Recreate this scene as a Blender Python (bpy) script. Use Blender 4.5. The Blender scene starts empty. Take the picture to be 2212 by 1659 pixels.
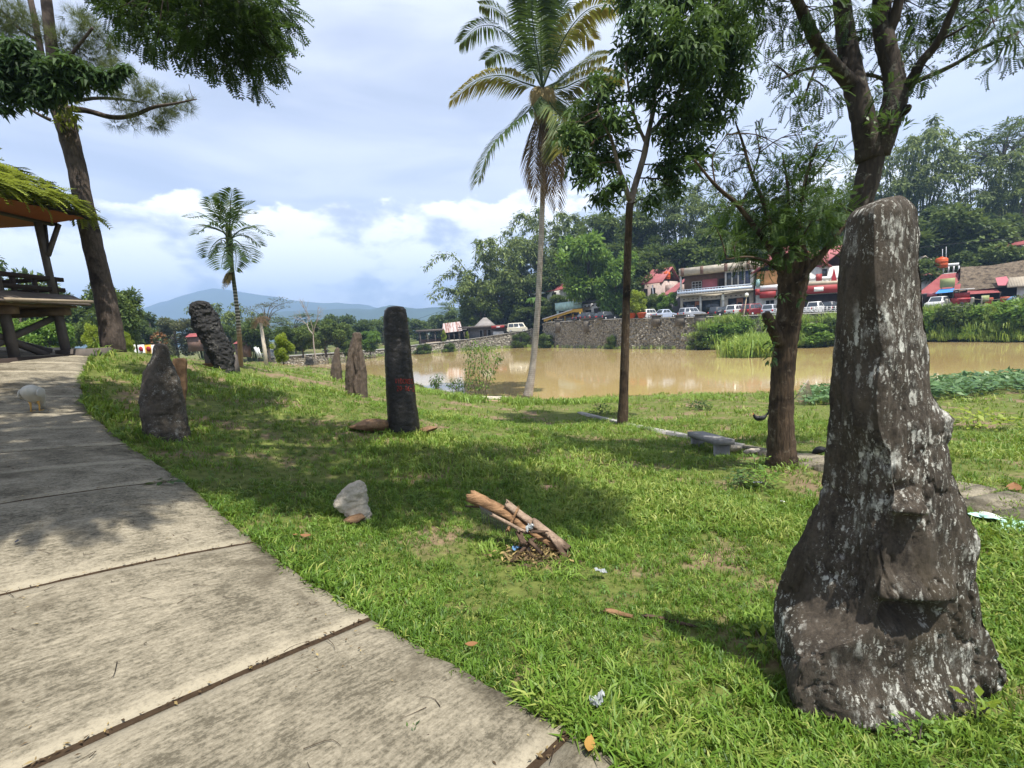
import bpy, math, random
import numpy as np
from mathutils import Vector, Matrix
from mathutils.bvhtree import BVHTree

random.seed(7); RNG = np.random.default_rng(7)
R = math.radians
SC = bpy.context.scene
COL = SC.collection

# ------------------------------------------------------------------ camera
EYE = 1.6
PITCH, ROLL, FPX = R(7.0), R(-3.2), 1000.0        # FPX: focal length in units of a 2212 px wide frame
CX, CY = 1106.0, 829.5
cam = bpy.data.cameras.new('camera')
cam.sensor_width = 36.0
cam.lens = 36.0 * FPX / 2212.0
cam.clip_start = 0.05; cam.clip_end = 20000
cam_o = bpy.data.objects.new('camera', cam); COL.objects.link(cam_o)
CAM_ROT = Matrix.Rotation(R(90) - PITCH, 3, 'X') @ Matrix.Rotation(ROLL, 3, 'Z')
cam_o.matrix_world = Matrix.Translation((0, 0, EYE)) @ CAM_ROT.to_4x4()
SC.camera = cam_o

# ------------------------------------------------------------------ sky
SUN_EL, SUN_AZ = R(68), R(136)          # azimuth from +Y (forward) towards +X (right)
w = bpy.data.worlds.new('World'); SC.world = w; w.use_nodes = True
wn, wl = w.node_tree.nodes, w.node_tree.links
wn.clear()
def wnode(t, **k):
    n = wn.new(t)
    for a, b in k.items(): setattr(n, a, b)
    return n
wo = wnode('ShaderNodeOutputWorld'); bg = wnode('ShaderNodeBackground')
sky = wnode('ShaderNodeTexSky', sky_type='NISHITA', sun_disc=False, sun_elevation=SUN_EL, sun_rotation=SUN_AZ)
sky.air_density = 1.0; sky.dust_density = 0.6
tc = wnode('ShaderNodeTexCoord'); sep = wnode('ShaderNodeSeparateXYZ')
wl.new(tc.outputs['Generated'], sep.inputs[0])
def wmath(op, a, b=None, c=None, clamp=False):
    n = wnode('ShaderNodeMath', operation=op, use_clamp=clamp)
    for i, x in enumerate((a, b, c)):
        if x is None: continue
        if isinstance(x, (int, float)): n.inputs[i].default_value = x
        else: wl.new(x, n.inputs[i])
    return n.outputs[0]
def wmap(v, a, b, c=0.0, d=1.0):
    n = wnode('ShaderNodeMapRange', interpolation_type='SMOOTHSTEP')
    wl.new(v, n.inputs[0])
    for i, x in enumerate((a, b, c, d)): n.inputs[i + 1].default_value = x
    return n.outputs[0]
def wnoise(scale, loc=(0, 0, 0), stretch=(1, 1, 1), detail=8, rough=.55, dist=0.0):
    m = wnode('ShaderNodeMapping'); m.inputs['Location'].default_value = loc; m.inputs['Scale'].default_value = stretch
    wl.new(tc.outputs['Generated'], m.inputs[0])
    n = wnode('ShaderNodeTexNoise'); wl.new(m.outputs[0], n.inputs['Vector'])
    n.inputs['Scale'].default_value = scale; n.inputs['Detail'].default_value = detail
    n.inputs['Roughness'].default_value = rough; n.inputs['Distortion'].default_value = dist
    return n.outputs['Fac']
def wmix(f, a, b):
    n = wnode('ShaderNodeMix', data_type='RGBA')
    for s, x in ((n.inputs[0], f), (n.inputs[6], a), (n.inputs[7], b)):
        if isinstance(x, (int, float)): s.default_value = x
        elif isinstance(x, tuple): s.default_value = x + (1,)
        else: wl.new(x, s)
    return n.outputs[2]
skyc = wnode('ShaderNodeVectorMath', operation='SCALE'); wl.new(sky.outputs[0], skyc.inputs[0]); skyc.inputs['Scale'].default_value = SKY_S if 'SKY_S' in globals() else 0.075
z = sep.outputs['Z']
veil = wmap(wnoise(2.0, (3, 1, 0), (1, 1, 5), 6, .5, .4), .28, .60, .55, .95)       # thin high overcast, streaked
c1 = wmix(veil, skyc.outputs[0], (.72, .75, .87))
base = wnoise(4.2, (1.7, .4, .2), (1, 1, 1.8), 10, .58, .12)
low = wmap(z, .07, .40, .30, -.27)                                                   # cumulus bank low over the horizon, all round
cum = wmap(wmath('ADD', base, low), .50, .56)
tone = wnoise(7.0, (.2, 5.3, 2.2), (1, 1, 2.0), 8, .55, .2)
cumc = wmix(wmap(tone, .37, .55), (.56, .585, .655), (1.30, 1.28, 1.26))
c2 = wmix(cum, c1, cumc)
hz = wmap(z, .0, .10, .6, .0)                                                       # murk under the cloud bank
c3 = wmix(hz, c2, (.52, .59, .72))
wl.new(c3, bg.inputs[0]); bg.inputs[1].default_value = 0.76
wl.new(bg.outputs[0], wo.inputs[0])

sun = bpy.data.lights.new('sun', 'SUN'); sun.energy = 5.0; sun.angle = R(.55); sun.color = (1, .955, .88)
SUNV = Vector((math.cos(SUN_EL) * math.sin(SUN_AZ), math.cos(SUN_EL) * math.cos(SUN_AZ), math.sin(SUN_EL)))
sun_o = bpy.data.objects.new('sun', sun); COL.objects.link(sun_o)
sun_o.rotation_euler = (-SUNV).to_track_quat('-Z', 'Y').to_euler(); sun_o.location = (0, 0, 60)
SC.view_settings.view_transform = 'Standard'; SC.view_settings.look = 'None'
SC.view_settings.exposure = 0.95; SC.view_settings.gamma = 1.0; SC.view_settings.use_curve_mapping = False
cy = SC.cycles
cy.use_denoising = True
cy.max_bounces = 6; cy.diffuse_bounces = 3; cy.glossy_bounces = 3; cy.transmission_bounces = 4; cy.transparent_max_bounces = 6
cy.volume_bounces = 0; cy.sample_clamp_indirect = 6.0
cy.caustics_reflective = False; cy.caustics_refractive = False

# ------------------------------------------------------------------ pixel <-> place
def ray(u, v):
    d = CAM_ROT @ Vector(((u - CX) / FPX, -(v - CY) / FPX, -1.0))
    return d
def at(u, v, Y):
    d = ray(u, v); t = Y / d.y
    return Vector((d.x * t, Y, EYE + d.z * t))
def atz(u, v, z):
    d = ray(u, v); t = (z - EYE) / d.z
    return Vector((d.x * t, d.y * t, z))
def px(Y):                      # metres spanned by one frame pixel at distance Y
    return Y / FPX

# ------------------------------------------------------------------ noise
_P = RNG.permutation(512)
_P = np.concatenate([_P, _P]); _G = RNG.random(1024)
def vnoise(p):
    p = np.asarray(p, float); i = np.floor(p).astype(int); f = p - i
    f = f * f * (3 - 2 * f); i &= 255
    def h(dx, dy, dz): return _G[_P[_P[(i[:, 0] + dx) & 511] + ((i[:, 1] + dy) & 255) & 1023] + ((i[:, 2] + dz) & 255) & 1023]
    x, y, zz = f[:, 0], f[:, 1], f[:, 2]
    a = h(0,0,0)*(1-x)+h(1,0,0)*x; b = h(0,1,0)*(1-x)+h(1,1,0)*x
    c = h(0,0,1)*(1-x)+h(1,0,1)*x; d = h(0,1,1)*(1-x)+h(1,1,1)*x
    return (a*(1-y)+b*y)*(1-zz) + (c*(1-y)+d*y)*zz
def fbm(p, o=4, s=1.0):
    p = np.asarray(p, float) * s; r = 0; a = 1.0; t = 0
    for k in range(o):
        r = r + a * vnoise(p + 17.3 * k); t += a; a *= .5; p = p * 2.03
    return r / t - .5
def fbm2(x, y, o=4, s=1.0):
    x = np.atleast_1d(np.asarray(x, float)); y = np.atleast_1d(np.asarray(y, float))
    return fbm(np.stack([x, y, np.full_like(x, 3.3)], 1), o, s)

# ------------------------------------------------------------------ mesh helpers
def mk(name, V, Q=None, T=None, mat=None, parent=None, smooth=False, tint=None, poly=None):
    V = np.asarray(V, np.float32).reshape(-1, 3)
    me = bpy.data.meshes.new(name)
    if poly is not None:
        me.from_pydata([tuple(map(float, p)) for p in V], [], poly)
    else:
        loops, starts, tot = [], [], 0
        for arr, k in ((Q, 4), (T, 3)):
            if arr is None or len(arr) == 0: continue
            arr = np.asarray(arr, np.int32).reshape(-1, k)
            loops.append(arr.ravel()); starts.append(tot + np.arange(len(arr)) * k); tot += arr.size
        loops = np.concatenate(loops); starts = np.concatenate(starts)
        me.vertices.add(len(V)); me.vertices.foreach_set('co', V.ravel())
        me.loops.add(len(loops)); me.loops.foreach_set('vertex_index', loops.astype(np.int32))
        me.polygons.add(len(starts)); me.polygons.foreach_set('loop_start', starts.astype(np.int32))
        me.update(calc_edges=True)
    if tint is not None:
        a = me.attributes.new('tint', 'FLOAT', 'POINT'); a.data.foreach_set('value', np.asarray(tint, np.float32))
    if smooth: me.polygons.foreach_set('use_smooth', np.ones(len(me.polygons), bool))
    if mat is not None: me.materials.append(mat)
    me.validate(); me.update()
    o = bpy.data.objects.new(name, me); COL.objects.link(o)
    if parent is not None: o.parent = parent
    return o
def tag(o, label=None, cat=None, group=None, kind=None):
    if label: o['label'] = label
    if cat: o['category'] = cat
    if group: o['group'] = group
    if kind: o['kind'] = kind
    return o
def thing(name, loc, label, cat, group=None, rz=0.0):
    o = bpy.data.objects.new(name, None); COL.objects.link(o)
    o.empty_display_size = .1; o.location = loc; o.rotation_euler = (0, 0, rz)
    return tag(o, label, cat, group)
def structure(o): o['kind'] = 'structure'; return o
class G:
    """collects geometry"""
    def __init__(s): s.V = []; s.Q = []; s.T = []; s.n = 0; s.t = []
    def add(s, V, Q=None, T=None, tint=None):
        V = np.asarray(V, float).reshape(-1, 3)
        if Q is not None and len(Q): s.Q.append(np.asarray(Q).reshape(-1, 4) + s.n)
        if T is not None and len(T): s.T.append(np.asarray(T).reshape(-1, 3) + s.n)
        s.V.append(V); s.n += len(V)
        s.t.append(np.broadcast_to(np.asarray(.5 if tint is None else tint, float), (len(V),)))
        return s
    def box(s, x0, x1, y0, y1, z0, z1, M=None, taper=0):
        t = taper
        V = np.array([(x0,y0,z0),(x1,y0,z0),(x1,y1,z0),(x0,y1,z0),(x0+t,y0+t,z1),(x1-t,y0+t,z1),(x1-t,y1-t,z1),(x0+t,y1-t,z1)], float)
        if M is not None: V = np.array([tuple(M @ Vector(p)) for p in V])
        return s.add(V, [(0,3,2,1),(4,5,6,7),(0,1,5,4),(1,2,6,5),(2,3,7,6),(3,0,4,7)])
    def bar(s, a, b, wx, wy=None):
        a, b = Vector(a), Vector(b); wy = wy or wx
        d = (b - a); L = d.length
        M = Matrix.Translation(a) @ d.to_track_quat('Z', 'X').to_matrix().to_4x4()
        return s.box(-wx/2, wx/2, -wy/2, wy/2, 0, L, M)
    def tube(s, P, rad, n=8, cap=True, tint=None, wob=0.0):
        P = np.asarray(P, float); m = len(P); rad = np.broadcast_to(np.asarray(rad, float), (m,))
        d = np.gradient(P, axis=0); d /= np.linalg.norm(d, axis=1)[:, None] + 1e-9
        up = np.array([1., 0, 0]) if abs(d[0, 0]) < .8 else np.array([0, 1., 0])
        a = up - d * (d @ up)[:, None]; a /= np.linalg.norm(a, axis=1)[:, None]; b = np.cross(d, a)
        th = np.linspace(0, 2*np.pi, n, endpoint=False)
        rr = rad[:, None] * np.ones(n)
        if wob: rr = rr * (1 + wob * (RNG.random((m, n)) - .5))
        V = P[:, None] + rr[..., None] * (np.cos(th)[None, :, None] * a[:, None] + np.sin(th)[None, :, None] * b[:, None])
        V = V.reshape(-1, 3)
        i = np.arange(m - 1)[:, None] * n; j = np.arange(n)[None]; k = (j + 1) % n
        Q = np.stack([i + j, i + k, i + n + k, i + n + j], -1).reshape(-1, 4)
        T = []
        if cap:
            V = np.concatenate([V, P[:1], P[-1:]]); c0, c1 = m*n, m*n+1
            T = [(c0, (q+1) % n, q) for q in range(n)] + [(c1, (m-1)*n+q, (m-1)*n+(q+1) % n) for q in range(n)]
        return s.add(V, Q, T, tint)
    def build(s, name, mat, parent=None, smooth=False, tint=False):
        V = np.concatenate(s.V); Q = np.concatenate(s.Q) if s.Q else None; T = np.concatenate(s.T) if s.T else None
        return mk(name, V, Q, T, mat, parent, smooth, np.concatenate(s.t) if tint else None)
def spline(P, n):
    """Catmull-Rom through points"""
    P = np.asarray(P, float); m = len(P)
    if m == 2: return P[0] + (P[1] - P[0]) * np.linspace(0, 1, n)[:, None]
    E = np.vstack([2*P[0]-P[1], P, 2*P[-1]-P[-2]])
    t = np.linspace(0, m - 1 - 1e-6, n); i = t.astype(int); f = (t - i)[:, None]
    a, b, c, d = E[i], E[i+1], E[i+2], E[i+3]
    return .5*((2*b)+(c-a)*f+(2*a-5*b+4*c-d)*f*f+(3*b-a-3*c+d)*f**3)
def frames(D, U):
    D = D / (np.linalg.norm(D, axis=1)[:, None] + 1e-9)
    Z = U - D * np.sum(D*U, 1)[:, None]; Z /= np.linalg.norm(Z, axis=1)[:, None] + 1e-9
    return np.stack([D, np.cross(Z, D), Z], 2)       # columns x,y,z
def scatter(tpl, pos, D, U, S, tint, g=None):
    """tpl=(V,Q,T[,t]); instances joined into one geometry"""
    tv = tpl[0]; n = len(pos); k = len(tv)
    M = frames(D, U); S = np.broadcast_to(np.asarray(S, float), (n,))
    V = pos[:, None] + S[:, None, None] * np.einsum('nij,kj->nki', M, tv)
    off = (np.arange(n) * k)[:, None, None]
    Q = (np.asarray(tpl[1])[None] + off).reshape(-1, 4) if len(tpl[1]) else None
    T = (np.asarray(tpl[2])[None] + off).reshape(-1, 3) if len(tpl[2]) else None
    g = g or G()
    tt = np.repeat(np.broadcast_to(tint, (n,)), k)
    if len(tpl) > 3: tt = tt + np.tile(tpl[3], n)
    g.add(V.reshape(-1, 3), Q, T, tt)
    return g
def rdir(n):
    v = RNG.normal(size=(n, 3)); return v / np.linalg.norm(v, axis=1)[:, None]

# ------------------------------------------------------------------ leaf templates (length 1 along +x)
def kite(L=1., Wd=.36, fold=.06, x0=0., ang=0., droop=0.):
    V = np.array([(0,0,0),(.45*L,Wd/2,fold),(L,0,-droop),(.45*L,-Wd/2,fold)], float)
    c, s = math.cos(ang), math.sin(ang)
    V = V @ np.array([(c,s,0),(-s,c,0),(0,0,1)]); V[:, 0] += x0
    return V
def join(vs):
    V = np.concatenate(vs); Q = np.arange(len(vs)*4).reshape(-1, 4); return V, Q, np.zeros((0,3), int)
T_LEAF = join([kite()])
T_BROAD = join([kite(1, .55, .08)])
def t_pinnate(n=6, ll=.30, lw=.13, droop=.25):
    vs = []
    for i in range(n):
        x = .18 + .8*i/(n-1)
        for sgn in (-1, 1):
            v = kite(ll, lw, .01, 0, sgn*R(62)); v[:, 0] += x; v[:, 2] -= droop*x*x; v[:, 2] -= np.abs(v[:, 1])*.25
            vs.append(v)
    v = kite(ll, lw, .01); v[:, 0] += .98; v[:, 2] -= droop; vs.append(v)
    return join(vs)
T_PIN = t_pinnate(5, .34, .17)
T_PINF = t_pinnate(8, .24, .10)
def t_whorl(n=6, L=.8, wd=.26, droop=.35):
    vs = []
    for i in range(n):
        a = 2*math.pi*i/n + .3; v = kite(L, wd, .04, .08, 0, droop)
        c, s = math.cos(a), math.sin(a)
        v = v @ np.array([(c,s,0),(-s,c,0),(0,0,1)]); v[:, 2] -= .25*np.hypot(v[:, 0], v[:, 1])**2
        vs.append(v)
    return join(vs)
T_WHORL = t_whorl()
def t_needles(n=16, L=1.0):
    vs = []
    for i in range(n):
        a = 2*math.pi*i/n*2.4; e = .35 + .6*(i/n)
        d = np.array([math.cos(e), math.sin(e)*math.cos(a), math.sin(e)*math.sin(a)])
        s = np.cross(d, [.3, .2, 1]); s /= np.linalg.norm(s); b = np.array([.12*i/n, 0, 0])
        vs.append(np.array([b - s*.012, b + s*.012, b + d*L + s*.006, b + d*L - s*.006]))
    return join(vs)
T_NEED = t_needles()
def t_frond(n=11, ll=.36, lw=.10, arch=.35):
    """fern-like"""
    vs = []
    for i in range(n):
        x = .08 + .92*i/(n-1); l = ll*math.sin(math.pi*min(1, .18+.82*(1-i/n)))**.7
        for sgn in (-1, 1):
            v = kite(l, lw, .0, 0, sgn*R(65)); v[:, 0] += x; v[:, 2] += .35*x - (.35+arch)*x*x - np.abs(v[:, 1])*.15; vs.append(v)
    return join(vs)
T_FERN = t_frond()
def t_blades(n=5, wd=.085, seed=1, spread=.55):
    rg = np.random.default_rng(seed); V=[]; Q=[]; T=[]
    for i in range(n):
        a = rg.random()*6.28; l = .55+.45*rg.random(); lean = spread*(.25+rg.random())
        b = np.array([rg.normal()*.16, rg.normal()*.16, -.08]); d = np.array([math.cos(a), math.sin(a), 0]); s = np.array([-d[1], d[0], 0])*wd/2*(.7+.6*rg.random())
        m = b + d*lean*.35*l + np.array([0,0,.62*l]); t = b + d*lean*l + np.array([0,0,(.95-.35*lean)*l])
        k = len(V); V += [b-s*.7, b+s*.7, m+s, m-s, t]; Q.append((k,k+1,k+2,k+3)); T.append((k+3,k+2,k+4))
    V = np.array(V)[:, [2,1,0]]; V[:, 1] *= -1     # template grows along +x (D = up)
    return V, np.array(Q), np.array(T)
# ------------------------------------------------------------------ materials
class M:
    def __init__(s, name, rough=.8, spec=.3):
        s.m = bpy.data.materials.new(name); s.m.use_nodes = True; s.nt = s.m.node_tree
        s.b = s.nt.nodes['Principled BSDF']; s.out = s.nt.nodes['Material Output']
        s.b.inputs['Roughness'].default_value = rough; s.b.inputs['Specular IOR Level'].default_value = spec
    def n(s, t, **k):
        x = s.nt.nodes.new(t)
        for a, b in k.items(): setattr(x, a, b)
        return x
    def l(s, a, b): s.nt.links.new(a, b)
    def put(s, sock, v):
        if isinstance(v, (int, float)): sock.default_value = v
        elif isinstance(v, tuple): sock.default_value = v if len(v) != 3 or sock.type != 'RGBA' else v + (1,)
        else: s.l(v, sock)
    def co(s, kind='Object', scale=(1,1,1), loc=(0,0,0), rot=(0,0,0)):
        t = s.n('ShaderNodeTexCoord'); m = s.n('ShaderNodeMapping')
        m.inputs['Scale'].default_value = scale; m.inputs['Location'].default_value = loc; m.inputs['Rotation'].default_value = rot
        s.l(t.outputs[kind], m.inputs[0]); return m.outputs[0]
    def noise(s, co, scale, detail=4, rough=.55, dist=0):
        x = s.n('ShaderNodeTexNoise'); s.l(co, x.inputs['Vector'])
        for k, v in (('Scale', scale), ('Detail', detail), ('Roughness', rough), ('Distortion', dist)): x.inputs[k].default_value = v
        return x.outputs['Fac']
    def voro(s, co, scale, feature='F1', out='Distance', rnd=1):
        x = s.n('ShaderNodeTexVoronoi', feature=feature); s.l(co, x.inputs['Vector']); x.inputs['Scale'].default_value = scale; x.inputs['Randomness'].default_value = rnd
        return x.outputs[out]
    def ramp(s, f, *st):
        x = s.n('ShaderNodeValToRGB'); e = x.color_ramp.elements
        while len(e) < len(st): e.new(.5)
        for q, (p, c) in zip(e, st): q.position = p; q.color = (c if isinstance(c, tuple) else (c, c, c)) + (1,)
        s.put(x.inputs[0], f); return x.outputs[0]
    def mix(s, f, a, b, mode='MIX'):
        x = s.n('ShaderNodeMix', data_type='RGBA', blend_type=mode)
        s.put(x.inputs[0], f); s.put(x.inputs[6], a); s.put(x.inputs[7], b); return x.outputs[2]
    def math(s, op, a, b=0.0, clamp=False):
        x = s.n('ShaderNodeMath', operation=op, use_clamp=clamp); s.put(x.inputs[0], a); s.put(x.inputs[1], b); return x.outputs[0]
    def step(s, v, a, b, c=0., d=1.):
        x = s.n('ShaderNodeMapRange', interpolation_type='SMOOTHSTEP'); s.put(x.inputs[0], v)
        for i, q in enumerate((a, b, c, d)): x.inputs[i+1].default_value = q
        return x.outputs[0]
    def attr(s, name='tint'):
        x = s.n('ShaderNodeAttribute', attribute_name=name); return x.outputs['Fac']
    def rnd(s):
        x = s.n('ShaderNodeObjectInfo'); return x.outputs['Random']
    def color(s, c): s.put(s.b.inputs['Base Color'], c); return s
    def bump(s, h, strength=.5, dist=.02):
        x = s.n('ShaderNodeBump'); x.inputs['Strength'].default_value = strength; x.inputs['Distance'].default_value = dist
        s.put(x.inputs['Height'], h); s.l(x.outputs[0], s.b.inputs['Normal']); return s
    def translucent(s, c, f):
        t = s.n('ShaderNodeBsdfTranslucent'); s.put(t.inputs[0], c); mx = s.n('ShaderNodeMixShader'); mx.inputs[0].default_value = f
        s.l(s.b.outputs[0], mx.inputs[1]); s.l(t.outputs[0], mx.inputs[2]); s.l(mx.outputs[0], s.out.inputs[0]); return s

def leaf_mat(name, dark, mid, light, rough=.5, spec=.35, tr=.3, trc=None, hue=.12):
    m = M(name, rough, spec); t = m.attr()
    r = m.math('ADD', t, m.math('MULTIPLY', m.math('SUBTRACT', m.rnd(), .5), hue*2))
    c = m.ramp(r, (.1, dark), (.5, mid), (1., light)); m.color(c)
    m.translucent(m.mix(.6, c, trc or tuple(min(1, q*1.6) for q in light)), tr)
    return m.m
def plain(name, c, rough=.7, spec=.3, var=.0, scale=3., bump=0., metal=0.):
    m = M(name, rough, spec); m.b.inputs['Metallic'].default_value = metal
    if var:
        co = m.co(); n = m.noise(co, scale, 5, .6)
        m.color(m.ramp(n, (.25, tuple(q*(1-var) for q in c)), (.75, tuple(min(1, q*(1+var*.6)) for q in c))))
        if bump: m.bump(n, bump, .02)
    else: m.color(c)
    return m.m
MT = {}
# foliage
MT['grass'] = leaf_mat('grass_blades', (.046,.100,.012), (.125,.228,.025), (.31,.355,.085), .5, .3, .30, (.32,.40,.04), 0)
MT['tall_grass'] = leaf_mat('tall_grass', (.09,.15,.02), (.16,.26,.035), (.30,.38,.08), .5, .3, .3, hue=.1)
MT['leaf_dark'] = leaf_mat('leaf_dark', (.016,.036,.009), (.036,.076,.016), (.085,.140,.028), .6, .2, .26)
MT['leaf_mid'] = leaf_mat('leaf_mid', (.028,.060,.016), (.052,.105,.024), (.105,.165,.036), .5, .35, .25)
MT['leaf_far'] = leaf_mat('leaf_far', (.028,.052,.012), (.068,.112,.022), (.150,.198,.044), .6, .25, .22, hue=.22)
MT['leaf_bright'] = leaf_mat('leaf_bright', (.055,.115,.018), (.105,.20,.030), (.20,.30,.05), .5, .3, .3, hue=.15)
MT['bamboo'] = leaf_mat('bamboo_leaf', (.046,.072,.016), (.102,.145,.032), (.19,.235,.062), .6, .25, .28, hue=.18)
MT['lime'] = leaf_mat('lime_leaf', (.10,.15,.015), (.19,.26,.025), (.32,.38,.05), .5, .3, .35, hue=.1)
MT['olive'] = leaf_mat('olive_leaf', (.045,.055,.022), (.085,.095,.038), (.14,.145,.06), .6, .25, .2)
MT['fern'] = leaf_mat('fern', (.07,.095,.012), (.145,.185,.022), (.26,.30,.045), .6, .25, .3)
MT['frond'] = leaf_mat('coconut_leaflet', (.022,.045,.012), (.060,.105,.022), (.40,.30,.05), .5, .25, .28, (.13,.20,.03), hue=.0)
MT['dead'] = leaf_mat('dead_frond', (.045,.030,.018), (.10,.065,.035), (.42,.32,.13), .7, .2, .2, hue=0)
MT['needle'] = leaf_mat('pine_needles', (.040,.062,.018), (.085,.115,.032), (.15,.18,.06), .55, .3, .2)
MT['potato'] = leaf_mat('vine_leaf', (.030,.070,.020), (.060,.130,.035), (.13,.22,.075), .4, .4, .2)
def bark(name, a, b, sc=1., streak=(3,3,.6), bump=.6, lichen=None):
    m = M(name, .9, .15); co = m.co('Object', tuple(sc*q for q in streak)); n = m.noise(co, 4, 7, .65, .6); n2 = m.noise(m.co('Object'), 2.2*sc, 4)
    c = m.ramp(n, (.3, a), (.7, b)); c = m.mix(m.step(n2, .45, .7), c, tuple(q*.55 for q in a))
    if lichen: c = m.mix(m.step(m.noise(m.co('Object'), 7*sc, 6, .7), .56, .68), c, lichen)
    m.color(c); m.bump(n, bump, .03); return m.m
MT['bark'] = bark('bark', (.026,.021,.017), (.075,.059,.046), 1, lichen=(.16,.15,.12))
MT['bark_red'] = bark('bark_reddish', (.030,.022,.016), (.125,.084,.052), 1, (7,7,1.0), 1.0, (.15,.12,.085))
MT['bark_pale'] = bark('bark_pale', (.16,.125,.10), (.30,.235,.19), 1)
MT['bark_pine'] = bark('bark_pine', (.050,.040,.034), (.135,.105,.085), 1.2, (3,3,1.2), 1.0)
MT['bark_far'] = bark('bark_far', (.07,.055,.045), (.15,.125,.10), .4)
MT['bone'] = plain('bare_wood', (.34,.29,.25), .9, .1, .3, 2)
def palm_trunk(name, a, b, rings):
    m = M(name, .85, .2); co = m.co('Object'); wv = m.n('ShaderNodeTexWave', wave_type='BANDS', bands_direction='Z', wave_profile='SAW'); m.l(co, wv.inputs['Vector'])
    wv.inputs['Scale'].default_value = rings; wv.inputs['Distortion'].default_value = 1.5; wv.inputs['Detail'].default_value = 2
    n = m.noise(co, 3, 5, .65); c = m.ramp(n, (.3, a), (.7, b)); c = m.mix(m.step(wv.outputs['Fac'], .75, .95, 0, .55), c, tuple(q*.4 for q in a))
    m.color(c); m.bump(wv.outputs['Fac'], .3, .03); return m.m
MT['coco_trunk'] = palm_trunk('coconut_trunk', (.24,.20,.165), (.46,.405,.34), 2.2)
def areca_mat():
    m = M('areca_trunk', .7, .3); co = m.co('Object'); sp = m.n('ShaderNodeSeparateXYZ'); m.l(co, sp.inputs[0])
    wv = m.n('ShaderNodeTexWave', wave_type='BANDS', bands_direction='Z', wave_profile='SIN'); m.l(co, wv.inputs['Vector']); wv.inputs['Scale'].default_value = 2.6; wv.inputs['Distortion'].default_value = .5
    lo = m.mix(m.noise(co, 2, 4), (.20,.115,.05), (.36,.24,.12)); mid = m.ramp(wv.outputs['Fac'], (.35, (.055,.055,.035)), (.75, (.40,.37,.30)))
    c = m.mix(m.step(sp.outputs['Z'], .9, 1.8), lo, mid); c = m.mix(m.step(sp.outputs['Z'], 2.4, 3.4), c, (.045,.060,.028)); m.color(c); return m.m
MT['areca_trunk'] = areca_mat()

# stone
def stone_mat(name, dark, brown, lichen, amt=.5, streak=(1,1,.35), scale=1., gloss=.75, moss=None, spots=1.):
    m = M(name, gloss, .3); co = m.co('Object', streak); ci = m.co('Object')
    n = m.noise(co, 7*scale, 10, .78, .5); n2 = m.noise(ci, 2.3*scale, 6, .65, .3); fine = m.noise(ci, 60*scale, 6, .8)
    c = m.ramp(m.math('ADD', m.math('MULTIPLY', n, .65), m.math('MULTIPLY', fine, .35)), (.36, dark), (.50, tuple((a+b)/2 for a, b in zip(dark, brown))), (.64, brown))
    if moss: c = m.mix(m.step(m.noise(co, 2.6*scale, 5, .65), .48, .64, 0, .75), c, moss)
    wob = m.n('ShaderNodeVectorMath', operation='ADD'); nn = m.n('ShaderNodeTexNoise'); m.l(ci, nn.inputs['Vector']); nn.inputs['Scale'].default_value = 26*scale; nn.inputs['Detail'].default_value = 6; nn.inputs['Roughness'].default_value = .7
    sc = m.n('ShaderNodeVectorMath', operation='SCALE'); m.l(nn.outputs['Color'], sc.inputs[0]); sc.inputs['Scale'].default_value = .055/scale
    m.l(co, wob.inputs[0]); m.l(sc.outputs[0], wob.inputs[1])
    def spots_(vs, k, soft):
        v = m.voro(wob.outputs[0], vs); r = m.voro(wob.outputs[0], vs, out='Color'); lim = m.math('MULTIPLY', m.math('SUBTRACT', r, 1-amt*k), .9)
        return m.step(m.math('SUBTRACT', lim, v), -soft, soft)
    msk = m.math('MAXIMUM', m.math('MAXIMUM', spots_(13*scale, .75, .05), spots_(36*scale, 1.0, .10)), spots_(85*scale, 1.1, .16))
    msk = m.math('MULTIPLY', msk, m.step(n2, .40, .60))
    pat = m.math('MULTIPLY', m.step(m.noise(co, 12*scale, 9, .8), .50, .62), m.step(n2, .50, .62))
    msk = m.math('MAXIMUM', msk, m.math('MULTIPLY', pat, min(1, amt*1.7)), True)
    msk = m.math('MULTIPLY', msk, m.step(fine, .24, .44))
    lc = m.mix(m.step(fine, .3, .7), tuple(q*.55 for q in lichen), lichen)
    m.color(m.mix(m.math('MULTIPLY', msk, .95), c, lc))
    h = m.math('ADD', m.math('ADD', m.math('MULTIPLY', n, .7), m.math('MULTIPLY', fine, .35)), m.math('MULTIPLY', msk, .06)); m.bump(h, .9, .022)
    return m.m
MT['menhir'] = stone_mat('lichen_stone', (.008,.0065,.005), (.105,.084,.062), (.74,.73,.64), .58, (1,1,.30), 1.0, .92, (.045,.035,.021))
MT['black_stone'] = stone_mat('black_stone', (.007,.007,.007), (.030,.027,.024), (.17,.155,.14), .2, (1,1,1.4), 1.1, .42)
MT['pitted_stone'] = stone_mat('pitted_stone', (.008,.008,.008), (.034,.033,.032), (.36,.34,.29), .36, (1,1,1), 1.4, .85)
MT['grey_stone'] = stone_mat('grey_stone', (.020,.016,.012), (.105,.085,.062), (.33,.32,.29), .55, (1,1,.8), 1.1, .85)
MT['brown_stone'] = stone_mat('brown_stone', (.030,.023,.018), (.150,.110,.080), (.35,.30,.24), .18, (1.6,1.6,.4), .8, .85)
MT['pale_rock'] = stone_mat('pale_rock', (.30,.26,.20), (.52,.46,.37), (.66,.62,.52), .3, (1,1,1), 2.2, .9)
MT['rust_rock'] = stone_mat('rust_rock', (.10,.055,.028), (.26,.16,.085), (.36,.28,.18), .25, (1,1,1), 1.6, .9)
MT['red_paint'] = plain('red_paint', (.26,.035,.025), .8, .2, .5, 40)
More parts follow.
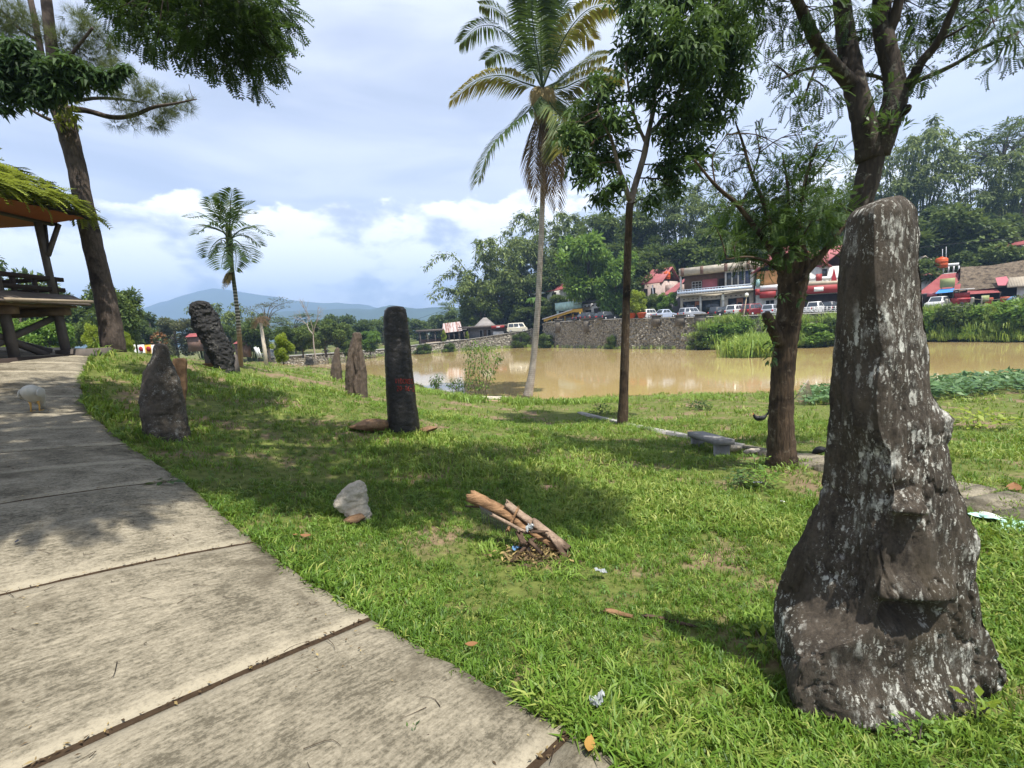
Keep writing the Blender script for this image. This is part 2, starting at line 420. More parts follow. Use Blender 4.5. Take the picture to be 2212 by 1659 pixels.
def concrete(name, a, b, stain, scale=1., dirt=.5, band=False):
    m = M(name, .92, .15); co = m.co('Object'); rt = m.n('ShaderNodeMapping'); m.l(co, rt.inputs[0]); rt.inputs['Rotation'].default_value = (0, 0, R(-50)); sm = m.n('ShaderNodeMapping'); m.l(rt.outputs[0], sm.inputs[0]); sm.inputs['Scale'].default_value = (.9, 4.6, 1)
    st = sm.outputs[0]; n = m.noise(co, .8*scale, 7, .7, .4); f = m.noise(st, 9*scale, 8, .78); g = m.noise(co, 42*scale, 6, .75); h = m.noise(co, 170*scale, 3, .6); p2 = m.noise(co, 2.6*scale, 6, .7, .5)
    c = m.ramp(m.math('ADD', m.math('MULTIPLY', f, .36), m.math('ADD', m.math('MULTIPLY', g, .34), m.math('MULTIPLY', p2, .3))), (.435, a), (.50, tuple((x+y)/2 for x, y in zip(a, b))), (.575, b))
    if band: c = m.mix(m.math('MULTIPLY', m.step(m.attr(), .35, .95), m.step(g, .30, .55, .5, 1.)), c, tuple(q*1.12 for q in b))
    c = m.mix(m.step(n, .50, .66, 0, dirt), c, stain); c = m.mix(m.step(g, .62, .70, 0, .5), c, tuple(q*.42 for q in a)); c = m.mix(m.step(h, .64, .74, 0, .55), c, tuple(q*.32 for q in a))
    m.color(c); m.bump(m.math('ADD', m.math('MULTIPLY', f, .9), m.math('ADD', m.math('MULTIPLY', g, .6), m.math('MULTIPLY', h, .3))), .5, .010); return m.m
MT['slab'] = concrete('weathered_concrete', (.088,.077,.054), (.290,.256,.188), (.060,.050,.033), 1., .72, True)
MT['joint'] = plain('slab_joint_dirt', (.045,.030,.018), .95, .1, .4, 30)
MT['concrete'] = concrete('grey_concrete', (.24,.23,.21), (.36,.34,.31), (.15,.14,.12), .8)
MT['bench'] = concrete('bench_concrete', (.19,.185,.18), (.27,.265,.255), (.15,.145,.135), .8, .25)
def wall_mat():
    m = M('rubble_wall', .95, .1); co = m.co('Object'); v = m.voro(co, 3.0, 'DISTANCE_TO_EDGE'); r = m.voro(co, 3.0, out='Color')
    c = m.ramp(r, (.2, (.105,.097,.082)), (.8, (.33,.305,.26))); n = m.noise(co, .35, 5, .6)
    c = m.mix(m.step(v, .02, .07, 1, 0), c, (.05,.042,.03)); c = m.mix(m.step(n, .48, .66, 0, .6), c, (.165,.145,.09)); c = m.mix(m.step(m.noise(m.co('Object', (1,1,.15)), .9, 4), .58, .68, 0, .75), c, (.06,.055,.05))
    m.color(c); m.bump(v, 1, .08); return m.m
MT['wall'] = wall_mat()
MT['wall_stone'] = plain('wall_stone', (.32,.295,.245), .95, .1, .5, 1.5, .3)
MT['weathered_wall'] = plain('weathered_wall', (.14,.125,.105), .95, .1, .5, 1.2)
# ground and water
def ground_mat():
    m = M('ground_soil_and_turf', .95, .1); co = m.co('Object')
    n = m.noise(co, .8, 6, .6); n2 = m.noise(co, 9, 6, .7); n3 = m.noise(co, .05, 4, .5)
    turf = m.ramp(n2, (.3, (.055,.072,.016)), (.7, (.120,.160,.030))); soil = m.ramp(n2, (.3, (.115,.078,.048)), (.7, (.26,.185,.12)))
    c = m.mix(m.step(n, .50, .62, .12, .92), turf, soil)
    ge = m.n('ShaderNodeNewGeometry'); sz = m.n('ShaderNodeSeparateXYZ'); m.l(ge.outputs['Position'], sz.inputs[0]); wet = m.step(m.math('ADD', sz.outputs['Z'], m.math('MULTIPLY', m.math('SUBTRACT', n, .5), .5)), -3.38, -3.12, 1, 0)
    c = m.mix(wet, c, (.12,.078,.04)); m.color(c); m.bump(n2, .6, .03); return m.m
MT['ground'] = ground_mat()
MT['bank'] = plain('bank_earth', (.10,.12,.035), .95, .1, .5, .3, .3)
MT['asphalt'] = plain('worn_asphalt', (.21,.205,.19), .95, .15, .25, .4)
MT['soil'] = plain('bare_soil', (.30,.20,.13), .95, .1, .4, 8, .5)
def water_mat():
    m = M('muddy_water', .05, .5); co = m.co('Object'); n = m.noise(co, .06, 3, .5)
    m.color(m.ramp(n, (.35, (.335,.240,.095)), (.65, (.385,.290,.135))))
    rp = m.noise(m.co('Object', (1, 1, 1)), 2.2, 3, .55); m.bump(rp, .10, .03); return m.m
MT['water'] = water_mat()
MT['mountain'] = plain('forested_mountain', (.038,.060,.030), .95, .05, .4, .006)
# buildings
for k, c, r in (('white_wall',(.56,.55,.52),.8),('cream_wall',(.42,.38,.31),.85),('pink_wall',(.42,.33,.29),.85),('brown_wall',(.17,.105,.08),.8),('orange_wall',(.62,.31,.12),.8),
                ('grey_wall',(.27,.25,.25),.85),('teal_wall',(.42,.60,.56),.8),('dark_wall',(.035,.025,.02),.85),('yellow',(.48,.29,.04),.7),('shade_grey_wall',(.16,.19,.20),.85),
                ('wood_dark',(.040,.028,.022),.8),('wood_mid',(.16,.115,.08),.85),('wood_pale',(.34,.27,.19),.85),('timber_grey',(.115,.098,.085),.9),('soffit_red',(.30,.085,.035),.7),
                ('door_wood',(.22,.085,.04),.6),('trim_white',(.58,.58,.58),.6),('rail_blue',(.55,.63,.74),.5),('awning_red',(.27,.030,.028),.6),('pink_cloth',(.45,.14,.16),.8),
                ('blue_tarp',(.05,.22,.55),.5),('tank_orange',(.50,.085,.018),.4),('pot_red',(.34,.07,.03),.6),('sign_green',(.27,.30,.13),.6),('sign_teal',(.25,.40,.38),.6),('plastic',(.26,.28,.28),.25),
                ('plastic_blue',(.10,.22,.38),.3),('plastic_green',(.36,.56,.48),.5),('rust_leaf',(.20,.095,.038),.7),('yellow_leaf',(.30,.17,.04),.7),('tyre',(.015,.015,.016),.9),('steel',(.5,.5,.52),.4),
                ('bulb',(.8,.8,.75),.4),('feather_black',(.012,.012,.014),.6),('feather_white',(.46,.44,.38),.9),('beak',(.55,.32,.08),.6),('comb',(.5,.04,.03),.6),('skin',(.30,.17,.11),.6),('shirt_dark',(.03,.035,.06),.8),
                ('coconut',(.10,.13,.03),.6),('cable',(.03,.03,.03),.7),('mast',(.50,.44,.34),.8),('flower_red',(.30,.02,.03),.7),('moss',(.30,.23,.03),.95)):
    MT[k] = plain(k, c, r, .3, (.34 if 'wall' in k or 'wood' in k or 'timber' in k else .14) if r > .5 else 0, 1.6 if 'wall' in k else 4.)
def tiled(name, a, b, rust=None):
    m = M(name, .75, .25); co = m.co('Object'); n = m.noise(co, .9, 5, .6); c = m.ramp(n, (.3, a), (.7, b))
    if rust: c = m.mix(m.step(m.noise(m.co('Object', (1.6,.15,.15)), 1.5, 5, .7), .44, .58, 0, .9), c, rust)
    m.color(c); wv = m.n('ShaderNodeTexWave', wave_type='BANDS', bands_direction='X'); m.l(co, wv.inputs['Vector']); wv.inputs['Scale'].default_value = 2.2; m.bump(wv.outputs['Fac'], .5, .04); return m.m
MT['roof_red'] = tiled('red_roof', (.20,.042,.042), (.29,.080,.075)); MT['roof_pink'] = tiled('faded_red_roof', (.27,.080,.085), (.37,.135,.135))
MT['roof_rust'] = tiled('rusty_tin', (.34,.30,.29), (.44,.40,.39), (.19,.065,.04)); MT['roof_grey'] = tiled('grey_roof', (.17,.155,.145), (.27,.25,.235)); MT['roof_tan'] = tiled('tan_roof', (.36,.30,.22), (.48,.41,.31))
MT['thatch'] = bark('thatch', (.07,.052,.036), (.185,.145,.10), 1, (1,1,1), .8)
MT['roof_dark'] = tiled('dark_tin_roof', (.075,.06,.05), (.15,.12,.095))
def glass(name, c, rough=.08):
    m = M(name, rough, .6); m.color(c); return m.m
MT['glass'] = glass('dark_glass', (.02,.025,.03)); MT['glass_blue'] = glass('blue_glass', (.03,.045,.10)); MT['car_glass'] = glass('car_glass', (.05,.06,.07), .05)
def paint(name, c):
    m = M(name, .28, .5); m.color(c); m.b.inputs['Coat Weight'].default_value = .6; return m.m
for k, c in (('white',(.55,.55,.54)),('cream',(.56,.53,.43)),('silver',(.34,.36,.40)),('bluesilver',(.38,.43,.53)),('black',(.018,.02,.026)),('maroon',(.16,.018,.022)),('red',(.42,.035,.025))): MT['car_'+k] = paint('car_paint_'+k, c)
MT['tail'] = plain('tail_lamp', (.5,.02,.02), .3); MT['head'] = plain('head_lamp', (.7,.7,.7), .2); MT['plate'] = plain('number_plate', (.02,.02,.02), .5)
# ------------------------------------------------------------------ terrain
WATER = -3.4
CTRL = [(0,0,-.03),(-3,0,.03),(3,0,-.12),(0,-4,.0),(-5,-3,.2),(5,-3,-.15),(-9,-2,.6),(-14,4,1.4),(9,0,-.4),(14,4,-.7),(-20,-5,1.6),(20,-5,-.8),(0,-15,.1)]
for u, v, Y in ((870,932,9.0),(360,940,7.0),(490,806,16),(770,852,16),(725,822,24),(520,792,18),(245,756,13),(60,752,14),(195,764,12.6),(172,890,7.6),
                (1345,917,14),(1530,972,9.5),(1690,1006,7.0),(2150,1066,5.0),(2150,880,16),(1450,884,19),(1100,884,20),(1000,902,16),(640,832,15),(600,802,23),(640,792,40),
                (1200,1000,7.6),(1000,1050,6.4),(760,1130,5.0),(1150,1180,4.4),(1600,1100,5.4),(520,960,7.2),(330,1062,4.7),(2180,960,8.5),(1400,1000,8.2),(1880,950,9)):
    p = at(u, v, Y); CTRL.append((p.x, p.y, p.z))
SHORE = [(680,793),(794,815),(902,829),(1014,853),(1100,861),(1200,863),(1300,857),(1450,851),(1700,846),(1900,834),(2100,821),(2350,806)]
for u, v in SHORE:
    p = atz(u, v, WATER); CTRL.append(tuple(p))
    q = at(u, v, p.y + 7); CTRL.append((q.x, q.y, WATER - 1.2))
for x, y, zz in ((0,60,-4.8),(20,60,-4.8),(40,55,-4.8),(60,50,-4.8),(-10,75,-4.6),(10,90,-4.8),(40,80,-4.8),(80,60,-4.8),
                 (-60,60,-1.6),(-45,45,-.6),(-55,92,-2.2),(-30,26,.3),(-28,90,-4.),(-40,110,-2.3),(-100,120,-2.2),(-90,60,-1.),(-60,20,1.4),(0,130,-3.2),(60,130,-3),(120,120,-3),(-200,150,-2.),(0,220,-2.6),(200,200,-2.6),(-150,-50,1),(150,-50,-1),(0,-120,0)):
    CTRL.append((x, y, zz))
_C = np.array(CTRL)
def _k(r2): return r2 * np.log(np.maximum(r2, 1e-9)) * .5
_n = len(_C)
_A = np.zeros((_n + 3, _n + 3)); _d2 = ((_C[:, None, :2] - _C[None, :, :2]) ** 2).sum(-1)
_A[:_n, :_n] = _k(_d2) + np.eye(_n) * .4; _A[:_n, _n] = 1; _A[:_n, _n+1:] = _C[:, :2]; _A[_n, :_n] = 1; _A[_n+1:, :_n] = _C[:, :2].T
_w = np.linalg.solve(_A, np.concatenate([_C[:, 2], [0, 0, 0]]))
def gz(x, y, rough=True):
    x = np.atleast_1d(np.asarray(x, float)); y = np.atleast_1d(np.asarray(y, float))
    out = np.empty(len(x))
    for s in range(0, len(x), 20000):
        xs, ys = x[s:s+20000], y[s:s+20000]
        r2 = (xs[:, None] - _C[None, :, 0]) ** 2 + (ys[:, None] - _C[None, :, 1]) ** 2
        out[s:s+20000] = _k(r2) @ _w[:_n] + _w[_n] + _w[_n+1] * xs + _w[_n+2] * ys
    d = np.hypot(x, y - 40); f = np.clip((d - 120) / 120, 0, 1); f = f*f*(3-2*f)
    out = out * (1 - f) + (-2.6) * f
    if rough: out = out + fbm2(x, y, 3, .9) * .07 * np.clip(np.hypot(x, y) / 4, .3, 1.6)
    return out
def gz1(x, y): return float(gz([x], [y])[0])

# the path: right edge through these places, slabs square to it
PATH_R = [(1.45,.55),(.18,1.88),(-1.05,2.92),(-2.44,4.05),(-3.8,5.10),(-5.3,6.2),(-7.05,7.6),(-8.6,9.2),(-10.0,10.9),(-11.2,12.5),(-12.2,14.2)]
PATH_R = [(3.0,-.9)] + PATH_R
PATH_W = 3.3
_pr = np.array(PATH_R)
_pd = np.gradient(_pr, axis=0); _pd /= np.linalg.norm(_pd, axis=1)[:, None]
_pn = np.stack([-_pd[:, 1], _pd[:, 0]], 1)                 # left of the walking direction
_pl = _pr + _pn * PATH_W
from math import inf
def path_dist(x, y):
    """signed distance to the right edge of the path (positive = on the grass)"""
    P = np.stack([x, y], 1); best = np.full(len(x), inf); sg = np.ones(len(x))
    for a, b in zip(_pr[:-1], _pr[1:]):
        d = b - a; t = np.clip(((P - a) @ d) / (d @ d), 0, 1); q = a + t[:, None] * d
        r = np.hypot(*(P - q).T); c = d[0] * (P[:, 1] - a[1]) - d[1] * (P[:, 0] - a[0])
        m = r < best; best[m] = r[m]; sg[m] = np.where(c[m] > 0, -1, 1)
    return best * sg
PATH_LEN_OK = lambda x, y: (y < 14.5)

# ground sheet: polar grid round the camera out to the horizon
rr = np.concatenate([np.geomspace(.4, 60, 190), np.geomspace(63, 6000, 60)])
th = np.concatenate([np.linspace(-75, 75, 330), np.linspace(79, 281, 60)]) * math.pi / 180
TH, RR = np.meshgrid(th, rr); gx = (np.sin(TH) * RR).ravel(); gy = (np.cos(TH) * RR).ravel()
gzv = gz(gx, gy)
pdm = path_dist(gx, gy); on = (pdm < .03) & (pdm > -PATH_W - .1) & (gy < 14.2) & (gy > -1.2)
gzv = np.where(on, gzv - .16, gzv)
n_t = len(th); i = np.arange(len(rr) - 1)[:, None] * n_t; j = np.arange(n_t)[None]; k = (j + 1) % n_t
Q = np.stack([i + j, i + k, i + n_t + k, i + n_t + j], -1).reshape(-1, 4)[:, ::-1]
V = np.concatenate([np.stack([gx, gy, gzv], 1), [[0, 0, float(gz([0], [0])[0]) - .1]]])
T = [(len(V) - 1, q, (q + 1) % n_t) for q in range(n_t)]
structure(mk('ground', V, Q, np.array(T)[:, ::-1], MT['ground'], smooth=True))

# water sheet of the pond
wx = np.linspace(-62, 130, 40); wy = np.linspace(22, 122, 30); WX, WY = np.meshgrid(wx, wy)
i = np.arange(29)[:, None] * 40; j = np.arange(39)[None]
structure(mk('pond_water', np.stack([WX.ravel(), WY.ravel(), np.full(WX.size, WATER)], 1), np.stack([i+j, i+j+1, i+j+41, i+j+40], -1).reshape(-1, 4), None, MT['water'], smooth=True))

# ---- concrete path and its slabs
path = bpy.data.objects.new('concrete_path', None); COL.objects.link(path); structure(path)
def pathpt(s, t, seg):           # s along the segment 0..1, t across 0 (right) .. 1 (left)
    r = _pr[seg] * (1-s) + _pr[seg+1] * s; l = _pl[seg] * (1-s) + _pl[seg+1] * s
    return r * (1-t) + l * t
gj = G()                                                   # earth that has washed into the joints
for seg in range(len(_pr) - 1):
    for mid in ((0.,) if seg < 5 else (0., .5)):
        Lj = np.hypot(*(_pr[seg+1] - _pr[seg])); wv = .026/Lj; Vj = []
        for q in range(41):
            t_ = q/40
            for s_ in (mid - wv, mid + wv):
                p = pathpt(s_, t_, seg); Vj.append((p[0], p[1], float(gz([p[0]], [p[1]], False)[0]) + .024 + .006*random.random()))
        gj.add(Vj, [(2*q, 2*q+1, 2*q+3, 2*q+2) for q in range(40)])
jb = gj.build('joint_earth', MT['joint'], path); jb['kind'] = 'stuff'
for seg in range(len(_pr) - 1):
    L = np.hypot(*(_pr[seg+1] - _pr[seg])); gap = (.021 if seg < 5 else .016) / L
    cuts = [(gap, 1 - gap)] if seg < 5 else [(gap, .5 - gap/2), (.5 + gap/2, 1 - gap)]
    for (a, b) in cuts:
        tilt = random.uniform(-.016, .016); N1, N2 = 16, 26
        Vs, Qs, Tn = [], [], []
        for ii in range(N1 + 1):
            for jj in range(N2 + 1):
                s = a + (b - a) * ii / N1; t = jj / N2
                e = .018 * fbm2([seg*9.1 + ii*.6], [t*22 + ii*.05])[0] if jj == 0 else 0
                p = pathpt(s, t + e*1.2, seg)
                edge = min(ii, N1-ii, jj, 99); rd = .012 if edge == 0 else 0.
                zz = float(gz([p[0]], [p[1]], False)[0]) + .045 + tilt*(ii/N1-.5) + .008*fbm2([p[0]*2.3],[p[1]*2.3],3)[0] - rd
                Vs.append((p[0], p[1], zz)); Tn.append(max(0., 1 - min(ii, N1-ii)*(b-a)*L/N1/.17) + .25*float(fbm2([p[0]*3],[p[1]*3],2)[0]))
        for ii in range(N1):
            for jj in range(N2):
                q = ii*(N2+1)+jj; Qs.append((q, q+N2+1, q+N2+2, q+1))
        # skirt
        ring = [jj for jj in range(N2+1)] + [ii*(N2+1)+N2 for ii in range(1, N1+1)] + [N1*(N2+1)+jj for jj in range(N2-1, -1, -1)] + [ii*(N2+1) for ii in range(N1-1, 0, -1)]
        base = len(Vs)
        for q in ring: x, y, zz = Vs[q]; Vs.append((x, y, zz - .2)); Tn.append(0.)
        for q in range(len(ring)):
            q2 = (q+1) % len(ring); Qs.append((ring[q], ring[q2], base+q2, base+q))
        mk('slab', Vs, np.array(Qs)[:, ::-1], None, MT['slab'], path, False, Tn)

# ---- mountain ranges, far
def range_mesh(name, prof, Y0, depth, mat, seed):
    us = np.linspace(prof[0][0], prof[-1][0], 220); vs = np.interp(us, [p[0] for p in prof], [p[1] for p in prof])
    rows = 26; V = []
    for r in range(rows):
        f = r / (rows - 1)                        # 0 foot (near) .. .6 crest .. 1 back
        h = math.sin(min(1, f/.62)*math.pi/2) ** 1.15 if f < .62 else math.cos((f-.62)/.38*math.pi/2)
        Y = Y0 + (f - .62) * depth
        c = [at(a, b, Y0) for a, b in zip(us, vs)]
        cx = np.array([p.x for p in c]) * Y / Y0; cz = np.array([p.z for p in c])
        nz = fbm(np.stack([cx*.004+seed, np.full(220, Y*.004), np.full(220, .5)], 1), 5) * 90 * (1 if .05 < f < .95 else 0) * (.25 if abs(f-.62) < .03 else 1) * Y0/3000
        V.append(np.stack([cx, np.full(220, Y), np.maximum(-6, (cz+4) * h - 4 + nz*h)], 1))
    V = np.concatenate(V); i = np.arange(rows-1)[:, None]*220; j = np.arange(219)[None]
    structure(mk(name, V, np.stack([i+j, i+j+1, i+j+221, i+j+220], -1).reshape(-1, 4), None, mat, smooth=True))
range_mesh('mountain', [(-900,740),(-300,735),(100,715),(250,690),(318,664),(355,655),(390,640),(430,630),(470,624),(500,627),(560,637),(620,648),(700,655),(790,660),(840,672),(900,676),(1000,690),(1100,700),(1400,690),(2600,640)], 3000, 1500, MT['mountain'], 1.)
range_mesh('foothill', [(-700,765),(0,752),(250,712),(420,690),(600,674),(740,668),(800,672),(850,662),(905,672),(960,664),(1020,668),(1100,672),(1300,676),(2400,640)], 1900, 800, MT['mountain'], 5.)

# ------------------------------------------------------------------ far bank: wall, road terrace, wooded hillside
#  (u, v waterline, v top of wall)
ST = [(560,790,775),(650,786,768),(760,775,761),(829,770,755),(904,765,745),(1014,757,733),(1086,753,722),(1140,750,714),(1182,751,697),(1341,754,690),(1488,754,687),(1576,752,684),(1650,751,682),(1723,749,680),(1850,742,674),(2008,735,667),(2110,735,662),(2212,735,657),(2400,734,648),(2700,735,630)]
su = np.array([s[0] for s in ST], float)
sW = np.array([tuple(atz(s[0], s[1], WATER)) for s in ST])
sY = sW[:, 1] + .6
sT = np.array([tuple(at(s[0], s[2], y)) for s, y in zip(ST, sY)])
def bankY(u): return float(np.interp(u, su, sY))
def bankZ(u): return float(np.interp(u, su, sT[:, 2]))
def bank(u, back=0.0):
    """place on the road terrace, `back` metres behind the wall edge, in direction u"""
    Y = bankY(u) + back; d = ray(u, 690); return Vector((d.x / d.y * Y, Y, bankZ(u)))
N = 160
uu = np.linspace(700, 2700, N); rows = []
def hill_h(u): return np.interp(u, [700, 960, 1020, 1150, 1300, 1500, 1800, 2100, 2300, 2700], [0, 0, 3, 12, 17, 20, 22, 24, 26, 26])
def hz_at(u, back):
    f = np.clip((back - 17) / 48, 0, 1); f = f*f*(3-2*f)
    return bankZ(u) + f * float(hill_h(u))
for bk in (0, .5, 5, 10, 14, 17, 21, 26, 32, 40, 50, 62, 80, 120):
    rows.append([tuple(bank(u, bk).xy) + (hz_at(u, bk) + (.6*float(fbm2([u*.02], [bk*.2])[0]) if bk > 16 else 0.),) for u in uu])
rows.append([tuple(bank(u, 260).xy) + (-4.,) for u in uu])
V = np.array(rows).reshape(-1, 3); i = np.arange(len(rows)-1)[:, None]*N; j = np.arange(N-1)[None]
structure(mk('far_bank', V, np.stack([i+j, i+j+1, i+j+N+1, i+j+N], -1).reshape(-1, 4), None, MT['bank'], smooth=True))
# road on the terrace
rows = [[tuple(bank(u, bk).xy) + (bankZ(u) + .03,) for u in np.linspace(560, 2700, 180)] for bk in (.6, 3, 6.5)]
V = np.array(rows).reshape(-1, 3); i = np.arange(2)[:, None]*180; j = np.arange(179)[None]
structure(mk('lake_road', V, np.stack([i+j, i+j+1, i+j+181, i+j+180], -1).reshape(-1, 4), None, MT['asphalt']))
# retaining walls (three stretches, each a thing with real stones proud of it)
def ret_wall(u0, u1, label, lean, stones, cope):
    us = np.linspace(u0, u1, max(8, int((u1-u0)/8))); n = len(us); g = G(); nz = 7; V = []
    for k in range(nz):
        f = k/(nz-1)
        for u in us:
            b = bank(u, .0); zt = bankZ(u) + .02; zb = WATER - .6
            p = bank(u, -lean*(1-f)); bul = .25*float(fbm2([u*.07], [f*6])[0])
            V.append((p.x, p.y - bul, zb + (zt-zb)*f))
    i = np.arange(nz-1)[:, None]*n; j = np.arange(n-1)[None]
    root = thing('retaining_wall', tuple(bank((u0+u1)/2)), label, 'wall')
    o = root.location
    Vn = np.array(V) - np.array(o); Q = np.stack([i+j, i+j+1, i+j+n+1, i+j+n], -1).reshape(-1, 4)
    mk('wall_face', Vn, Q, None, MT['wall'], root)
    gs = G(); oct_ = np.array([(1,0,0),(0,1,0),(-1,0,0),(0,-1,0),(0,0,1),(0,0,-1),(.6,-.6,.6),(-.6,-.6,.6),(.6,-.6,-.6),(-.6,-.6,-.6)])
    T = [(6,8,0),(6,0,4),(6,4,7),(6,7,3),(6,3,8),(7,9,3),(7,4,2),(7,2,9),(9,2,5),(9,5,8),(8,5,0),(3,9,8)]
    for _ in range(stones):
        a = random.random(); k = int(a*(n-1)); f = random.random()**.9; q = k + n*min(nz-2, int(f*(nz-1)))
        p = Vn[q] * (1-(a*(n-1)-k)) + Vn[q+1]*(a*(n-1)-k); fr = f*(nz-1) - min(nz-2, int(f*(nz-1))); p = p*(1-fr) + (p + Vn[q+n]-Vn[q])*fr
        s = random.uniform(.09, .24); gs.add(p + oct_*np.array([s*random.uniform(.9,1.5), s*.6, s])*(1+.25*RNG.normal(size=(10,1))*.5), None, T)
    st = gs.build('stones', MT['wall_stone'], root); st['kind'] = 'stuff'
    gc = G()
    for a, b in zip(us[:-1], us[1:]):
        p, q = bank(a) - o, bank(b) - o; d = (q-p); d.z = 0; nrm = Vector((d.y, -d.x, 0)).normalized()*.22
        gc.add([p+nrm+Vector((0,0,.03)), q+nrm+Vector((0,0,.03)), q-nrm+Vector((0,0,.03)), p-nrm+Vector((0,0,.03)), p+nrm+Vector((0,0,cope)), q+nrm+Vector((0,0,cope)), q-nrm+Vector((0,0,cope)), p-nrm+Vector((0,0,cope))],
               [(4,5,6,7),(0,1,5,4),(2,3,7,6)])
    gc.build('coping', MT['concrete'], root)
    return root
ret_wall(560, 1150, 'long low stone wall carrying the road beside the pond, below the white van', .5, 700, .12)
rw = ret_wall(1172, 1590, 'tall rubble stone retaining wall rising from the brown water below the parked cars', .7, 2300, .16)
ret_wall(1590, 2700, 'overgrown stone wall edge above the green bank, below the red canopies', 1.2, 700, .16)
# square stumps of concrete standing on the tall wall
for k, (u, lab) in enumerate(((1206,'stained concrete wall post nearest the yellow-eaved building'),(1268,'second stained concrete wall post, below the black cars'),(1418,'short concrete block on the wall beside the red plant pots'),(1470,'concrete block on the wall below the silver car'),(1513,'broken concrete block on the wall between silver and black cars'))):
    p = bank(u, -.35); t = thing('wall_post', tuple(p), lab, 'wall post', 'concrete posts on the tall wall')
    g = G(); h = 2.2 if k < 2 else 1.2
    g.box(-.75, .75, -.5, .45, -h, .42, None, .06); g.box(-.85, .85, -.6, .5, .42, .60); g.build('post_body', MT['weathered_wall'], t)
# ------------------------------------------------------------------ standing stones
def loft_stone(sil, Y, depth, nz=90, nt=72, front=None, sup=2.4, noise=.03, nscale=3.0, seed=0., feats=None, fine=.012, vert=1.0, bury=.25):
    """sil: (v, uL, uR) from top to bottom at distance Y. depth: half thickness (m) per level or scalar.
    front: optional (v, u) of the ridge that splits the two front faces."""
    v = np.array([s[0] for s in sil], float); t = np.linspace(0, 1, nz); k = (v - v[0]) / (v[-1] - v[0])
    vv = v[0] + (v[-1] - v[0]) * t
    um = float(np.mean([(s[1]+s[2])/2 for s in sil])); C_ = at(um, v.mean(), Y); az = math.atan2(C_.x, C_.y); er = np.array([math.cos(az), -math.sin(az), 0]); ed = np.array([math.sin(az), math.cos(az), 0]); dist = float(np.array(C_) @ ed)
    def onpl(u_, v_, back=0.):
        d = np.array(ray(u_, v_)); return d*((dist + back)/(d @ ed)) + np.array([0, 0, EYE])
    L = np.array([onpl(np.interp(a, v, [s[1] for s in sil]), a) for a in vv]); Rr = np.array([onpl(np.interp(a, v, [s[2] for s in sil]), a) for a in vv])
    c = (L + Rr) / 2; c[:, 2] = c[:, 2]; hw = np.abs((Rr - L) @ er) / 2
    dp = np.interp(t, np.linspace(0, 1, len(depth)), depth) if hasattr(depth, '__len__') else np.full(nz, depth)
    dp = np.minimum(dp, hw * 1.6 + .05)
    th = np.linspace(0, 2*np.pi, nt, endpoint=False)
    if front is None:
        ct, st = np.cos(th), np.sin(th)
        X = np.sign(ct)*np.abs(ct)**(2/sup); D = np.sign(st)*np.abs(st)**(2/sup)
        V = c[:, None] + X[None, :, None]*hw[:, None, None]*er + D[None, :, None]*dp[:, None, None]*ed
    else:
        fu = np.interp(vv, [f[0] for f in front], [f[1] for f in front])
        rx = np.array([(onpl(a, b, -e*1.15) - q) @ er for a, b, e, q in zip(fu, vv, dp, c)])
        V = np.zeros((nz, nt, 3))
        for q in range(nz):
            h, d, r = hw[q], dp[q], np.clip(rx[q], -hw[q]*.75, hw[q]*.75)
            P = np.array([(h, 0), (h*.86, d*.55), (h*.3, d), (-h*.4, d), (-h*.9, d*.5), (-h, .05*d), (-h*.93 + .07*r, -d*.20), (-h*.62+r*.38, -d*.52), (-h*.3+r*.7, -d*.86), (r, -d*1.18), (h*.35+r*.65, -d*1.02), (h*.72+r*.28, -d*.72), (h*.95, -d*.34)])
            C = spline(np.vstack([P, P[:1]]), nt + 1)[:-1]
            V[q] = c[q] + C[:, :1]*er + C[:, 1:]*ed
    cen = np.repeat(c[:, None], nt, 1); out = V - cen; out[..., 2] = 0; out /= np.linalg.norm(out, axis=2)[..., None] + 1e-6
    P = V.reshape(-1, 3) * np.array([1, 1, vert]) + seed
    dis = fbm(P, 5, nscale) * noise * 2 + fbm(P, 4, nscale*5) * fine * 2
    fade = np.clip(np.minimum(1, (hw/hw.max()) * 1.6), 0, 1); dis = dis.reshape(nz, nt) * fade[:, None]
    if feats is not None: dis = dis + feats(V, vv, c, hw)
    V = V + out * dis[..., None]
    V[-1, :, 2] -= bury
    V = V.reshape(-1, 3)
    i = np.arange(nz-1)[:, None]*nt; j = np.arange(nt)[None]; kk = (j+1) % nt
    Q = np.stack([i+j, i+kk, i+nt+kk, i+nt+j], -1).reshape(-1, 4)
    V = np.concatenate([V, [V[:nt].mean(0) + np.array([0, 0, .004])]]); T = [(len(V)-1, (q+1) % nt, q) for q in range(nt)]
    return V, Q[:, ::-1] if front is None else Q[:, ::-1], T
def stone_obj(name, geo, mat, parent=None):
    V, Q, T = geo; base = V[:, :].mean(0); base[2] = V[:, 2].min() + .25
    o = mk(name, V - base, Q, np.array(T)[:, ::-1], mat, parent, True); o.location = base
    # make normals consistent
    import bmesh
    bm = bmesh.new(); bm.from_mesh(o.data); bmesh.ops.recalc_face_normals(bm, faces=bm.faces); bm.to_mesh(o.data); bm.free()
    return o
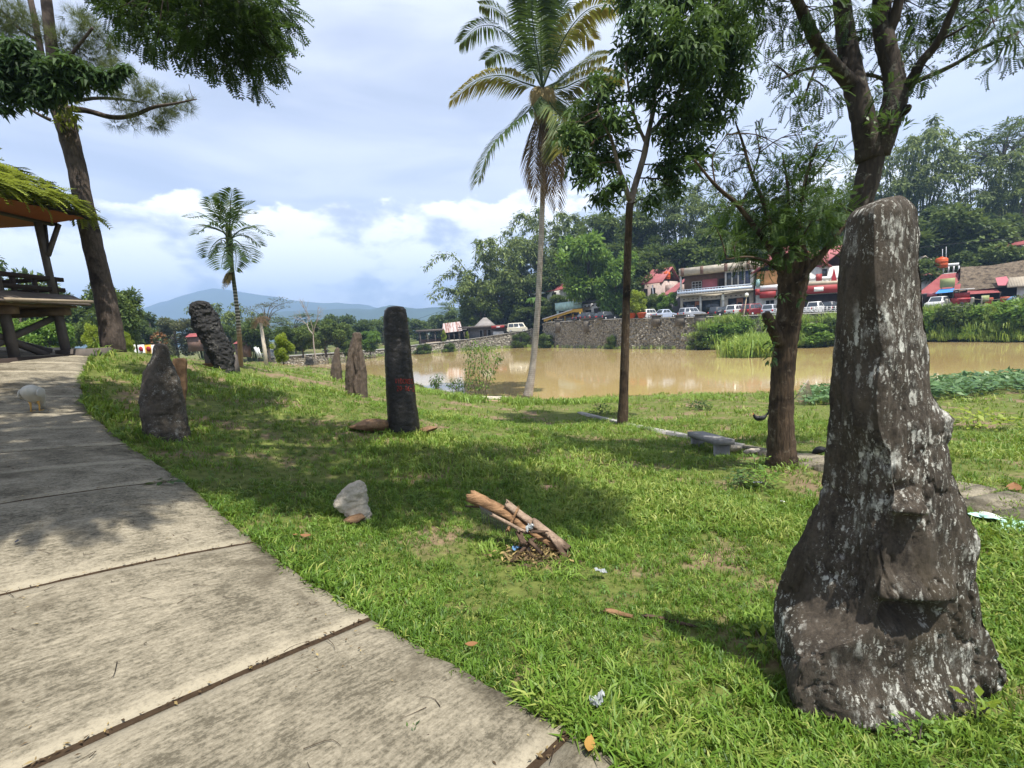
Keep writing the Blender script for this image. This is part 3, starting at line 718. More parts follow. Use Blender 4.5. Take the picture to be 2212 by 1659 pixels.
# --- the big lichen-covered menhir close on the right
YM = 2.15
def sstep(x, a, b): 
    t = np.clip((x - a) / (b - a), 0, 1); return t*t*(3-2*t)
def out_y(V):
    o = np.gradient(V, axis=1); o = np.stack([-o[..., 1], o[..., 0]], -1); c_ = V.mean(1, keepdims=True)[..., :2]; o *= np.where(np.sum(o*(V[..., :2]-c_), 2) < 0, -1, 1)[..., None]; return o[..., 1]/(np.linalg.norm(o, axis=2)+1e-6)
def feats_big(V, vv, c, hw):
    # image-plane position of each vertex (u measured on the stone's own plane)
    nz, nt, _ = V.shape; vcol = np.repeat(vv[:, None], nt, 1)
    pr = (V.reshape(-1, 3) - np.array([0, 0, EYE])) @ np.array(CAM_ROT)
    U = (CX - FPX*pr[:, 0]/pr[:, 2]).reshape(nz, nt); vcol = (CY + FPX*pr[:, 1]/pr[:, 2]).reshape(nz, nt)
    frontish = sstep(-out_y(V), .25, .75)
    def lip(u0_, u1_, vt, vl, vb, amp, su=18):
        """shelf: swells from vt down to its lip at vl, then cuts back by vb"""
        a = sstep(U, u0_ - su, u0_ + su) * (1 - sstep(U, u1_ - su, u1_ + su))
        p = np.where(vcol < vl, sstep(vcol, vt, vl)**1.4, 1 - sstep(vcol, vl, vb)); p[(vcol < vt)] = 0
        return amp * a * p * frontish
    d = lip(1898, 1986, 1040, 1098, 1116, .055, 14)                       # nub
    d -= .035 * np.exp(-((U-1940)/30)**2 - ((vcol-1060)/16)**2) * frontish
    d -= .03 * np.exp(-((U-1945)/34)**2 - ((vcol-1160)/44)**2) * frontish
    d += lip(1892, 2052, 1212, 1280, 1304, .058, 26)                      # ledge
    d -= .13 * np.exp(-((U-1968)/62)**4 - ((vcol-1336)/26)**2) * frontish # hollow
    d += lip(1800, 2085, 1420, 1542, 1558, .085, 40)                      # its overhanging lip
    d -= .05 * np.exp(-((U-1960)/110)**4 - ((vcol-1575)/16)**2) * frontish
    fl = fbm(np.stack([U.ravel()*.035, vcol.ravel()*.0035, np.full(U.size, 7.)], 1), 4).reshape(U.shape)
    d += .055 * fl * sstep(vcol, 470, 700) * (1 - .6*sstep(vcol, 1150, 1300))  # fluting
    ck = fbm(np.stack([U.ravel()*.020, vcol.ravel()*.006, np.full(U.size, 2.)], 1), 5).reshape(U.shape)
    d -= .014 * np.exp(-(ck/.016)**2) * sstep(vcol, 800, 1100)
    return d
def corner(pts, Yt, Yb_):
    """pixel polyline of one corner of the stone -> (z, x, y) with the depth running from Yt at the top to Yb_ at the foot"""
    out = []
    for v, u in pts:
        f = sstep(np.array([v]), 430., 1560.)[0]; y = Yt + (Yb_-Yt)*f; p = at(u, v, y); out.append((p.z, p.x, y))
    out = np.array(out)[::-1]; return out
FL = corner([(440,1888),(520,1889),(640,1892),(760,1906),(860,1893),(930,1900),(1000,1926),(1080,1934),(1200,1912),(1300,1905),(1350,1892),(1382,1850),(1408,1785),(1440,1735),(1500,1712),(1560,1722),(1640,1750)], 2.02, 1.93)
BLc = corner([(432,1840),(452,1833),(480,1830),(560,1816),(700,1801),(850,1790),(1000,1784),(1060,1776),(1100,1762),(1150,1736),(1200,1706),(1240,1686),(1290,1677),(1340,1680),(1400,1692),(1460,1705),(1540,1715),(1640,1735)], 2.22, 2.42)
FRc = corner([(436,1972),(452,1982),(480,1988),(560,1995),(700,2004),(850,2017),(880,2034),(905,2060),(930,2058),(960,2046),(1020,2060),(1080,2084),(1120,2098),(1165,2116),(1185,2118),(1215,2108),(1290,2112),(1340,2124),(1400,2146),(1450,2172),(1480,2176),(1500,2148),(1540,2104),(1580,2074),(1640,2060)], 2.10, 2.02)
nz, nt = 320, 260; ztop = at(1905, 428, 2.08).z; zs = np.linspace(ztop, -.34, nz); V = np.zeros((nz, nt, 3)); vv = np.zeros(nz); c = np.zeros((nz, 3)); hw = np.zeros(nz)
for q, zq in enumerate(zs):
    I = lambda A, k: np.interp(zq, A[:, 0], A[:, k])
    fl, bl, fr = np.array([I(FL,1), I(FL,2)]), np.array([I(BLc,1), I(BLc,2)]), np.array([I(FRc,1), I(FRc,2)]); br = np.array([fr[0]-.10, bl[1]+.02])
    P = np.array([fr, fr*.75+br*.25+np.array([.035,0]), br*.75+fr*.25+np.array([.03,0]), br, (br+bl)/2+np.array([0,.06]), bl, bl*.7+fl*.3+np.array([-.012,0]), bl*.35+fl*.65+np.array([-.012,0]), fl*.93+bl*.07, fl*.95+fr*.05, fl*.66+fr*.34+np.array([0,-.022]), fl*.3+fr*.7+np.array([0,-.02]), fr*.95+fl*.05+np.array([0,-.004])])
    top = 1 - .34*np.exp(-(ztop-zq)/.022)
    C = spline(np.vstack([P, P[:1]]), nt+1)[:-1]; m_ = C.mean(0); C = m_ + (C-m_)*top; V[q, :, :2] = C; V[q, :, 2] = zq; c[q] = (m_[0], m_[1], zq); hw[q] = (fr[0]-bl[0])/2
V[:, :, 2] += np.exp(-(ztop-zs)/.12)[:, None]*(.05*(V[:, :, 0]-c[:1, None, 0])/.2 - .05*np.abs((V[:, :, 0]-c[:1, None, 0])/.2)**2)
ctr = np.repeat(c[:, None], nt, 1); out = np.gradient(V, axis=1); out = np.stack([-out[..., 1], out[..., 0], np.zeros((nz, nt))], -1); out *= np.where(np.sum(out*(V-ctr)*np.array([1,1,0]), 2) < 0, -1, 1)[..., None]; out /= np.linalg.norm(out, axis=2)[..., None]+1e-6
Pn = V.reshape(-1, 3)*np.array([1,1,.45])+3.1; dis = (fbm(Pn, 5, 4.2)*.045 + fbm(Pn, 4, 21)*.026).reshape(nz, nt)
dis *= np.clip((ztop-zs)/.08+.25, 0, 1)[:, None]
V = V + out*(dis + feats_big(V, vv, c, hw))[..., None]
V = V.reshape(-1, 3); i = np.arange(nz-1)[:, None]*nt; j = np.arange(nt)[None]; kk = (j+1) % nt
Qb = np.stack([i+j, i+kk, i+nt+kk, i+nt+j], -1).reshape(-1, 4); V = np.concatenate([V, [V[:nt].mean(0)+np.array([0,0,.012])]]); Tb = [(len(V)-1, (q+1) % nt, q) for q in range(nt)]
big = (V, Qb, Tb)
o = stone_obj('standing_stone', big, MT['menhir'])
tag(o, 'tall ridged menhir with white lichen and jutting shelves, closest to the camera', 'menhir', 'standing stones on the lawn')
# --- the black painted menhir
blk = loft_stone([(662,845,862),(664,836,872),(670,830,877),(685,828,880),(720,829,884),(790,831,891),(850,834,897),(900,836,904),(935,838,908),(960,838,910)], 9.0, [.24,.28,.31,.33], 150, 120, sup=2.8, noise=.012, nscale=3., seed=8., fine=.009, vert=1.6)
ob = stone_obj('standing_stone', blk, MT['black_stone'])
tag(ob, 'black round-topped menhir with faded red painted writing, rusty rock at its foot', 'menhir', 'standing stones on the lawn')
# red writing: brush strokes laid on the stone
GL = {'V':[[(0,1),(.5,0),(1,1)]],'I':[[(.5,0),(.5,1)]],'D':[[(0,0),(0,1),(.7,.8),(.9,.4),(.6,0),(0,0)]],'C':[[(1,.85),(.4,1),(0,.5),(.4,0),(1,.15)]],'N':[[(0,0),(0,1),(1,0),(1,1)]],
      'S':[[(1,.9),(.4,1),(.1,.75),(.9,.35),(.6,0),(0,.1)]],'2':[[(0,.8),(.5,1),(.9,.75),(0,0),(1,0)]],'0':[[(.5,0),(0,.5),(.5,1),(1,.5),(.5,0)]],'-':[[(.1,.5),(.9,.5)]],'1':[[(.2,.8),(.55,1),(.55,0)]],'6':[[(.9,1),(.2,.6),(.1,.2),(.5,0),(.9,.25),(.5,.5),(.15,.3)]]}
bvh = BVHTree.FromPolygons([tuple(p) for p in blk[0]], [tuple(map(int, q)) for q in blk[1]])
def strokes(txt, ul, ur, vtop, vbot):
    g = G(); n = len(txt); cw = (ur - ul) / n
    for i, ch in enumerate(txt):
        for st in GL.get(ch, []):
            P = spline(np.array([(a, b, 0) for a, b in st]), 4*len(st)+2)
            rib = []
            for a, b, _ in P:
                u = ul + cw*(i + .12 + .72*a); vq = vbot + (vtop - vbot)*b + (u-ul)*.03
                d = ray(u, vq); h = bvh.ray_cast(Vector((0, 0, EYE)), d.normalized())
                if h[0] is not None: rib.append(np.array(h[0]) + np.array((0, -.004, 0)))
            if len(rib) > 2: g.tube(rib, .0055, 5)
    return g
for txt, a in (('VIDCNSS', (853, 893, 818, 828)), ('20-16-2', (857, 897, 833.5, 844))):
    g = strokes(txt, *a)
    lo = ob.location; p = g.build('painted_writing', MT['red_paint'], ob); p.data.transform(Matrix.Translation(-lo)); p['label'] = 'line of faded red painted letters' if txt[0] == 'V' else 'line of faded red painted numbers'
# --- the others
def feats_furrow(V, vv, c, hw):
    x = V[..., 0] - c[:, None, 0]; f = sstep(vv, 740, 780)[:, None]
    return -.11*np.exp(-((x-.03-.04*np.sin(vv/9.)[:, None])/.035)**2)*f*(V[..., 1] < c[:, None, 1]) - .07*np.exp(-((x-.19)/.03)**2)*f*(V[..., 1] < c[:, None, 1])
o = stone_obj('standing_stone', loft_stone([(718,764,776),(721,760,780),(730,759,782),(738,757,781),(755,752,783),(780,749,788),(810,746,792),(835,745,794),(856,746,795),(870,746,795)], 16, [.2,.3,.36,.4], 120, 90, sup=2.3, noise=.06, nscale=2.6, seed=1.7, feats=feats_furrow, fine=.03, vert=.5), MT['brown_stone'])
tag(o, 'furrowed brown pointed menhir standing just left of the black one', 'menhir', 'standing stones on the lawn')
o = stone_obj('standing_stone', loft_stone([(751,727,731),(755,723,734),(775,719,735),(800,714,738),(825,711,739),(838,711,739)], 24, [.15,.28,.34], 70, 60, noise=.05, nscale=2., seed=12.3, fine=.02, vert=.6), MT['brown_stone'])
tag(o, 'smallest and farthest pale brown pointed menhir near the water', 'menhir', 'standing stones on the lawn')
# pear-shaped
geo = loft_stone([(742,338,352),(745,333,359),(752,330,364),(766,329,366),(778,324,369),(800,311,380),(830,303,390),(860,300,398),(890,304,404),(920,309,410),(942,312,414),(962,312,414)], 7.0, [.16,.26,.33,.36,.36], 130, 110, sup=2.2, noise=.045, nscale=4., seed=5.5, fine=.014)
o = stone_obj('standing_stone', geo, MT['grey_stone'])
tag(o, 'squat pear-shaped grey menhir beside the concrete path', 'menhir', 'standing stones on the lawn')
o = stone_obj('rock', loft_stone([(774,374,398),(780,370,404),(830,372,403),(880,376,402),(945,378,402)], 7.75, [.16,.2,.2], 50, 48, sup=4, noise=.035, nscale=3.5, seed=2.2, fine=.01), MT['rust_rock'])
tag(o, 'square brown slab of rock behind the pear-shaped menhir', 'rock')
# leaning pitted menhir with its brick footing
def feats_pit(V, vv, c, hw):
    P = V.reshape(-1, 3); a = fbm(P, 3, 7.5).reshape(V.shape[:2]); b = fbm(P, 3, 16).reshape(V.shape[:2]); return .10*np.clip(a, -.3, .3) + .09*b
geo = loft_stone([(650,424,440),(653,415,452),(661,411,460),(680,411,467),(705,418,476),(725,428,487),(745,440,497),(760,448,504),(775,455,507),(795,462,508),(815,466,508)], 16, [.3,.42,.48,.48], 140, 110, sup=2.6, noise=.11, nscale=1.6, seed=9.4, feats=feats_pit, fine=.03)
o = stone_obj('standing_stone', geo, MT['pitted_stone'])
tag(o, 'leaning pitted black menhir beside the slim areca palm', 'menhir', 'standing stones on the lawn')
p = at(478, 800, 16.25); t = thing('brick_footing', (p.x, p.y, p.z - .1), 'rendered brick footing propping the leaning menhir', 'footing')
g = G(); g.box(-.42, -.02, -.25, .3, -.3, .72, None, .04); g.build('render', MT['timber_grey'], t)
g = G()
for k in range(5):
    for q in range(2): g.box(-.44+.2*q, -.25+.2*q, -.285, -.2, .0+.08*k, .07+.08*k)
b = g.build('bricks', MT['rust_rock'], t); b['kind'] = 'stuff'
g = G(); g.box(.30, .52, -.2, .3, -.3, .62, None, .05); g.build('buttress', MT['timber_grey'], t)
# rocks
def rock(u, v, Y, sx, sy, sz, mat, label, seed, rz=0, name='rock', sharp=.25, sink=.25):
    n1, n2 = 26, 40; a = np.linspace(.02, np.pi-.02, n1)[:, None]; b = np.linspace(0, 2*np.pi, n2, endpoint=False)[None]
    P = np.stack([np.sin(a)*np.cos(b), np.sin(a)*np.sin(b), np.cos(a)*np.ones_like(b)], -1).reshape(-1, 3)
    rg = np.random.default_rng(int(seed*10)); nr = rg.normal(size=(13, 3)); nr /= np.linalg.norm(nr, axis=1)[:, None]; ds = rg.uniform(.62, 1.0, 13)
    dt = np.maximum(P @ nr.T, .05); r = np.minimum((ds/dt).min(1), 1.15) + fbm(P+seed, 4, 2.2)*.16 + fbm(P+seed, 4, 7)*.06
    P = P * r[:, None] * np.array([sx, sy, sz])
    i = np.arange(n1-1)[:, None]*n2; j = np.arange(n2)[None]; k = (j+1) % n2; Q = np.stack([i+j, i+n2+j, i+n2+k, i+k], -1).reshape(-1, 4)
    o = mk(name, P, Q, None, mat, smooth=True); p = at(u, v, Y); o.location = (p.x, p.y, p.z + sz*(1-sink)-.0*sz); o.rotation_euler = (0, 0, rz)
    return tag(o, label, 'rock')
o = stone_obj('rock', loft_stone([(1040,768,780),(1046,752,787),(1056,738,791),(1068,727,793),(1080,722,794),(1095,732,796),(1110,746,799),(1128,750,801)], 5.05, [.05,.11,.13,.13], 60, 60, sup=3.2, noise=.05, nscale=7, seed=4.4, fine=.02, bury=.1), MT['pale_rock'])
tag(o, 'pale cream angular boulder in the grass between path and rotten log', 'rock')
rock(766, 1128, 4.88, .12, .08, .05, MT['rust_rock'], 'small orange brown rock at the foot of the cream boulder', 7.7)
rock(800, 930, 8.8, .36, .22, .14, MT['rust_rock'], 'low rusty rock lying beside the black menhir', 2.9, .2)
rock(925, 930, 8.9, .18, .12, .05, MT['rust_rock'], 'flat brown rock fragment right of the black menhir foot', 6.1, .2)
# ------------------------------------------------------------------ trees near the camera
def limb(g, pts, Y, n=None, sides=9, wob=.12, jit=0):
    P = spline(np.array([tuple(at(p[0], p[1], Y + p[2])) for p in pts]), n or max(8, 5*len(pts)))
    r = np.interp(np.linspace(0, 1, len(P)), np.linspace(0, 1, len(pts)), [p[3]*px(Y + p[2])*math.cos(math.atan2(p[0]-CX, FPX))**.9 for p in pts])
    if jit: P = P + (fbm(P, 3, 1.5)[:, None])*jit*np.array([1, 1, 0])
    g.tube(P, r, sides, wob=wob); return P
def wclump(lst, Y, dY):
    out = []
    for i, c in enumerate(lst):
        y = Y + (c[3] if len(c) > 3 else random.uniform(-dY, dY)); p = at(c[0], c[1], y); out.append((np.array(p), c[2]*px(y)))
    return out
def crown(g, clumps, dens, tpl, size, droop=.3, flat=.85, tint=(.25, .75), jit=.35, nmin=14, shell=.55):
    for c, r in clumps:
        n = max(nmin, int(dens * r**2 * (1 + .3*random.random())))
        d = rdir(n); rad = RNG.random(n)**shell; pos = c + d*rad[:, None]*np.array([r, r, r*flat])
        D = d*.7 + rdir(n)*.55 + np.array([0, 0, -droop]); U = np.array([0, 0, 1.]) + rdir(n)*.45
        t = tint[0] + (tint[1]-tint[0])*RNG.random(n) + random.uniform(-.12, .12)
        scatter(tpl, pos, D, U, size*(1-jit/2 + jit*RNG.random(n)), t, g)
    return g
def twigs(g, P, clumps, r=.012, k=2):
    P = np.asarray(P)
    for c, rr in clumps:
        q = P[np.argmin(((P - c)**2).sum(1))]
        mid = (q + c)/2 + np.array([0, 0, .12*np.linalg.norm(c-q)]); S = spline(np.array([q, mid, c]), 7); g.tube(S, np.linspace(r*1.8, r*.6, 7), 5, False)
        for _ in range(k):
            e = c + rdir(1)[0]*rr*.8; g.tube(spline(np.array([S[3], (S[3]+e)/2+rdir(1)[0]*rr*.1, e]), 5), np.linspace(r*.9, r*.35, 5), 4, False)
def rooted(o_name, label, cat, pts, group=None):
    return thing(o_name, tuple(pts), label, cat, group)
def attach(root, g, name, mat, smooth=False, tint=False):
    o = g.build(name, mat, root, smooth, tint)
    if name in ('twigs', 'epiphyte_ferns', 'climber_leaves', 'needles', 'hanging_ferns', 'fronds', 'dead_fronds', 'fruit_clusters', 'dead_frond', 'limbs', 'crown'): o['kind'] = 'stuff'
    o.data.transform(Matrix.Translation(-root.location)); return o

# --- broadleaf tree in the middle of the lawn
Y = 14.0
t = rooted('broadleaf_tree', 'dark leafy tree with slender straight trunk between the coconut palm and bench', 'tree', at(1345, 917, Y))
g = G(); A = limb(g, [(1344,925,0,13),(1347,860,0,11),(1350,760,0,9),(1354,620,0,8.2),(1357,520,0,8),(1360,440,0,7.5)], Y)
attach(t, g, 'trunk', MT['bark_red'], True)
g = G()
B = [limb(g, p, Y) for p in ([(1359,452,0,7.2),(1372,400,.1,7),(1390,340,.2,6.5),(1400,290,.3,6)],[(1360,432,0,6),(1350,400,-.2,5),(1336,360,-.4,4),(1320,300,-.6,3),(1290,240,-.9,2)],[(1400,290,.3,5.5),(1412,230,.4,5),(1412,150,.5,4),(1400,70,.7,3),(1390,0,.9,2)],
     [(1400,290,.3,4.5),(1440,250,.6,4),(1480,180,.9,3),(1520,110,1.2,2)],[(1396,310,.3,4),(1372,255,0,3),(1358,190,-.2,2.4),(1350,120,-.3,1.6)],[(1412,200,.4,3.5),(1470,110,0,3),(1540,50,-.5,2)])]
attach(t, g, 'limbs', MT['bark_pale'], True)
cl = wclump([(1480,95,85),(1560,60,75),(1425,125,62),(1520,180,75),(1585,130,50),(1270,255,50),(1238,300,38),(1305,200,50),(1335,262,42),(1300,335,52),(1266,375,40),(1300,430,34),(1450,285,58),(1495,330,48),(1440,370,46),(1405,432,30),(1540,250,52),(1360,120,46),(1380,45,50),(1455,15,62),(1550,-10,62),(1250,345,30),(1330,395,30),(1460,410,26),(1280,290,36),(1400,195,44),(1600,70,40),(1480,235,50),(1345,330,24),(1590,190,34),(1500,-60,70),(1420,-50,60),(1350,-5,40),(1230,285,24),(1500,130,60)], Y, 1.3)
twigs(g2 := G(), np.concatenate(B), cl, .014, 1); attach(t, g2, 'twigs', MT['bark_red'])
attach(t, crown(G(), cl, 120, T_WHORL, .30, .25, .8, (.1, .95)), 'crown', MT['leaf_dark'], False, True)

# --- forked rain tree behind the big menhir
Y = 7.6
base = at(1850, 1010, Y); base.z = gz1(base.x, base.y)
t = rooted('forked_tree', 'forked dark-trunked tree rising behind the lichen menhir', 'tree', base)
g = G(); A = [limb(g, p, Y, None, 12, .1) for p in ([(1838,1040,0,38),(1836,900,0,33),(1840,700,0,30),(1846,560,0,28),(1858,450,0,27),(1878,370,0,27),(1886,318,0,29),(1888,290,0,25)],)]
attach(t, g, 'trunk', MT['bark'], True)
g = G(); A += [limb(g, p, Y, None, 10, .1) for p in ([(1880,345,0,31),(1868,270,0,27),(1850,200,.1,25),(1834,120,.2,22),(1822,40,.3,19),(1812,-60,.4,15)],[(1893,335,0,30),(1915,270,-.1,29),(1934,215,-.1,27),(1930,160,0,23),(1912,90,.1,22),(1904,20,.2,20),(1908,-70,.2,15)],
    [(1842,185,.1,18),(1800,140,-.2,15),(1765,95,-.4,14),(1735,30,-.6,12),(1700,-40,-.8,9)],[(1936,205,0,17),(1965,180,-.2,14),(1990,135,-.4,11),(2028,88,-.6,10),(2056,25,-.8,8),(2085,-40,-1,6)],[(1966,180,-.2,7),(2010,163,-.3,6),(2060,140,-.5,5.5),(2120,105,-.8,5),(2200,70,-1.2,4)],
    [(1914,80,.1,13),(1935,30,.0,12),(1950,-50,-.1,9)],[(1815,160,.0,6),(1840,92,.3,7),(1858,84,.4,5)],[(1800,140,-.2,4),(1740,150,-.6,3),(1690,170,-1,2)],[(1775,110,-.4,3),(1745,190,-.8,2.4),(1735,215,-.9,1.6)],[(1945,250,-.1,9),(1958,238,-.3,9),(1962,230,-.3,8)],[(1860,160,.3,5),(1900,168,.6,4),(1950,200,1.,3)],[(2028,88,-.6,4),(2080,60,-.9,3),(2130,20,-1.2,2)])]
attach(t, g, 'limbs', MT['bark'], True)
cl = wclump([(1748,175,38,-.9),(1708,215,26,-1),(1722,240,18,-1),(1690,60,46),(1650,25,40),(1790,95,42),(1970,75,48),(2010,150,26),(2150,62,52,-1.4),(2190,112,30,-1.5),(2100,25,48),(1730,105,34),(1868,62,36),(1940,105,40),(2050,40,44),(1665,140,28),(1792,205,30),(1752,15,44),(1905,200,28),(1880,185,24),(1960,175,30),(2180,30,50),(1620,-20,50),(1820,110,30),(1995,20,46),(1850,20,40),(1690,175,18),(1735,150,24),(2150,140,20,-1.5),
             (1700,-90,70),(1800,-110,80),(1900,-120,80),(2000,-90,80),(2110,-80,70),(1620,-120,70),(1850,-200,90),(1980,-200,90),(1740,-210,90),(1560,-90,60),(2200,-60,70),(1480,-160,90),(1560,-220,90),(1660,-260,100)], Y, 1.0)
twigs(g2 := G(), np.concatenate(A[1:]), cl, .008, 2); attach(t, g2, 'twigs', MT['bark'])
attach(t, crown(G(), cl, 470, T_PINF, .20, .3, .6, (.1, .8), nmin=12), 'crown', MT['leaf_dark'], False, True)
# bird-nest ferns in the fork
g = crown(G(), wclump([(1925,262,20,-.35),(1900,285,14,-.35),(1950,275,12,-.3),(1888,258,10,-.3)], Y, 0), 1500, T_LEAF, .13, -.3, 1., (.2, .9)); attach(t, g, 'epiphyte_ferns', MT['leaf_mid'], False, True)

# --- lopped tree with sparse regrowth, right of the bench
Y = 7.0
t = rooted('lopped_tree', 'lopped tree with thick cracked trunk and sparse regrown branches beside the bench', 'tree', at(1690, 1006, Y))
g = G(); A = [limb(g, [(1690,1030,0,52),(1689,1005,0,40),(1688,975,0,33),(1687,900,0,28),(1690,820,0,26),(1697,740,0,26),(1706,670,0,28),(1712,620,0,32),(1714,575,0,35),(1716,548,0,26)], Y, 70, 22, .13)]
limb(g, [(1684,742,-.05,15),(1672,715,-.15,14),(1660,690,-.2,12),(1655,676,-.22,9)], Y, None, 9, .3)
attach(t, g, 'trunk', MT['bark_red'], True)
g = G(); A += [limb(g, p, Y, None, 7) for p in ([(1698,585,0,13),(1660,530,-.1,7),(1630,490,-.2,6),(1590,440,-.3,5),(1545,400,-.5,4),(1500,345,-.7,2)],[(1702,575,0,8),(1672,510,.1,5),(1650,440,.2,4.5),(1625,380,.3,4),(1605,310,.4,3),(1588,262,.4,1.5)],[(1715,560,0,11),(1722,500,0,6),(1732,440,.1,5),(1742,380,.2,4),(1765,310,.3,2.5)],
    [(1726,600,0,13),(1765,560,-.1,9),(1800,520,-.2,6),(1835,470,-.2,4)],[(1722,615,-.25,6),(1738,600,-.3,7),(1744,560,-.3,6),(1730,520,-.3,4)],[(1712,560,.1,6),(1705,470,.2,4),(1700,390,.4,3),(1690,330,.5,2)],[(1690,590,-.1,5),(1655,565,-.3,4),(1615,555,-.5,2.5),(1570,560,-.7,1.5)],[(1625,380,.3,2),(1640,330,.3,1.6),(1632,280,.3,1)],[(1742,400,.2,2.4),(1790,340,.1,1.8),(1810,300,0,1)],[(1545,400,-.5,2),(1540,340,-.5,1.5),(1570,290,-.5,1)])]
attach(t, g, 'limbs', MT['bark_red'], True)
cl = wclump([(1600,470,44),(1655,445,48),(1715,440,54),(1775,455,44),(1580,525,24),(1635,535,30),(1760,530,36),(1800,425,34),(1560,385,24),(1618,335,24),(1525,345,18),(1588,290,18),(1740,335,36),(1782,305,26),(1680,370,30),(1700,325,20),(1650,310,16),(1740,290,16),(1690,500,46),(1740,490,44),(1620,410,26),(1545,420,16),(1500,350,9),(1810,330,14),(1820,500,26),(1650,580,16),(1566,300,9),(1640,285,9),(1730,570,20),(1570,450,30),(1620,500,34),(1680,420,34),(1750,400,36),(1700,540,34),(1790,490,30),(1550,500,22),(1600,560,22),(1670,480,40),(1640,380,24),(1720,370,30),(1810,460,26),(1580,340,16),(1760,350,24)], Y, .7)
twigs(g2 := G(), np.concatenate(A[1:]), cl, .006, 2); attach(t, g2, 'twigs', MT['bark_red'])
attach(t, crown(G(), cl, 900, T_PINF, .17, .25, .8, (.15, .95), nmin=10), 'crown', MT['leaf_dark'], False, True)
g = crown(G(), wclump([(1665,770,14,-.2),(1670,740,10,-.25),(1690,640,10,-.3),(1730,645,10,-.3),(1658,700,9,-.25)], Y, 0), 2600, T_LEAF, .10, .5, 1.2, (.1, .8)); attach(t, g, 'epiphyte_ferns', MT['leaf_mid'], False, True)

# --- tall shade tree: trunk out of view on the left, its crown over the lawn
tr0 = Vector((-6.2, .6, 0)); tr0.z = gz1(tr0.x, tr0.y) - .1
t = rooted('shade_tree', 'tall shade tree whose dark fine-leaved bough hangs into the sky at upper left', 'tree', tr0)
g = G(); P = spline(np.array([tr0, tr0+Vector((.2,.2,2.5)), tr0+Vector((.7,.8,5)), tr0+Vector((1.3,1.6,7.2))]), 24); g.tube(P, np.linspace(.34, .2, 24), 12, wob=.1)
attach(t, g, 'trunk', MT['bark'], True)
def on_ground(u, v):
    d = ray(u, v); lo, hi = .5, 60
    for _ in range(40):
        m = (lo+hi)/2; p = d*(m/d.y)
        if EYE + p.z > float(gz([p.x], [m], False)[0]): lo = m
        else: hi = m
    return d*(lo/d.y) + Vector((0, 0, EYE))
shadow_v = Vector((-SUNV.x, -SUNV.y, 0)) / SUNV.z
cl = []
SH = [(240,850),(300,880),(300,980),(420,880),(430,960),(480,1020),(560,850),(560,930),(600,1000),(700,880),(700,960),(700,1040),(800,930),(790,1000),(830,1060),(880,870),(900,990),(960,920),(960,1010),(980,1070),(1050,970),(1060,1040),(1090,1100),(1150,1050),(1180,1110),(1250,1100),(640,1060),(250,800),(350,800),(380,1020),(1100,980),(1010,900),(560,1040),(120,930),(180,1010),(60,1000),(100,870),(20,880),(40,930),(100,1060),(20,1090),(190,960),(240,1060),(10,1020),(150,1100),(70,960),(270,1010),(230,930),(860,1100),(500,800),(150,840),(740,1080),(450,1010),(1000,1010),(650,920),(480,900)]
for k, (u, v) in enumerate(SH):
    p = on_ground(u, v); h = 6.7 + 2.3*((k*.37) % 1); q = p - shadow_v*h + Vector((0, 0, h)); pc = CAM_ROT.transposed() @ (q - Vector((0, 0, EYE))); pu, pv_ = CX - FPX*pc.x/pc.z, CY + FPX*pc.y/pc.z
    if pv_ > -70 and -80 < pu < 2300 and not (230 < pu < 580 and pv_ < 90): continue
    cl.append((np.array(q), (.66 if v > 900 else .8)*random.uniform(.8, 1.15)))
cl += wclump([(300,45,58),(380,40,66),(455,60,66),(535,60,58),(530,128,42),(570,152,26),(450,118,36),(580,65,38),(265,15,44),(340,85,34),(582,105,32),(500,-20,70),(400,-50,80),(300,-40,70),(550,180,16),(410,110,28),(490,145,24),(560,10,50),(600,130,12),(500,100,40)], 8.6, .8)
limbs = [[P[-1], P[-1]+np.array([1.6,1.6,1.2]), np.array([-1.6,5.0,7.8]), np.array([.6,5.2,8.2])], [P[-1], P[-1]+np.array([.2,2.0,1.3]), np.array([-4.6,6.4,8.1]), np.array([-5.0,8.6,8.0])], [P[-1], np.array([-6.4,3.4,8.4]), np.array([-7.6,6.2,8.6])], [P[-1], np.array([-3.2,3.6,9.2]), np.array([-2.4,6.8,9.6])]]
g = G(); A = []
for q in limbs: S = spline(np.array(q), 22); g.tube(S, np.linspace(.17, .05, 22), 8, wob=.1); A.append(S)
attach(t, g, 'limbs', MT['bark'], True)
twigs(g2 := G(), np.concatenate(A), cl, .012, 2); attach(t, g2, 'twigs', MT['bark'])
attach(t, crown(G(), cl, 480, T_PINF, .27, .35, .6, (.05, .7), nmin=20), 'crown', MT['leaf_dark'], False, True)

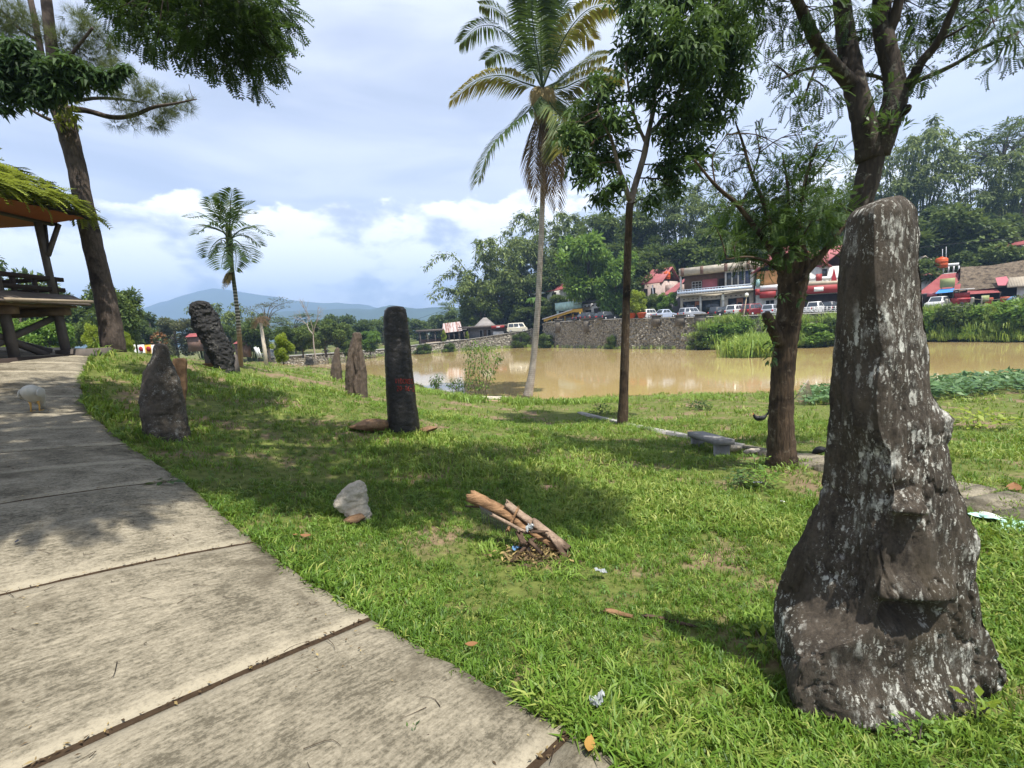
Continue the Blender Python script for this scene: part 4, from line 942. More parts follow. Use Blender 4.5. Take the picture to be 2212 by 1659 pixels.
# --- pine beside the pavilion
Y = 13.0
t = rooted('pine_tree', 'leaning pine trunk with one long needled bough beside the pavilion', 'tree', at(245, 754, Y))
g = G(); A = [limb(g, [(247,765,0,29),(238,700,0,26),(222,620,0,24),(203,540,0,23),(183,450,0,22),(165,360,0,21),(150,300,0,22),(140,262,0,24),(128,225,0,19),(118,150,0,15),(108,70,0,13),(98,-20,0,12),(90,-90,0,9)], Y, 60, 12, .1)]
attach(t, g, 'trunk', MT['bark_pine'], True)
g = G(); A += [limb(g, p, Y, None, 7) for p in ([(150,235,0,8),(190,240,-.1,7),(240,253,-.2,6),(285,250,-.3,5),(330,232,-.4,4),(375,224,-.5,3),(425,214,-.6,1.2)],[(160,218,0,5),(210,212,.1,4),(265,215,.2,3),(310,222,.3,2)],[(128,235,0,9),(100,180,.1,9),(84,90,.2,8),(66,0,.3,7),(50,-60,.3,6)],[(120,240,0,7),(70,200,-.2,6),(20,170,-.4,5),(-40,140,-.6,4)],[(118,150,0,5),(160,110,-.3,4),(200,60,-.6,3)],[(110,260,0,5),(80,245,-.2,4),(50,225,-.3,3)],[(420,216,-.6,.8),(412,200,-.6,.7),(408,182,-.6,.5)],[(84,90,.2,5),(40,60,0,4),(0,20,-.2,3)])]
attach(t, g, 'limbs', MT['bark_pine'], True)
cl = wclump([(265,215,16),(290,195,16),(310,215,20),(340,200,14),(350,235,18),(375,225,16),(300,250,14),(330,265,14),(280,270,10),(265,235,12),(360,255,12),(400,212,10),(410,235,7),(345,272,8),(235,190,16),(220,155,24),(190,120,26),(250,150,18),(200,70,26),(170,150,24),(140,90,26),(20,30,34),(0,60,30),(60,50,30),(240,120,14),(170,40,24),(285,160,12),(150,200,14),(230,100,18),(320,190,12),(385,240,9),(250,270,8)], Y, .5)
attach(t, crown(G(), cl, 700, T_NEED, .23, .1, .8, (.2, .9)), 'needles', MT['needle'], False, True)
cl = wclump([(40,150,42,-1.2),(100,170,38,-1.2),(160,150,34,-1.2),(210,170,28,-1.1),(20,195,36,-1.2),(90,210,30,-1.2),(60,120,36,-1.2),(240,165,22,-1.),(0,120,40,-1.2),(130,195,24,-1.2),(270,150,14,-1.),(10,235,16,-1.3),(170,190,16,-1)], Y, 0)
attach(t, crown(G(), cl, 420, T_WHORL, .24, .4, .8, (.05, .7)), 'climber_leaves', MT['leaf_dark'], False, True)
attach(t, crown(G(), wclump([(140,240,14,-.35),(150,220,12,-.35),(130,262,10,-.35),(155,265,10,-.3),(160,245,9,-.3)], Y, 0), 1500, T_LEAF, .16, .7, 1.3, (.5, 1.)), 'hanging_ferns', MT['fern'], False, True)

# ------------------------------------------------------------------ palms
def frond(g, pts, n=60, ll=1.2, lw=.06, droop=.5, fwd=.55, tint=.5, stiff=0, start=.12, tipf=0., nrm=None, fold=.35, thin=.03):
    P = spline(np.array(pts, float), 24); g.tube(P, np.linspace(thin, .006, 24), 5, False, .25)
    s = np.linspace(start, .995, n); idx = s*23; i0 = np.minimum(22, idx.astype(int)); f = (idx-i0)[:, None]; p = P[i0]*(1-f)+P[i0+1]*f
    T = np.gradient(P, axis=0); T = T[i0]; T /= np.linalg.norm(T, axis=1)[:, None]
    up = np.array([0, 0, 1.]) if nrm is None else np.array(nrm, float)
    S = np.cross(T, up); S /= np.linalg.norm(S, axis=1)[:, None] + 1e-6; Nn = np.cross(S, T)
    L = ll*np.clip(np.sin(np.pi*(.12+.83*s))**.6, .2, 1)
    for sg in (-1, 1):
        d = S*sg + T*fwd + Nn*fold + RNG.normal(size=(n, 3))*.07; d /= np.linalg.norm(d, axis=1)[:, None]
        m = p + d*(L*.5)[:, None] - np.array([0, 0, 1.])*(L*droop*.18)[:, None]; e = p + d*L[:, None] - np.array([0, 0, 1.])*(L*droop*.75)[:, None]
        wv = np.cross(d, Nn); wv /= np.linalg.norm(wv, axis=1)[:, None]; wv = wv*lw/2
        V = np.stack([p, m+wv, e, m-wv], 1).reshape(-1, 3); tt = np.clip(tint + tipf*s + RNG.normal(size=n)*.06, 0, 1)
        g.add(V, np.arange(4*n).reshape(-1, 4), None, np.repeat(tt, 4))
# --- coconut palm on the near shore
Y = 32.0
t = rooted('coconut_palm', 'tall coconut palm with browning fronds on the near shore of the pond', 'palm', at(1143, 850, Y))
g = G(); limb(g, [(1140,856,0,11),(1144,835,0,9.5),(1151,790,0,7),(1160,690,0,6.2),(1167,560,0,5.6),(1172,430,0,5.2),(1175,300,0,5.2),(1173,215,0,6)], Y, 60, 12, .05)
attach(t, g, 'trunk', MT['coco_trunk'], True)
C0 = (1172, 192)
FR = [((1132,120),(1080,62),(1034,58),(994,92),1.,.45,.0,.12),((1148,130),(1110,60),(1075,22),(1036,10),.6,.55,.05,.15),((1130,178),(1085,163),(1034,172),(976,213),-.6,.62,.1,.42),((1140,240),(1090,285),(1055,330),(1033,392),-1.,.40,.1,.25),
      ((1168,90),(1170,20),(1172,-40),(1172,-95),-.8,.35,.0,.0),((1152,90),(1135,20),(1120,-40),(1108,-80),.8,.38,.0,.0),((1195,90),(1210,20),(1225,-40),(1235,-85),.8,.38,.0,.05),((1205,110),(1240,50),(1280,16),(1333,12),-.8,.66,.1,.3),((1195,120),(1222,75),(1250,62),(1282,86),.9,.80,.05,.2),
      ((1215,170),(1250,140),(1280,125),(1312,118),.8,.55,.0,.2),((1215,190),(1255,172),(1300,160),(1342,166),-.6,.58,.05,.35),((1210,215),(1235,232),(1250,250),(1258,272),.8,.55,.2,.3),((1190,225),(1215,260),(1220,300),(1212,330),-1.,.48,.1,.3),
      ((1150,150),(1110,120),(1080,110),(1048,130),1.6,.4,.0,.1),((1185,120),(1190,60),(1200,10),(1215,-30),1.6,.36,0,0),((1160,110),(1150,40),(1150,-10),(1145,-60),-1.4,.36,0,0)]
g = G()
for a, b, c, d, dy, ti, ex, tf in FR:
    frond(g, [at(C0[0], C0[1], Y), at(a[0], a[1], Y+dy), at(b[0], b[1], Y+2*dy), at(c[0], c[1], Y+2.6*dy), at(d[0], d[1], Y+3*dy)], 110, 1.9, .11, .8, .5, ti*.92 - .05, tipf=tf*1.1, thin=.06)
attach(t, g, 'fronds', MT['frond'], False, True)
g = G()
for a, b, c, dy, ti in (((1166,290),(1160,350),(1164,430),-.3,.35),((1188,290),(1196,360),(1203,446),-.3,.3),((1160,280),(1150,330),(1152,400),.2,.4),((1180,300),(1186,350),(1188,410),.3,.35),((1192,270),(1200,310),(1205,380),.2,.5)):
    frond(g, [at(C0[0], C0[1]+35, Y+dy), at(a[0], a[1], Y+dy*2), at(b[0], b[1], Y+dy*2), at(c[0], c[1], Y+dy*2)], 60, 1.15, .06, 1.5, .7, ti, nrm=(0, -1, .2), thin=.05)
for k in range(16):
    q = at(1172+RNG.normal()*9, 262+abs(RNG.normal())*12, Y-.4); frond(g, [at(1172, 188, Y-.5), at(1172+RNG.normal()*14, 200, Y-.7), q], 26, .55, .07, 1.2, .9, .88, nrm=(0, -1, .2))
attach(t, g, 'dead_fronds', MT['dead'], False, True)
for u, v in ((1164,232),(1183,228),(1172,240),(1160,245),(1188,238),(1178,250)):
    n1, n2 = 8, 10; a = np.linspace(.05, 3.09, n1)[:, None]; b = np.linspace(0, 6.283, n2, endpoint=False)[None]
    Pn = np.stack([np.sin(a)*np.cos(b)*.15, np.sin(a)*np.sin(b)*.15, np.cos(a)*.19*np.ones_like(b)], -1).reshape(-1, 3) + np.array(at(u, v, Y-.3)) - np.array(t.location)
    i = np.arange(n1-1)[:, None]*n2; j = np.arange(n2)[None]; kk = (j+1) % n2; mk('coconut', Pn, np.stack([i+j, i+n2+j, i+n2+kk, i+kk], -1).reshape(-1, 4), None, MT['coconut'], t, True)
# --- areca palm
Y = 18.0
t = rooted('areca_palm', 'slim areca palm with ringed trunk behind the leaning menhir', 'palm', at(520, 790, Y))
g = G(); limb(g, [(520,798,0,6.5),(519,760,0,5.6),(515,700,0,5),(509,640,0,4.6),(502,585,0,4.4),(498,550,0,5),(497,525,0,6)], Y, 40, 10, .04)
o = attach(t, g, 'trunk', MT['areca_trunk'], True)
g = G(); limb(g, [(498,552,0,5.5),(496,530,0,8),(494,505,0,7),(493,488,0,3)], Y, 12, 9, .05); attach(t, g, 'crownshaft', MT['olive'], True)
g = G()
for a, b, c, dy, ti in (((475,490),(445,468),(404,470),.3,.45),((480,500),(450,490),(425,505),-.5,.4),((490,470),(480,440),(476,420),.4,.3),((497,465),(498,435),(502,410),-.3,.3),((505,475),(520,450),(546,438),.3,.4),((515,500),(545,490),(580,508),-.4,.5),((510,510),(535,510),(562,530),.5,.4),((480,515),(460,530),(448,555),.3,.35),((510,520),(530,540),(540,565),-.4,.35),((492,530),(482,555),(478,580),-.5,.2),((505,530),(510,555),(508,585),-.4,.2),((488,480),(465,455),(455,430),-.4,.3),((503,480),(525,460),(545,462),.7,.45)):
    frond(g, [at(496, 520, Y), at(a[0], a[1], Y+dy), at(b[0], b[1], Y+dy*2), at(c[0], c[1], Y+dy*3)], 30, .70, .05, .45, .75, ti*.6, fold=.5, start=.25)
attach(t, g, 'fronds', MT['frond'], False, True)
attach(t, crown(G(), wclump([(492,530,8,-.2),(486,538,6,-.2)], Y, 0), 900, T_LEAF, .12, .5, 1, (.7, 1.)), 'fruit_clusters', MT['fern'], False, True)
g = G()
for k in range(6): frond(g, [at(500, 588, Y-.1), at(494, 592+k, Y-.1), at(488+RNG.normal()*3, 612+RNG.normal()*4, Y-.1)], 10, .2, .03, 1., .6, .8, nrm=(0,-1,0))
attach(t, g, 'dead_frond', MT['dead'], False, True)
# ------------------------------------------------------------------ lawn
BLADES = [t_blades(6, .07, 1), t_blades(6, .08, 2, .8), t_blades(5, .10, 3, .5), t_blades(7, .06, 4, 1.0)]
def lawn_points(n, r0, r1, half=66, power=.75):
    u = RNG.random(n); e = 2 - 2*power; r = (r0**e + u*(r1**e - r0**e))**(1/e) if abs(e) > 1e-6 else r0*(r1/r0)**u
    a = np.radians(RNG.uniform(-half, half, n)); x, y = np.sin(a)*r, np.cos(a)*r
    d = path_dist(x, y); keep = ((d > .0) | (d < -PATH_W) | (y > 14.4))
    x, y, r, d = x[keep], y[keep], r[keep], d[keep]
    z = gz(x, y); k = z > WATER + .05
    return x[k], y[k], z[k], r[k], d[k]
# places the lawn must leave free (stones, log, soil patches) : x, y, radius
def gpt(u, v): p = on_ground(u, v); return (p.x, p.y)
BARE = [gpt(1090,866)+(.9,.25),gpt(1195,1055)+(.28,.1),gpt(1155,1195)+(.30,.25),gpt(1850,1600)+(.12,.5),gpt(1500,1480)+(.2,.35),gpt(1990,1610)+(.12,.5),gpt(940,925)+(.4,.3),gpt(430,1040)+(.35,.4),gpt(1630,1420)+(.22,.35),gpt(1790,1500)+(.2,.3),gpt(1500,1350)+(.25,.45),gpt(2130,1540)+(.2,.4),gpt(1350,1250)+(.35,.5),gpt(850,1270)+(.3,.5),gpt(1420,1420)+(.2,.35),gpt(1560,1540)+(.16,.3),gpt(1250,1400)+(.14,.4),gpt(1000,1230)+(.2,.5),gpt(1560,1250)+(.3,.5),gpt(1750,1180)+(.35,.55),gpt(1380,1560)+(.12,.35),gpt(1480,1620)+(.14,.3),gpt(620,1110)+(.3,.5)]
g = G(); tot = 0
for band, (n, r0, r1, s0, s1) in enumerate(((74000, .9, 6.5, .046, .085), (34000, 5.5, 16, .075, .12), (17000, 14, 52, .12, .22))):
    x, y, z, r, d = lawn_points(n, r0, r1, 62 if band else 64, (.62, .72, .8)[band])
    nz = fbm2(x, y, 4, .55); nf = fbm2(x+40, y, 3, 2.6)
    keep = RNG.random(len(x)) < np.clip(.74 + nf*2.3, .08, 1)
    for bx, by, br, kp in BARE: keep &= ~((np.hypot(x-bx, y-by) < br*(1+1.2*nf)) & (RNG.random(len(x)) > kp))
    x, y, z, r, d, nz, nf = (q[keep] for q in (x, y, z, r, d, nz, nf))
    edge = np.exp(-np.clip(d, 0, 9)/.35)*(d > 0)
    S = (s0 + (s1-s0)*np.clip((r-r0)/(r1-r0), 0, 1)) * (.7 + .7*RNG.random(len(x))) * (1 + 1.1*np.clip(nz*2.2, -.5, 1)) * (1 + .5*edge)
    S = np.where(S > 0, S, .05)
    lean = np.stack([RNG.normal(size=len(x))*.28, RNG.normal(size=len(x))*.28, np.ones(len(x))], 1); U = rdir(len(x))
    tn = .46 + nz*.95 + nf*.35 + RNG.normal(size=len(x))*.16 - .12*edge
    tn = np.where(RNG.random(len(x)) < .08, 1.0, tn)
    w = RNG.integers(0, 4, len(x))
    for k in range(4):
        m = w == k; scatter(BLADES[k], np.stack([x, y, z], 1)[m], lean[m], U[m], S[m]*1.3, tn[m], g)
o = g.build('grass', MT['grass'], None, False, True); tag(o, 'short green lawn grass around the standing stones', 'grass', kind='stuff')
# taller tufts along the path edge and by the rocks
g = G()
def tufts(cx, cy, rad, n, s, tn=(.3, .7), spread=.25, tpl=None):
    a = RNG.random(n)*6.283; r = rad*np.sqrt(RNG.random(n)); x, y = cx+np.cos(a)*r, cy+np.sin(a)*r; z = gz(x, y)
    D = np.stack([RNG.normal(size=n)*spread, RNG.normal(size=n)*spread, np.ones(n)], 1)
    scatter(tpl or BLADES[RNG.integers(0, 4)], np.stack([x, y, z], 1), D, rdir(n), s*(.6+.7*RNG.random(n)), RNG.uniform(*tn, n), g)
for (u, v, rad, n, s) in ((760,1120,.22,26,.16),(700,1095,.25,24,.13),(820,1130,.25,20,.14),(1060,1190,.2,26,.15),(1300,1200,.3,34,.15),(1270,1130,.3,22,.15),(1050,1120,.2,14,.14),(1180,1240,.3,30,.13),(1660,1360,.10,26,.13),(1640,1330,.08,12,.12),(1700,1545,.12,14,.11),(2080,1600,.12,20,.11),(860,940,.5,40,.16),(960,950,.5,30,.16),(1690,1010,.45,60,.17),(1270,1520,.12,18,.11),(1230,1500,.08,14,.13),(780,1320,.1,16,.12),(640,1230,.12,14,.11),(1290,1560,.12,16,.12),(360,945,.4,30,.15),(2020,1570,.08,10,.10),(1130,872,1.2,90,.5),(1300,868,1.5,90,.45),(1000,866,1.2,70,.5),(1480,862,2,90,.4),(1600,860,2,80,.4),(900,846,2,60,.5),(1220,872,1.0,60,.5)):
    p = gpt(u, v); tufts(p[0], p[1], rad, n, s)
for k in range(240):
    a_ = random.random()*9.0; q_ = int(a_); f_ = a_-q_; e_ = _pr[q_+1]*(1-f_) + _pr[q_+2]*f_ - _pn[q_+1]*random.uniform(-.02, .10); tufts(e_[0], e_[1], .05, random.randint(3, 7), random.uniform(.05, .11), (.15, .75), .5)
for k in range(150):
    an_ = math.radians(random.uniform(-50, 52)); r_ = random.uniform(2.2, 13); x_, y_ = math.sin(an_)*r_, math.cos(an_)*r_
    if path_dist(np.array([x_]), np.array([y_]))[0] > .2: tufts(x_, y_, random.uniform(.05, .22), random.randint(6, 18), random.uniform(.07, .13), (.1, .7), .4)
o = g.build('grass_tufts', MT['tall_grass'], None, False, True); tag(o, 'longer grass tufts around rocks and along the shore', 'grass', kind='stuff')
# broad-leaved weeds scattered in the turf
g = G(); x, y, z, r, d = lawn_points(1500, 1.4, 12, 60, .7)
scatter(T_WHORL, np.stack([x, y, z+.03], 1), np.stack([RNG.normal(size=len(x))*.3+1, RNG.normal(size=len(x))*.3, RNG.normal(size=len(x))*.2], 1), np.array([0,0,1.])+rdir(len(x))*.35, .03+.035*RNG.random(len(x))+.002*r, RNG.uniform(.2, .9, len(x)), g)
o = g.build('lawn_weeds', MT['leaf_bright'], None, False, True); tag(o, 'small broad-leaved weeds in the turf', 'weeds', kind='stuff')
# individual plants
def herb(u, v, h, rad, n, leaf, mat, label, tpl=None, cat='plant', name='leafy_plant', stems=5, tint=(.2,.9), group=None, Y=None):
    p = on_ground(u, v) if Y is None else at(u, v, Y); t = thing(name, tuple(p), label, cat, group)
    g = G()
    for k in range(stems):
        e = np.array([random.gauss(0, rad*.5), random.gauss(0, rad*.5), h*random.uniform(.6, 1)]); g.tube(spline(np.array([(0,0,-.02), e*.5+np.array([0,0,h*.1]), e]), 6), np.linspace(.006, .002, 6)*max(1, h*2.2), 4, False)
    g.build('stems', MT['bark_far'], t)['kind'] = 'stuff'
    q = RNG.random(n); pos = np.stack([RNG.normal(size=n)*rad*.55, RNG.normal(size=n)*rad*.55, h*(.1+.9*q)], 1)
    D = pos*np.array([1,1,.2]) + rdir(n)*.3*rad + np.array([0,0,-.1*rad]); g2 = scatter(tpl or T_BROAD, pos, D, np.array([0,0,1.])+rdir(n)*.4, leaf*(.6+.7*RNG.random(n)), RNG.uniform(*tint, n))
    g2.build('foliage', mat, t, False, True)['kind'] = 'stuff'; return t
herb(1600,1050,.20,.16,120,.07,MT['leaf_mid'],'dark nettle-like plant in the shade, left of the lopped tree roots')
herb(1655,1050,.22,.18,130,.07,MT['leaf_bright'],'sunlit bushy weed at the foot of the lopped tree')
herb(1630,1020,.24,.14,90,.06,MT['leaf_bright'],'pale young weed between bench and lopped tree')
herb(1510,885,.35,.45,160,.13,MT['leaf_dark'],'dark low bush alone on the sunny lawn behind the bench')
herb(1300,895,.35,.35,110,.12,MT['leaf_dark'],'dark weed clump beside the slender trunk')
herb(2105,925,.45,.45,110,.16,MT['lime'],'lime green weed on the lawn right of the lichen menhir')
herb(2170,930,.3,.25,40,.14,MT['lime'],'smaller lime weed beside the right edge of the lawn')
herb(1648,1400,.10,.05,9,.085,MT['lime'],'single pale broad leaf seedling left of the lichen menhir', stems=3)
herb(1985,1605,.09,.07,60,.028,MT['leaf_bright'],'clover-like weed at the front foot of the lichen menhir')
herb(2110,1560,.13,.06,26,.05,MT['lime'],'lime seedling at the right foot of the lichen menhir')
herb(1940,1600,.05,.06,40,.026,MT['leaf_bright'],'low clover patch under the lichen menhir overhang')
herb(360,1050,.08,.10,22,.10,MT['leaf_mid'],'low broad leaf weed beside the path, in front of the pear-shaped menhir')
herb(730,815,.6,.35,60,.22,MT['leaf_dark'],'dark spiky weed at the foot of the farthest menhir', T_LEAF)
herb(890,1610,.05,.06,30,.03,MT['leaf_mid'],'small green weed growing on the path slab', T_LEAF)
# tall shrubs at the water's edge
t = None
def shore_shrub(label, stems, Y, mat, leaf=.20, dens=9):
    p0 = at(*stems[0][0], Y); p0.z = min(p0.z, gz1(p0.x, p0.y)); t = thing('shore_shrub', tuple(p0), label, 'shrub', 'shrubs at the water edge')
    g = G(); g2 = G()
    for st in stems:
        P = spline(np.array([tuple(at(u, v, Y + random.uniform(-.3, .3))) for u, v in st]), 22); P[0, 2] = min(P[0, 2], gz1(P[0, 0], P[0, 1]))
        g.tube(P, np.linspace(.028, .008, 22), 5, False)
        for q in P[3:]:
            n = dens; d = rdir(n); scatter(T_LEAF, q + d*np.array([.26, .26, .18]), d*.6 + np.array([0, 0, -.55]), np.array([0,0,1.])+rdir(n)*.5, leaf*(.6+.7*RNG.random(n)), RNG.uniform(.2, .95, n), g2)
    attach(t, g, 'stems', MT['bark_pale']); attach(t, g2, 'crown', mat, False, True); return t
shore_shrub('tall leafy shrub at the water edge left of the coconut palm', [[(1030,848),(1015,810),(1010,770),(1005,740)],[(1035,848),(1025,800),(1030,760),(1028,735)],[(1045,848),(1043,800),(1045,765),(1050,742)],[(1048,848),(1052,810),(1056,780),(1060,745)],[(1028,848),(1012,815),(1018,780),(1016,750)],[(1050,846),(1065,800),(1075,775),(1082,768)],[(1040,848),(1035,820),(1040,780),(1042,750)]], 33, MT['leaf_bright'], .24, 7)
shore_shrub('short leafy shrub just left of the tall shore shrub', [[(990,842),(985,830),(980,818)],[(1000,845),(996,830),(990,815)],[(1005,846),(1003,830),(1000,820)],[(985,842),(975,832),(972,826)]], 35, MT['leaf_bright'], .2, 4)
shore_shrub('smallest shrub at the water edge, nearest the black menhir', [[(945,835),(942,822),(938,812)],[(947,836),(948,822),(950,810)],[(943,835),(938,828),(934,822)]], 41, MT['leaf_bright'], .26, 5)
# sweet-potato style leafy bed at the right
g = G(); n = 5200; uu_ = RNG.uniform(1735, 2330, n); f = RNG.random(n)
vt = np.interp(uu_, [1735, 1800, 2000, 2212, 2330], [842, 838, 829, 813, 806]); vb = np.interp(uu_, [1735, 1800, 2000, 2100, 2212, 2330], [868, 870, 866, 861, 858, 854]); pos = []
for a, b, c, q in zip(uu_, vt, vb, f):
    zt = WATER + .12; far_ = atz(a, b+4, WATER+.1); near_ = on_ground(a, c) if False else None
    y = far_.y*(1-q) + (far_.y-9.0)*q; x = far_.x*y/far_.y; pos.append((x, y))
pos = np.array(pos); zz = np.maximum(gz(pos[:, 0], pos[:, 1]), WATER) + .12 + .45*RNG.random(n)*np.clip(fbm2(pos[:, 0], pos[:, 1], 3, .5)*2+.7, .2, 1.2)
D = rdir(n)*np.array([1,1,.3]); scatter(T_BROAD, np.column_stack([pos, zz]), D, np.array([0,0,1.])+rdir(n)*.55, .32*(.6+.7*RNG.random(n)), RNG.uniform(.1, .95, n), g)
o = g.build('vine_bed', MT['potato'], None, False, True); tag(o, 'bed of broad green vine leaves along the near shore at right', 'ground cover', kind='stuff')
# dry litter: leaves and twigs on the path
g = G(); n = 4200; s = RNG.random(n)*8; k = s.astype(int); fr = s-k; tt = RNG.random(n)
P2 = (_pr[k+1]*(1-fr)[:, None] + _pr[np.minimum(k+2, len(_pr)-1)]*fr[:, None])*(1-tt)[:, None] + (_pl[k+1]*(1-fr)[:, None] + _pl[np.minimum(k+2, len(_pr)-1)]*fr[:, None])*tt[:, None]
P2[:, :] += _pn[2]*.15
cl_ = fbm2(P2[:, 0], P2[:, 1], 3, 1.2) > (.04 - .12*(s > 4)); P2 = P2[cl_]; n = len(P2)
zz = gz(P2[:, 0], P2[:, 1], False) + .056; scatter(T_LEAF, np.column_stack([P2, zz]), rdir(n)*np.array([1,1,.1]), np.array([0,0,1.])+rdir(n)*.3, .008+.026*RNG.random(n)**2, RNG.uniform(.05, 1, n), g)
for k in range(1, 8):
    m_ = 130; tq = RNG.random(m_); P3 = _pr[k+1]*(1-tq)[:, None] + _pl[k+1]*tq[:, None] + RNG.normal(size=(m_, 2))*.012; scatter(T_LEAF, np.column_stack([P3, gz(P3[:, 0], P3[:, 1], False)+.045]), rdir(m_)*np.array([1,1,.2]), np.array([0,0,1.])+rdir(m_)*.4, .012+.025*RNG.random(m_), RNG.uniform(.1, .9, m_), g)
o = g.build('leaf_litter', MT['dead'], None, False, True); tag(o, 'dry brown leaf litter strewn over the concrete path', 'litter', kind='stuff')
g = G()
for _ in range(120):
    k = random.randint(0, 6); a = random.random(); b = abs(random.gauss(0, .45)) % 1; p = pathpt(a, max(.03, b), k+1); L = random.uniform(.03, .16); an = random.uniform(0, 6.28)
    m = np.array([p[0], p[1]]); e = m + L*np.array([math.cos(an), math.sin(an)]); c = (m+e)/2 + np.array([random.gauss(0, .02), random.gauss(0, .02)])
    q = spline(np.array([(w_[0], w_[1], gz1(w_[0], w_[1])*0 + float(gz([w_[0]], [w_[1]], False)[0]) + .055) for w_ in (m, c, e)]), 6); g.tube(q, np.linspace(.0022, .0009, 6), 4, False, random.random())
o = g.build('twig_litter', MT['bark_red'], None); tag(o, 'thin dead twigs strewn over the concrete path', 'twigs', kind='stuff')
# ------------------------------------------------------------------ background trees: a few tree kinds, every tree its own object
KIND = {}
def reg(name, parts): KIND[name] = parts           # parts: list of (part name, mesh)
def meshof(g, name, mat, tint=True, smooth=False):
    o = g.build(name, mat, None, smooth, tint); me = o.data; bpy.data.objects.remove(o); return me
def broad(kind, mat, seed, n=26, leaf=.055, dens=330, wide=.42, low=.28, tpl=T_BROAD, droop=.25, lump=.13, tint=(.1, .9)):
    random.seed(seed); g = G(); g.tube(spline(np.array([(0,0,-.06),(.01,.0,.2),(-.01,.01,.45),(0,0,.75)]), 10), np.linspace(.028, .008, 10), 7, False); cl = []
    for k in range(n):
        a = random.random()*6.283; h = low + (1-low-.08)*((k+.5)/n); rr = wide*math.sin(math.pi*min(.97, max(.08, (h-low+.08)/(1-low+.10))))**.6*random.uniform(.35, 1)
        cl.append((np.array([math.cos(a)*rr, math.sin(a)*rr, h]), lump*random.uniform(.7, 1.25)))
    for c, r in cl:
        if random.random() < .6: g.tube(spline(np.array([(0,0,max(.1, c[2]-.22)), c*np.array([.5,.5,1])-np.array([0,0,.06]), c]), 5), np.linspace(.009, .003, 5), 4, False)
    tr = meshof(g, 'trunk', MT['bark_far'], False)
    cr = meshof(crown(G(), cl, dens/lump**2*.13**2*60/1., tpl, leaf, droop, .8, tint, .5, 60, .45), 'crown', mat)
    reg(kind, [('trunk', tr), ('crown', cr)])
broad('broad_a', MT['leaf_far'], 1); broad('broad_b', MT['leaf_far'], 2, 30, .05, 300, .36, .18); broad('broad_c', MT['leaf_far'], 3, 22, .06, 300, .5, .3)
broad('bright_a', MT['leaf_bright'], 4, 30, .06, 300, .46, .2); broad('olive_a', MT['olive'], 5, 26, .045, 330, .46, .15); broad('lime_a', MT['lime'], 6, 24, .06, 300, .42, .12)
broad('bush_a', MT['leaf_far'], 7, 22, .08, 260, .62, .05, lump=.2); broad('bush_b', MT['leaf_bright'], 8, 22, .09, 240, .6, .05, lump=.2)
def bamboo(kind, seed, culms=30):
    random.seed(seed); g = G(); g2 = G()
    for k in range(culms):
        a = random.random()*6.283; out = random.uniform(.06, .46); h = random.uniform(.5, 1.0); b = np.array([math.cos(a)*.05, math.sin(a)*.05, -.05])
        d = np.array([math.cos(a), math.sin(a), 0]); P = spline(np.array([b, b+d*out*.18+np.array([0,0,h*.45]), b+d*out*.5+np.array([0,0,h*.86]), b+d*out*.85+np.array([0,0,h*.95]), b+d*out*1.2+np.array([0,0,h*.82])]), 18)
        g.tube(P, np.linspace(.006, .0015, 18), 4, False)
        for q in P[5:]:
            n = 17; dd = rdir(n); scatter(T_LEAF, q + dd*np.array([.042, .042, .030])*RNG.random((n, 1))*1.2, dd*.6+d*.3+np.array([0,0,-.6]), np.array([0,0,1.])+rdir(n)*.5, .034*(.6+.8*RNG.random(n)), RNG.uniform(.05, .95, n) + random.uniform(-.2, .2), g2)
    reg(kind, [('culms', meshof(g, 'culms', MT['bamboo'], False)), ('crown', meshof(g2, 'crown', MT['bamboo']))])
bamboo('bamboo_a', 11); bamboo('bamboo_b', 12, 24)
def albizia(kind, seed, mat, dens=46):
    random.seed(seed); g = G(); g2 = G(); g.tube(spline(np.array([(0,0,-.05),(.01,0,.3),(0,.01,.62)]), 8), np.linspace(.022, .012, 8), 6, False)
    for k in range(13):
        a = k*2.4+random.random(); L = random.uniform(.2, .46); h = .62+random.uniform(.0, .34); e = np.array([math.cos(a)*L, math.sin(a)*L, h]); P = spline(np.array([(0,0,.5), e*np.array([.35,.35,1])-np.array([0,0,.10]), e]), 8); g.tube(P, np.linspace(.010, .002, 8), 4, False)
        for q in range(5):
            c = e*np.array([.55+.12*q,.55+.12*q,1])+np.array([random.gauss(0,.03),random.gauss(0,.03),.0]); n = dens; dd = rdir(n)
            scatter(T_LEAF, c+dd*np.array([.09,.09,.014]), dd*np.array([1,1,.2]), np.array([0,0,1.])+rdir(n)*.3, .035*(.6+.8*RNG.random(n)), RNG.uniform(.1, .9, n), g2)
    reg(kind, [('trunk', meshof(g, 'trunk', MT['bark_far'], False)), ('crown', meshof(g2, 'crown', mat))])
albizia('albizia_a', 21, MT['leaf_far']); albizia('albizia_b', 22, MT['olive'], 20)
def bare(kind, seed):
    random.seed(seed); g = G()
    def grow(p, d, L, r, dep):
        e = p + d*L; g.tube(spline(np.array([p, (p+e)/2+np.array([random.gauss(0,.02)*L*3, random.gauss(0,.02)*L*3, 0]), e]), 5), np.linspace(r, r*.6, 5), 5, False)
        if dep:
            for _ in range(3 if dep > 1 else 2): dd = d + np.array([random.gauss(0,.45), random.gauss(0,.45), .15]); grow(e, dd/np.linalg.norm(dd), L*random.uniform(.5, .75), r*.55, dep-1)
    grow(np.array([0,0,-.03]), np.array([0,0,1.]), .45, .018, 4); reg(kind, [('trunk', meshof(g, 'trunk', MT['bone'], False))])
bare('bare_a', 31)
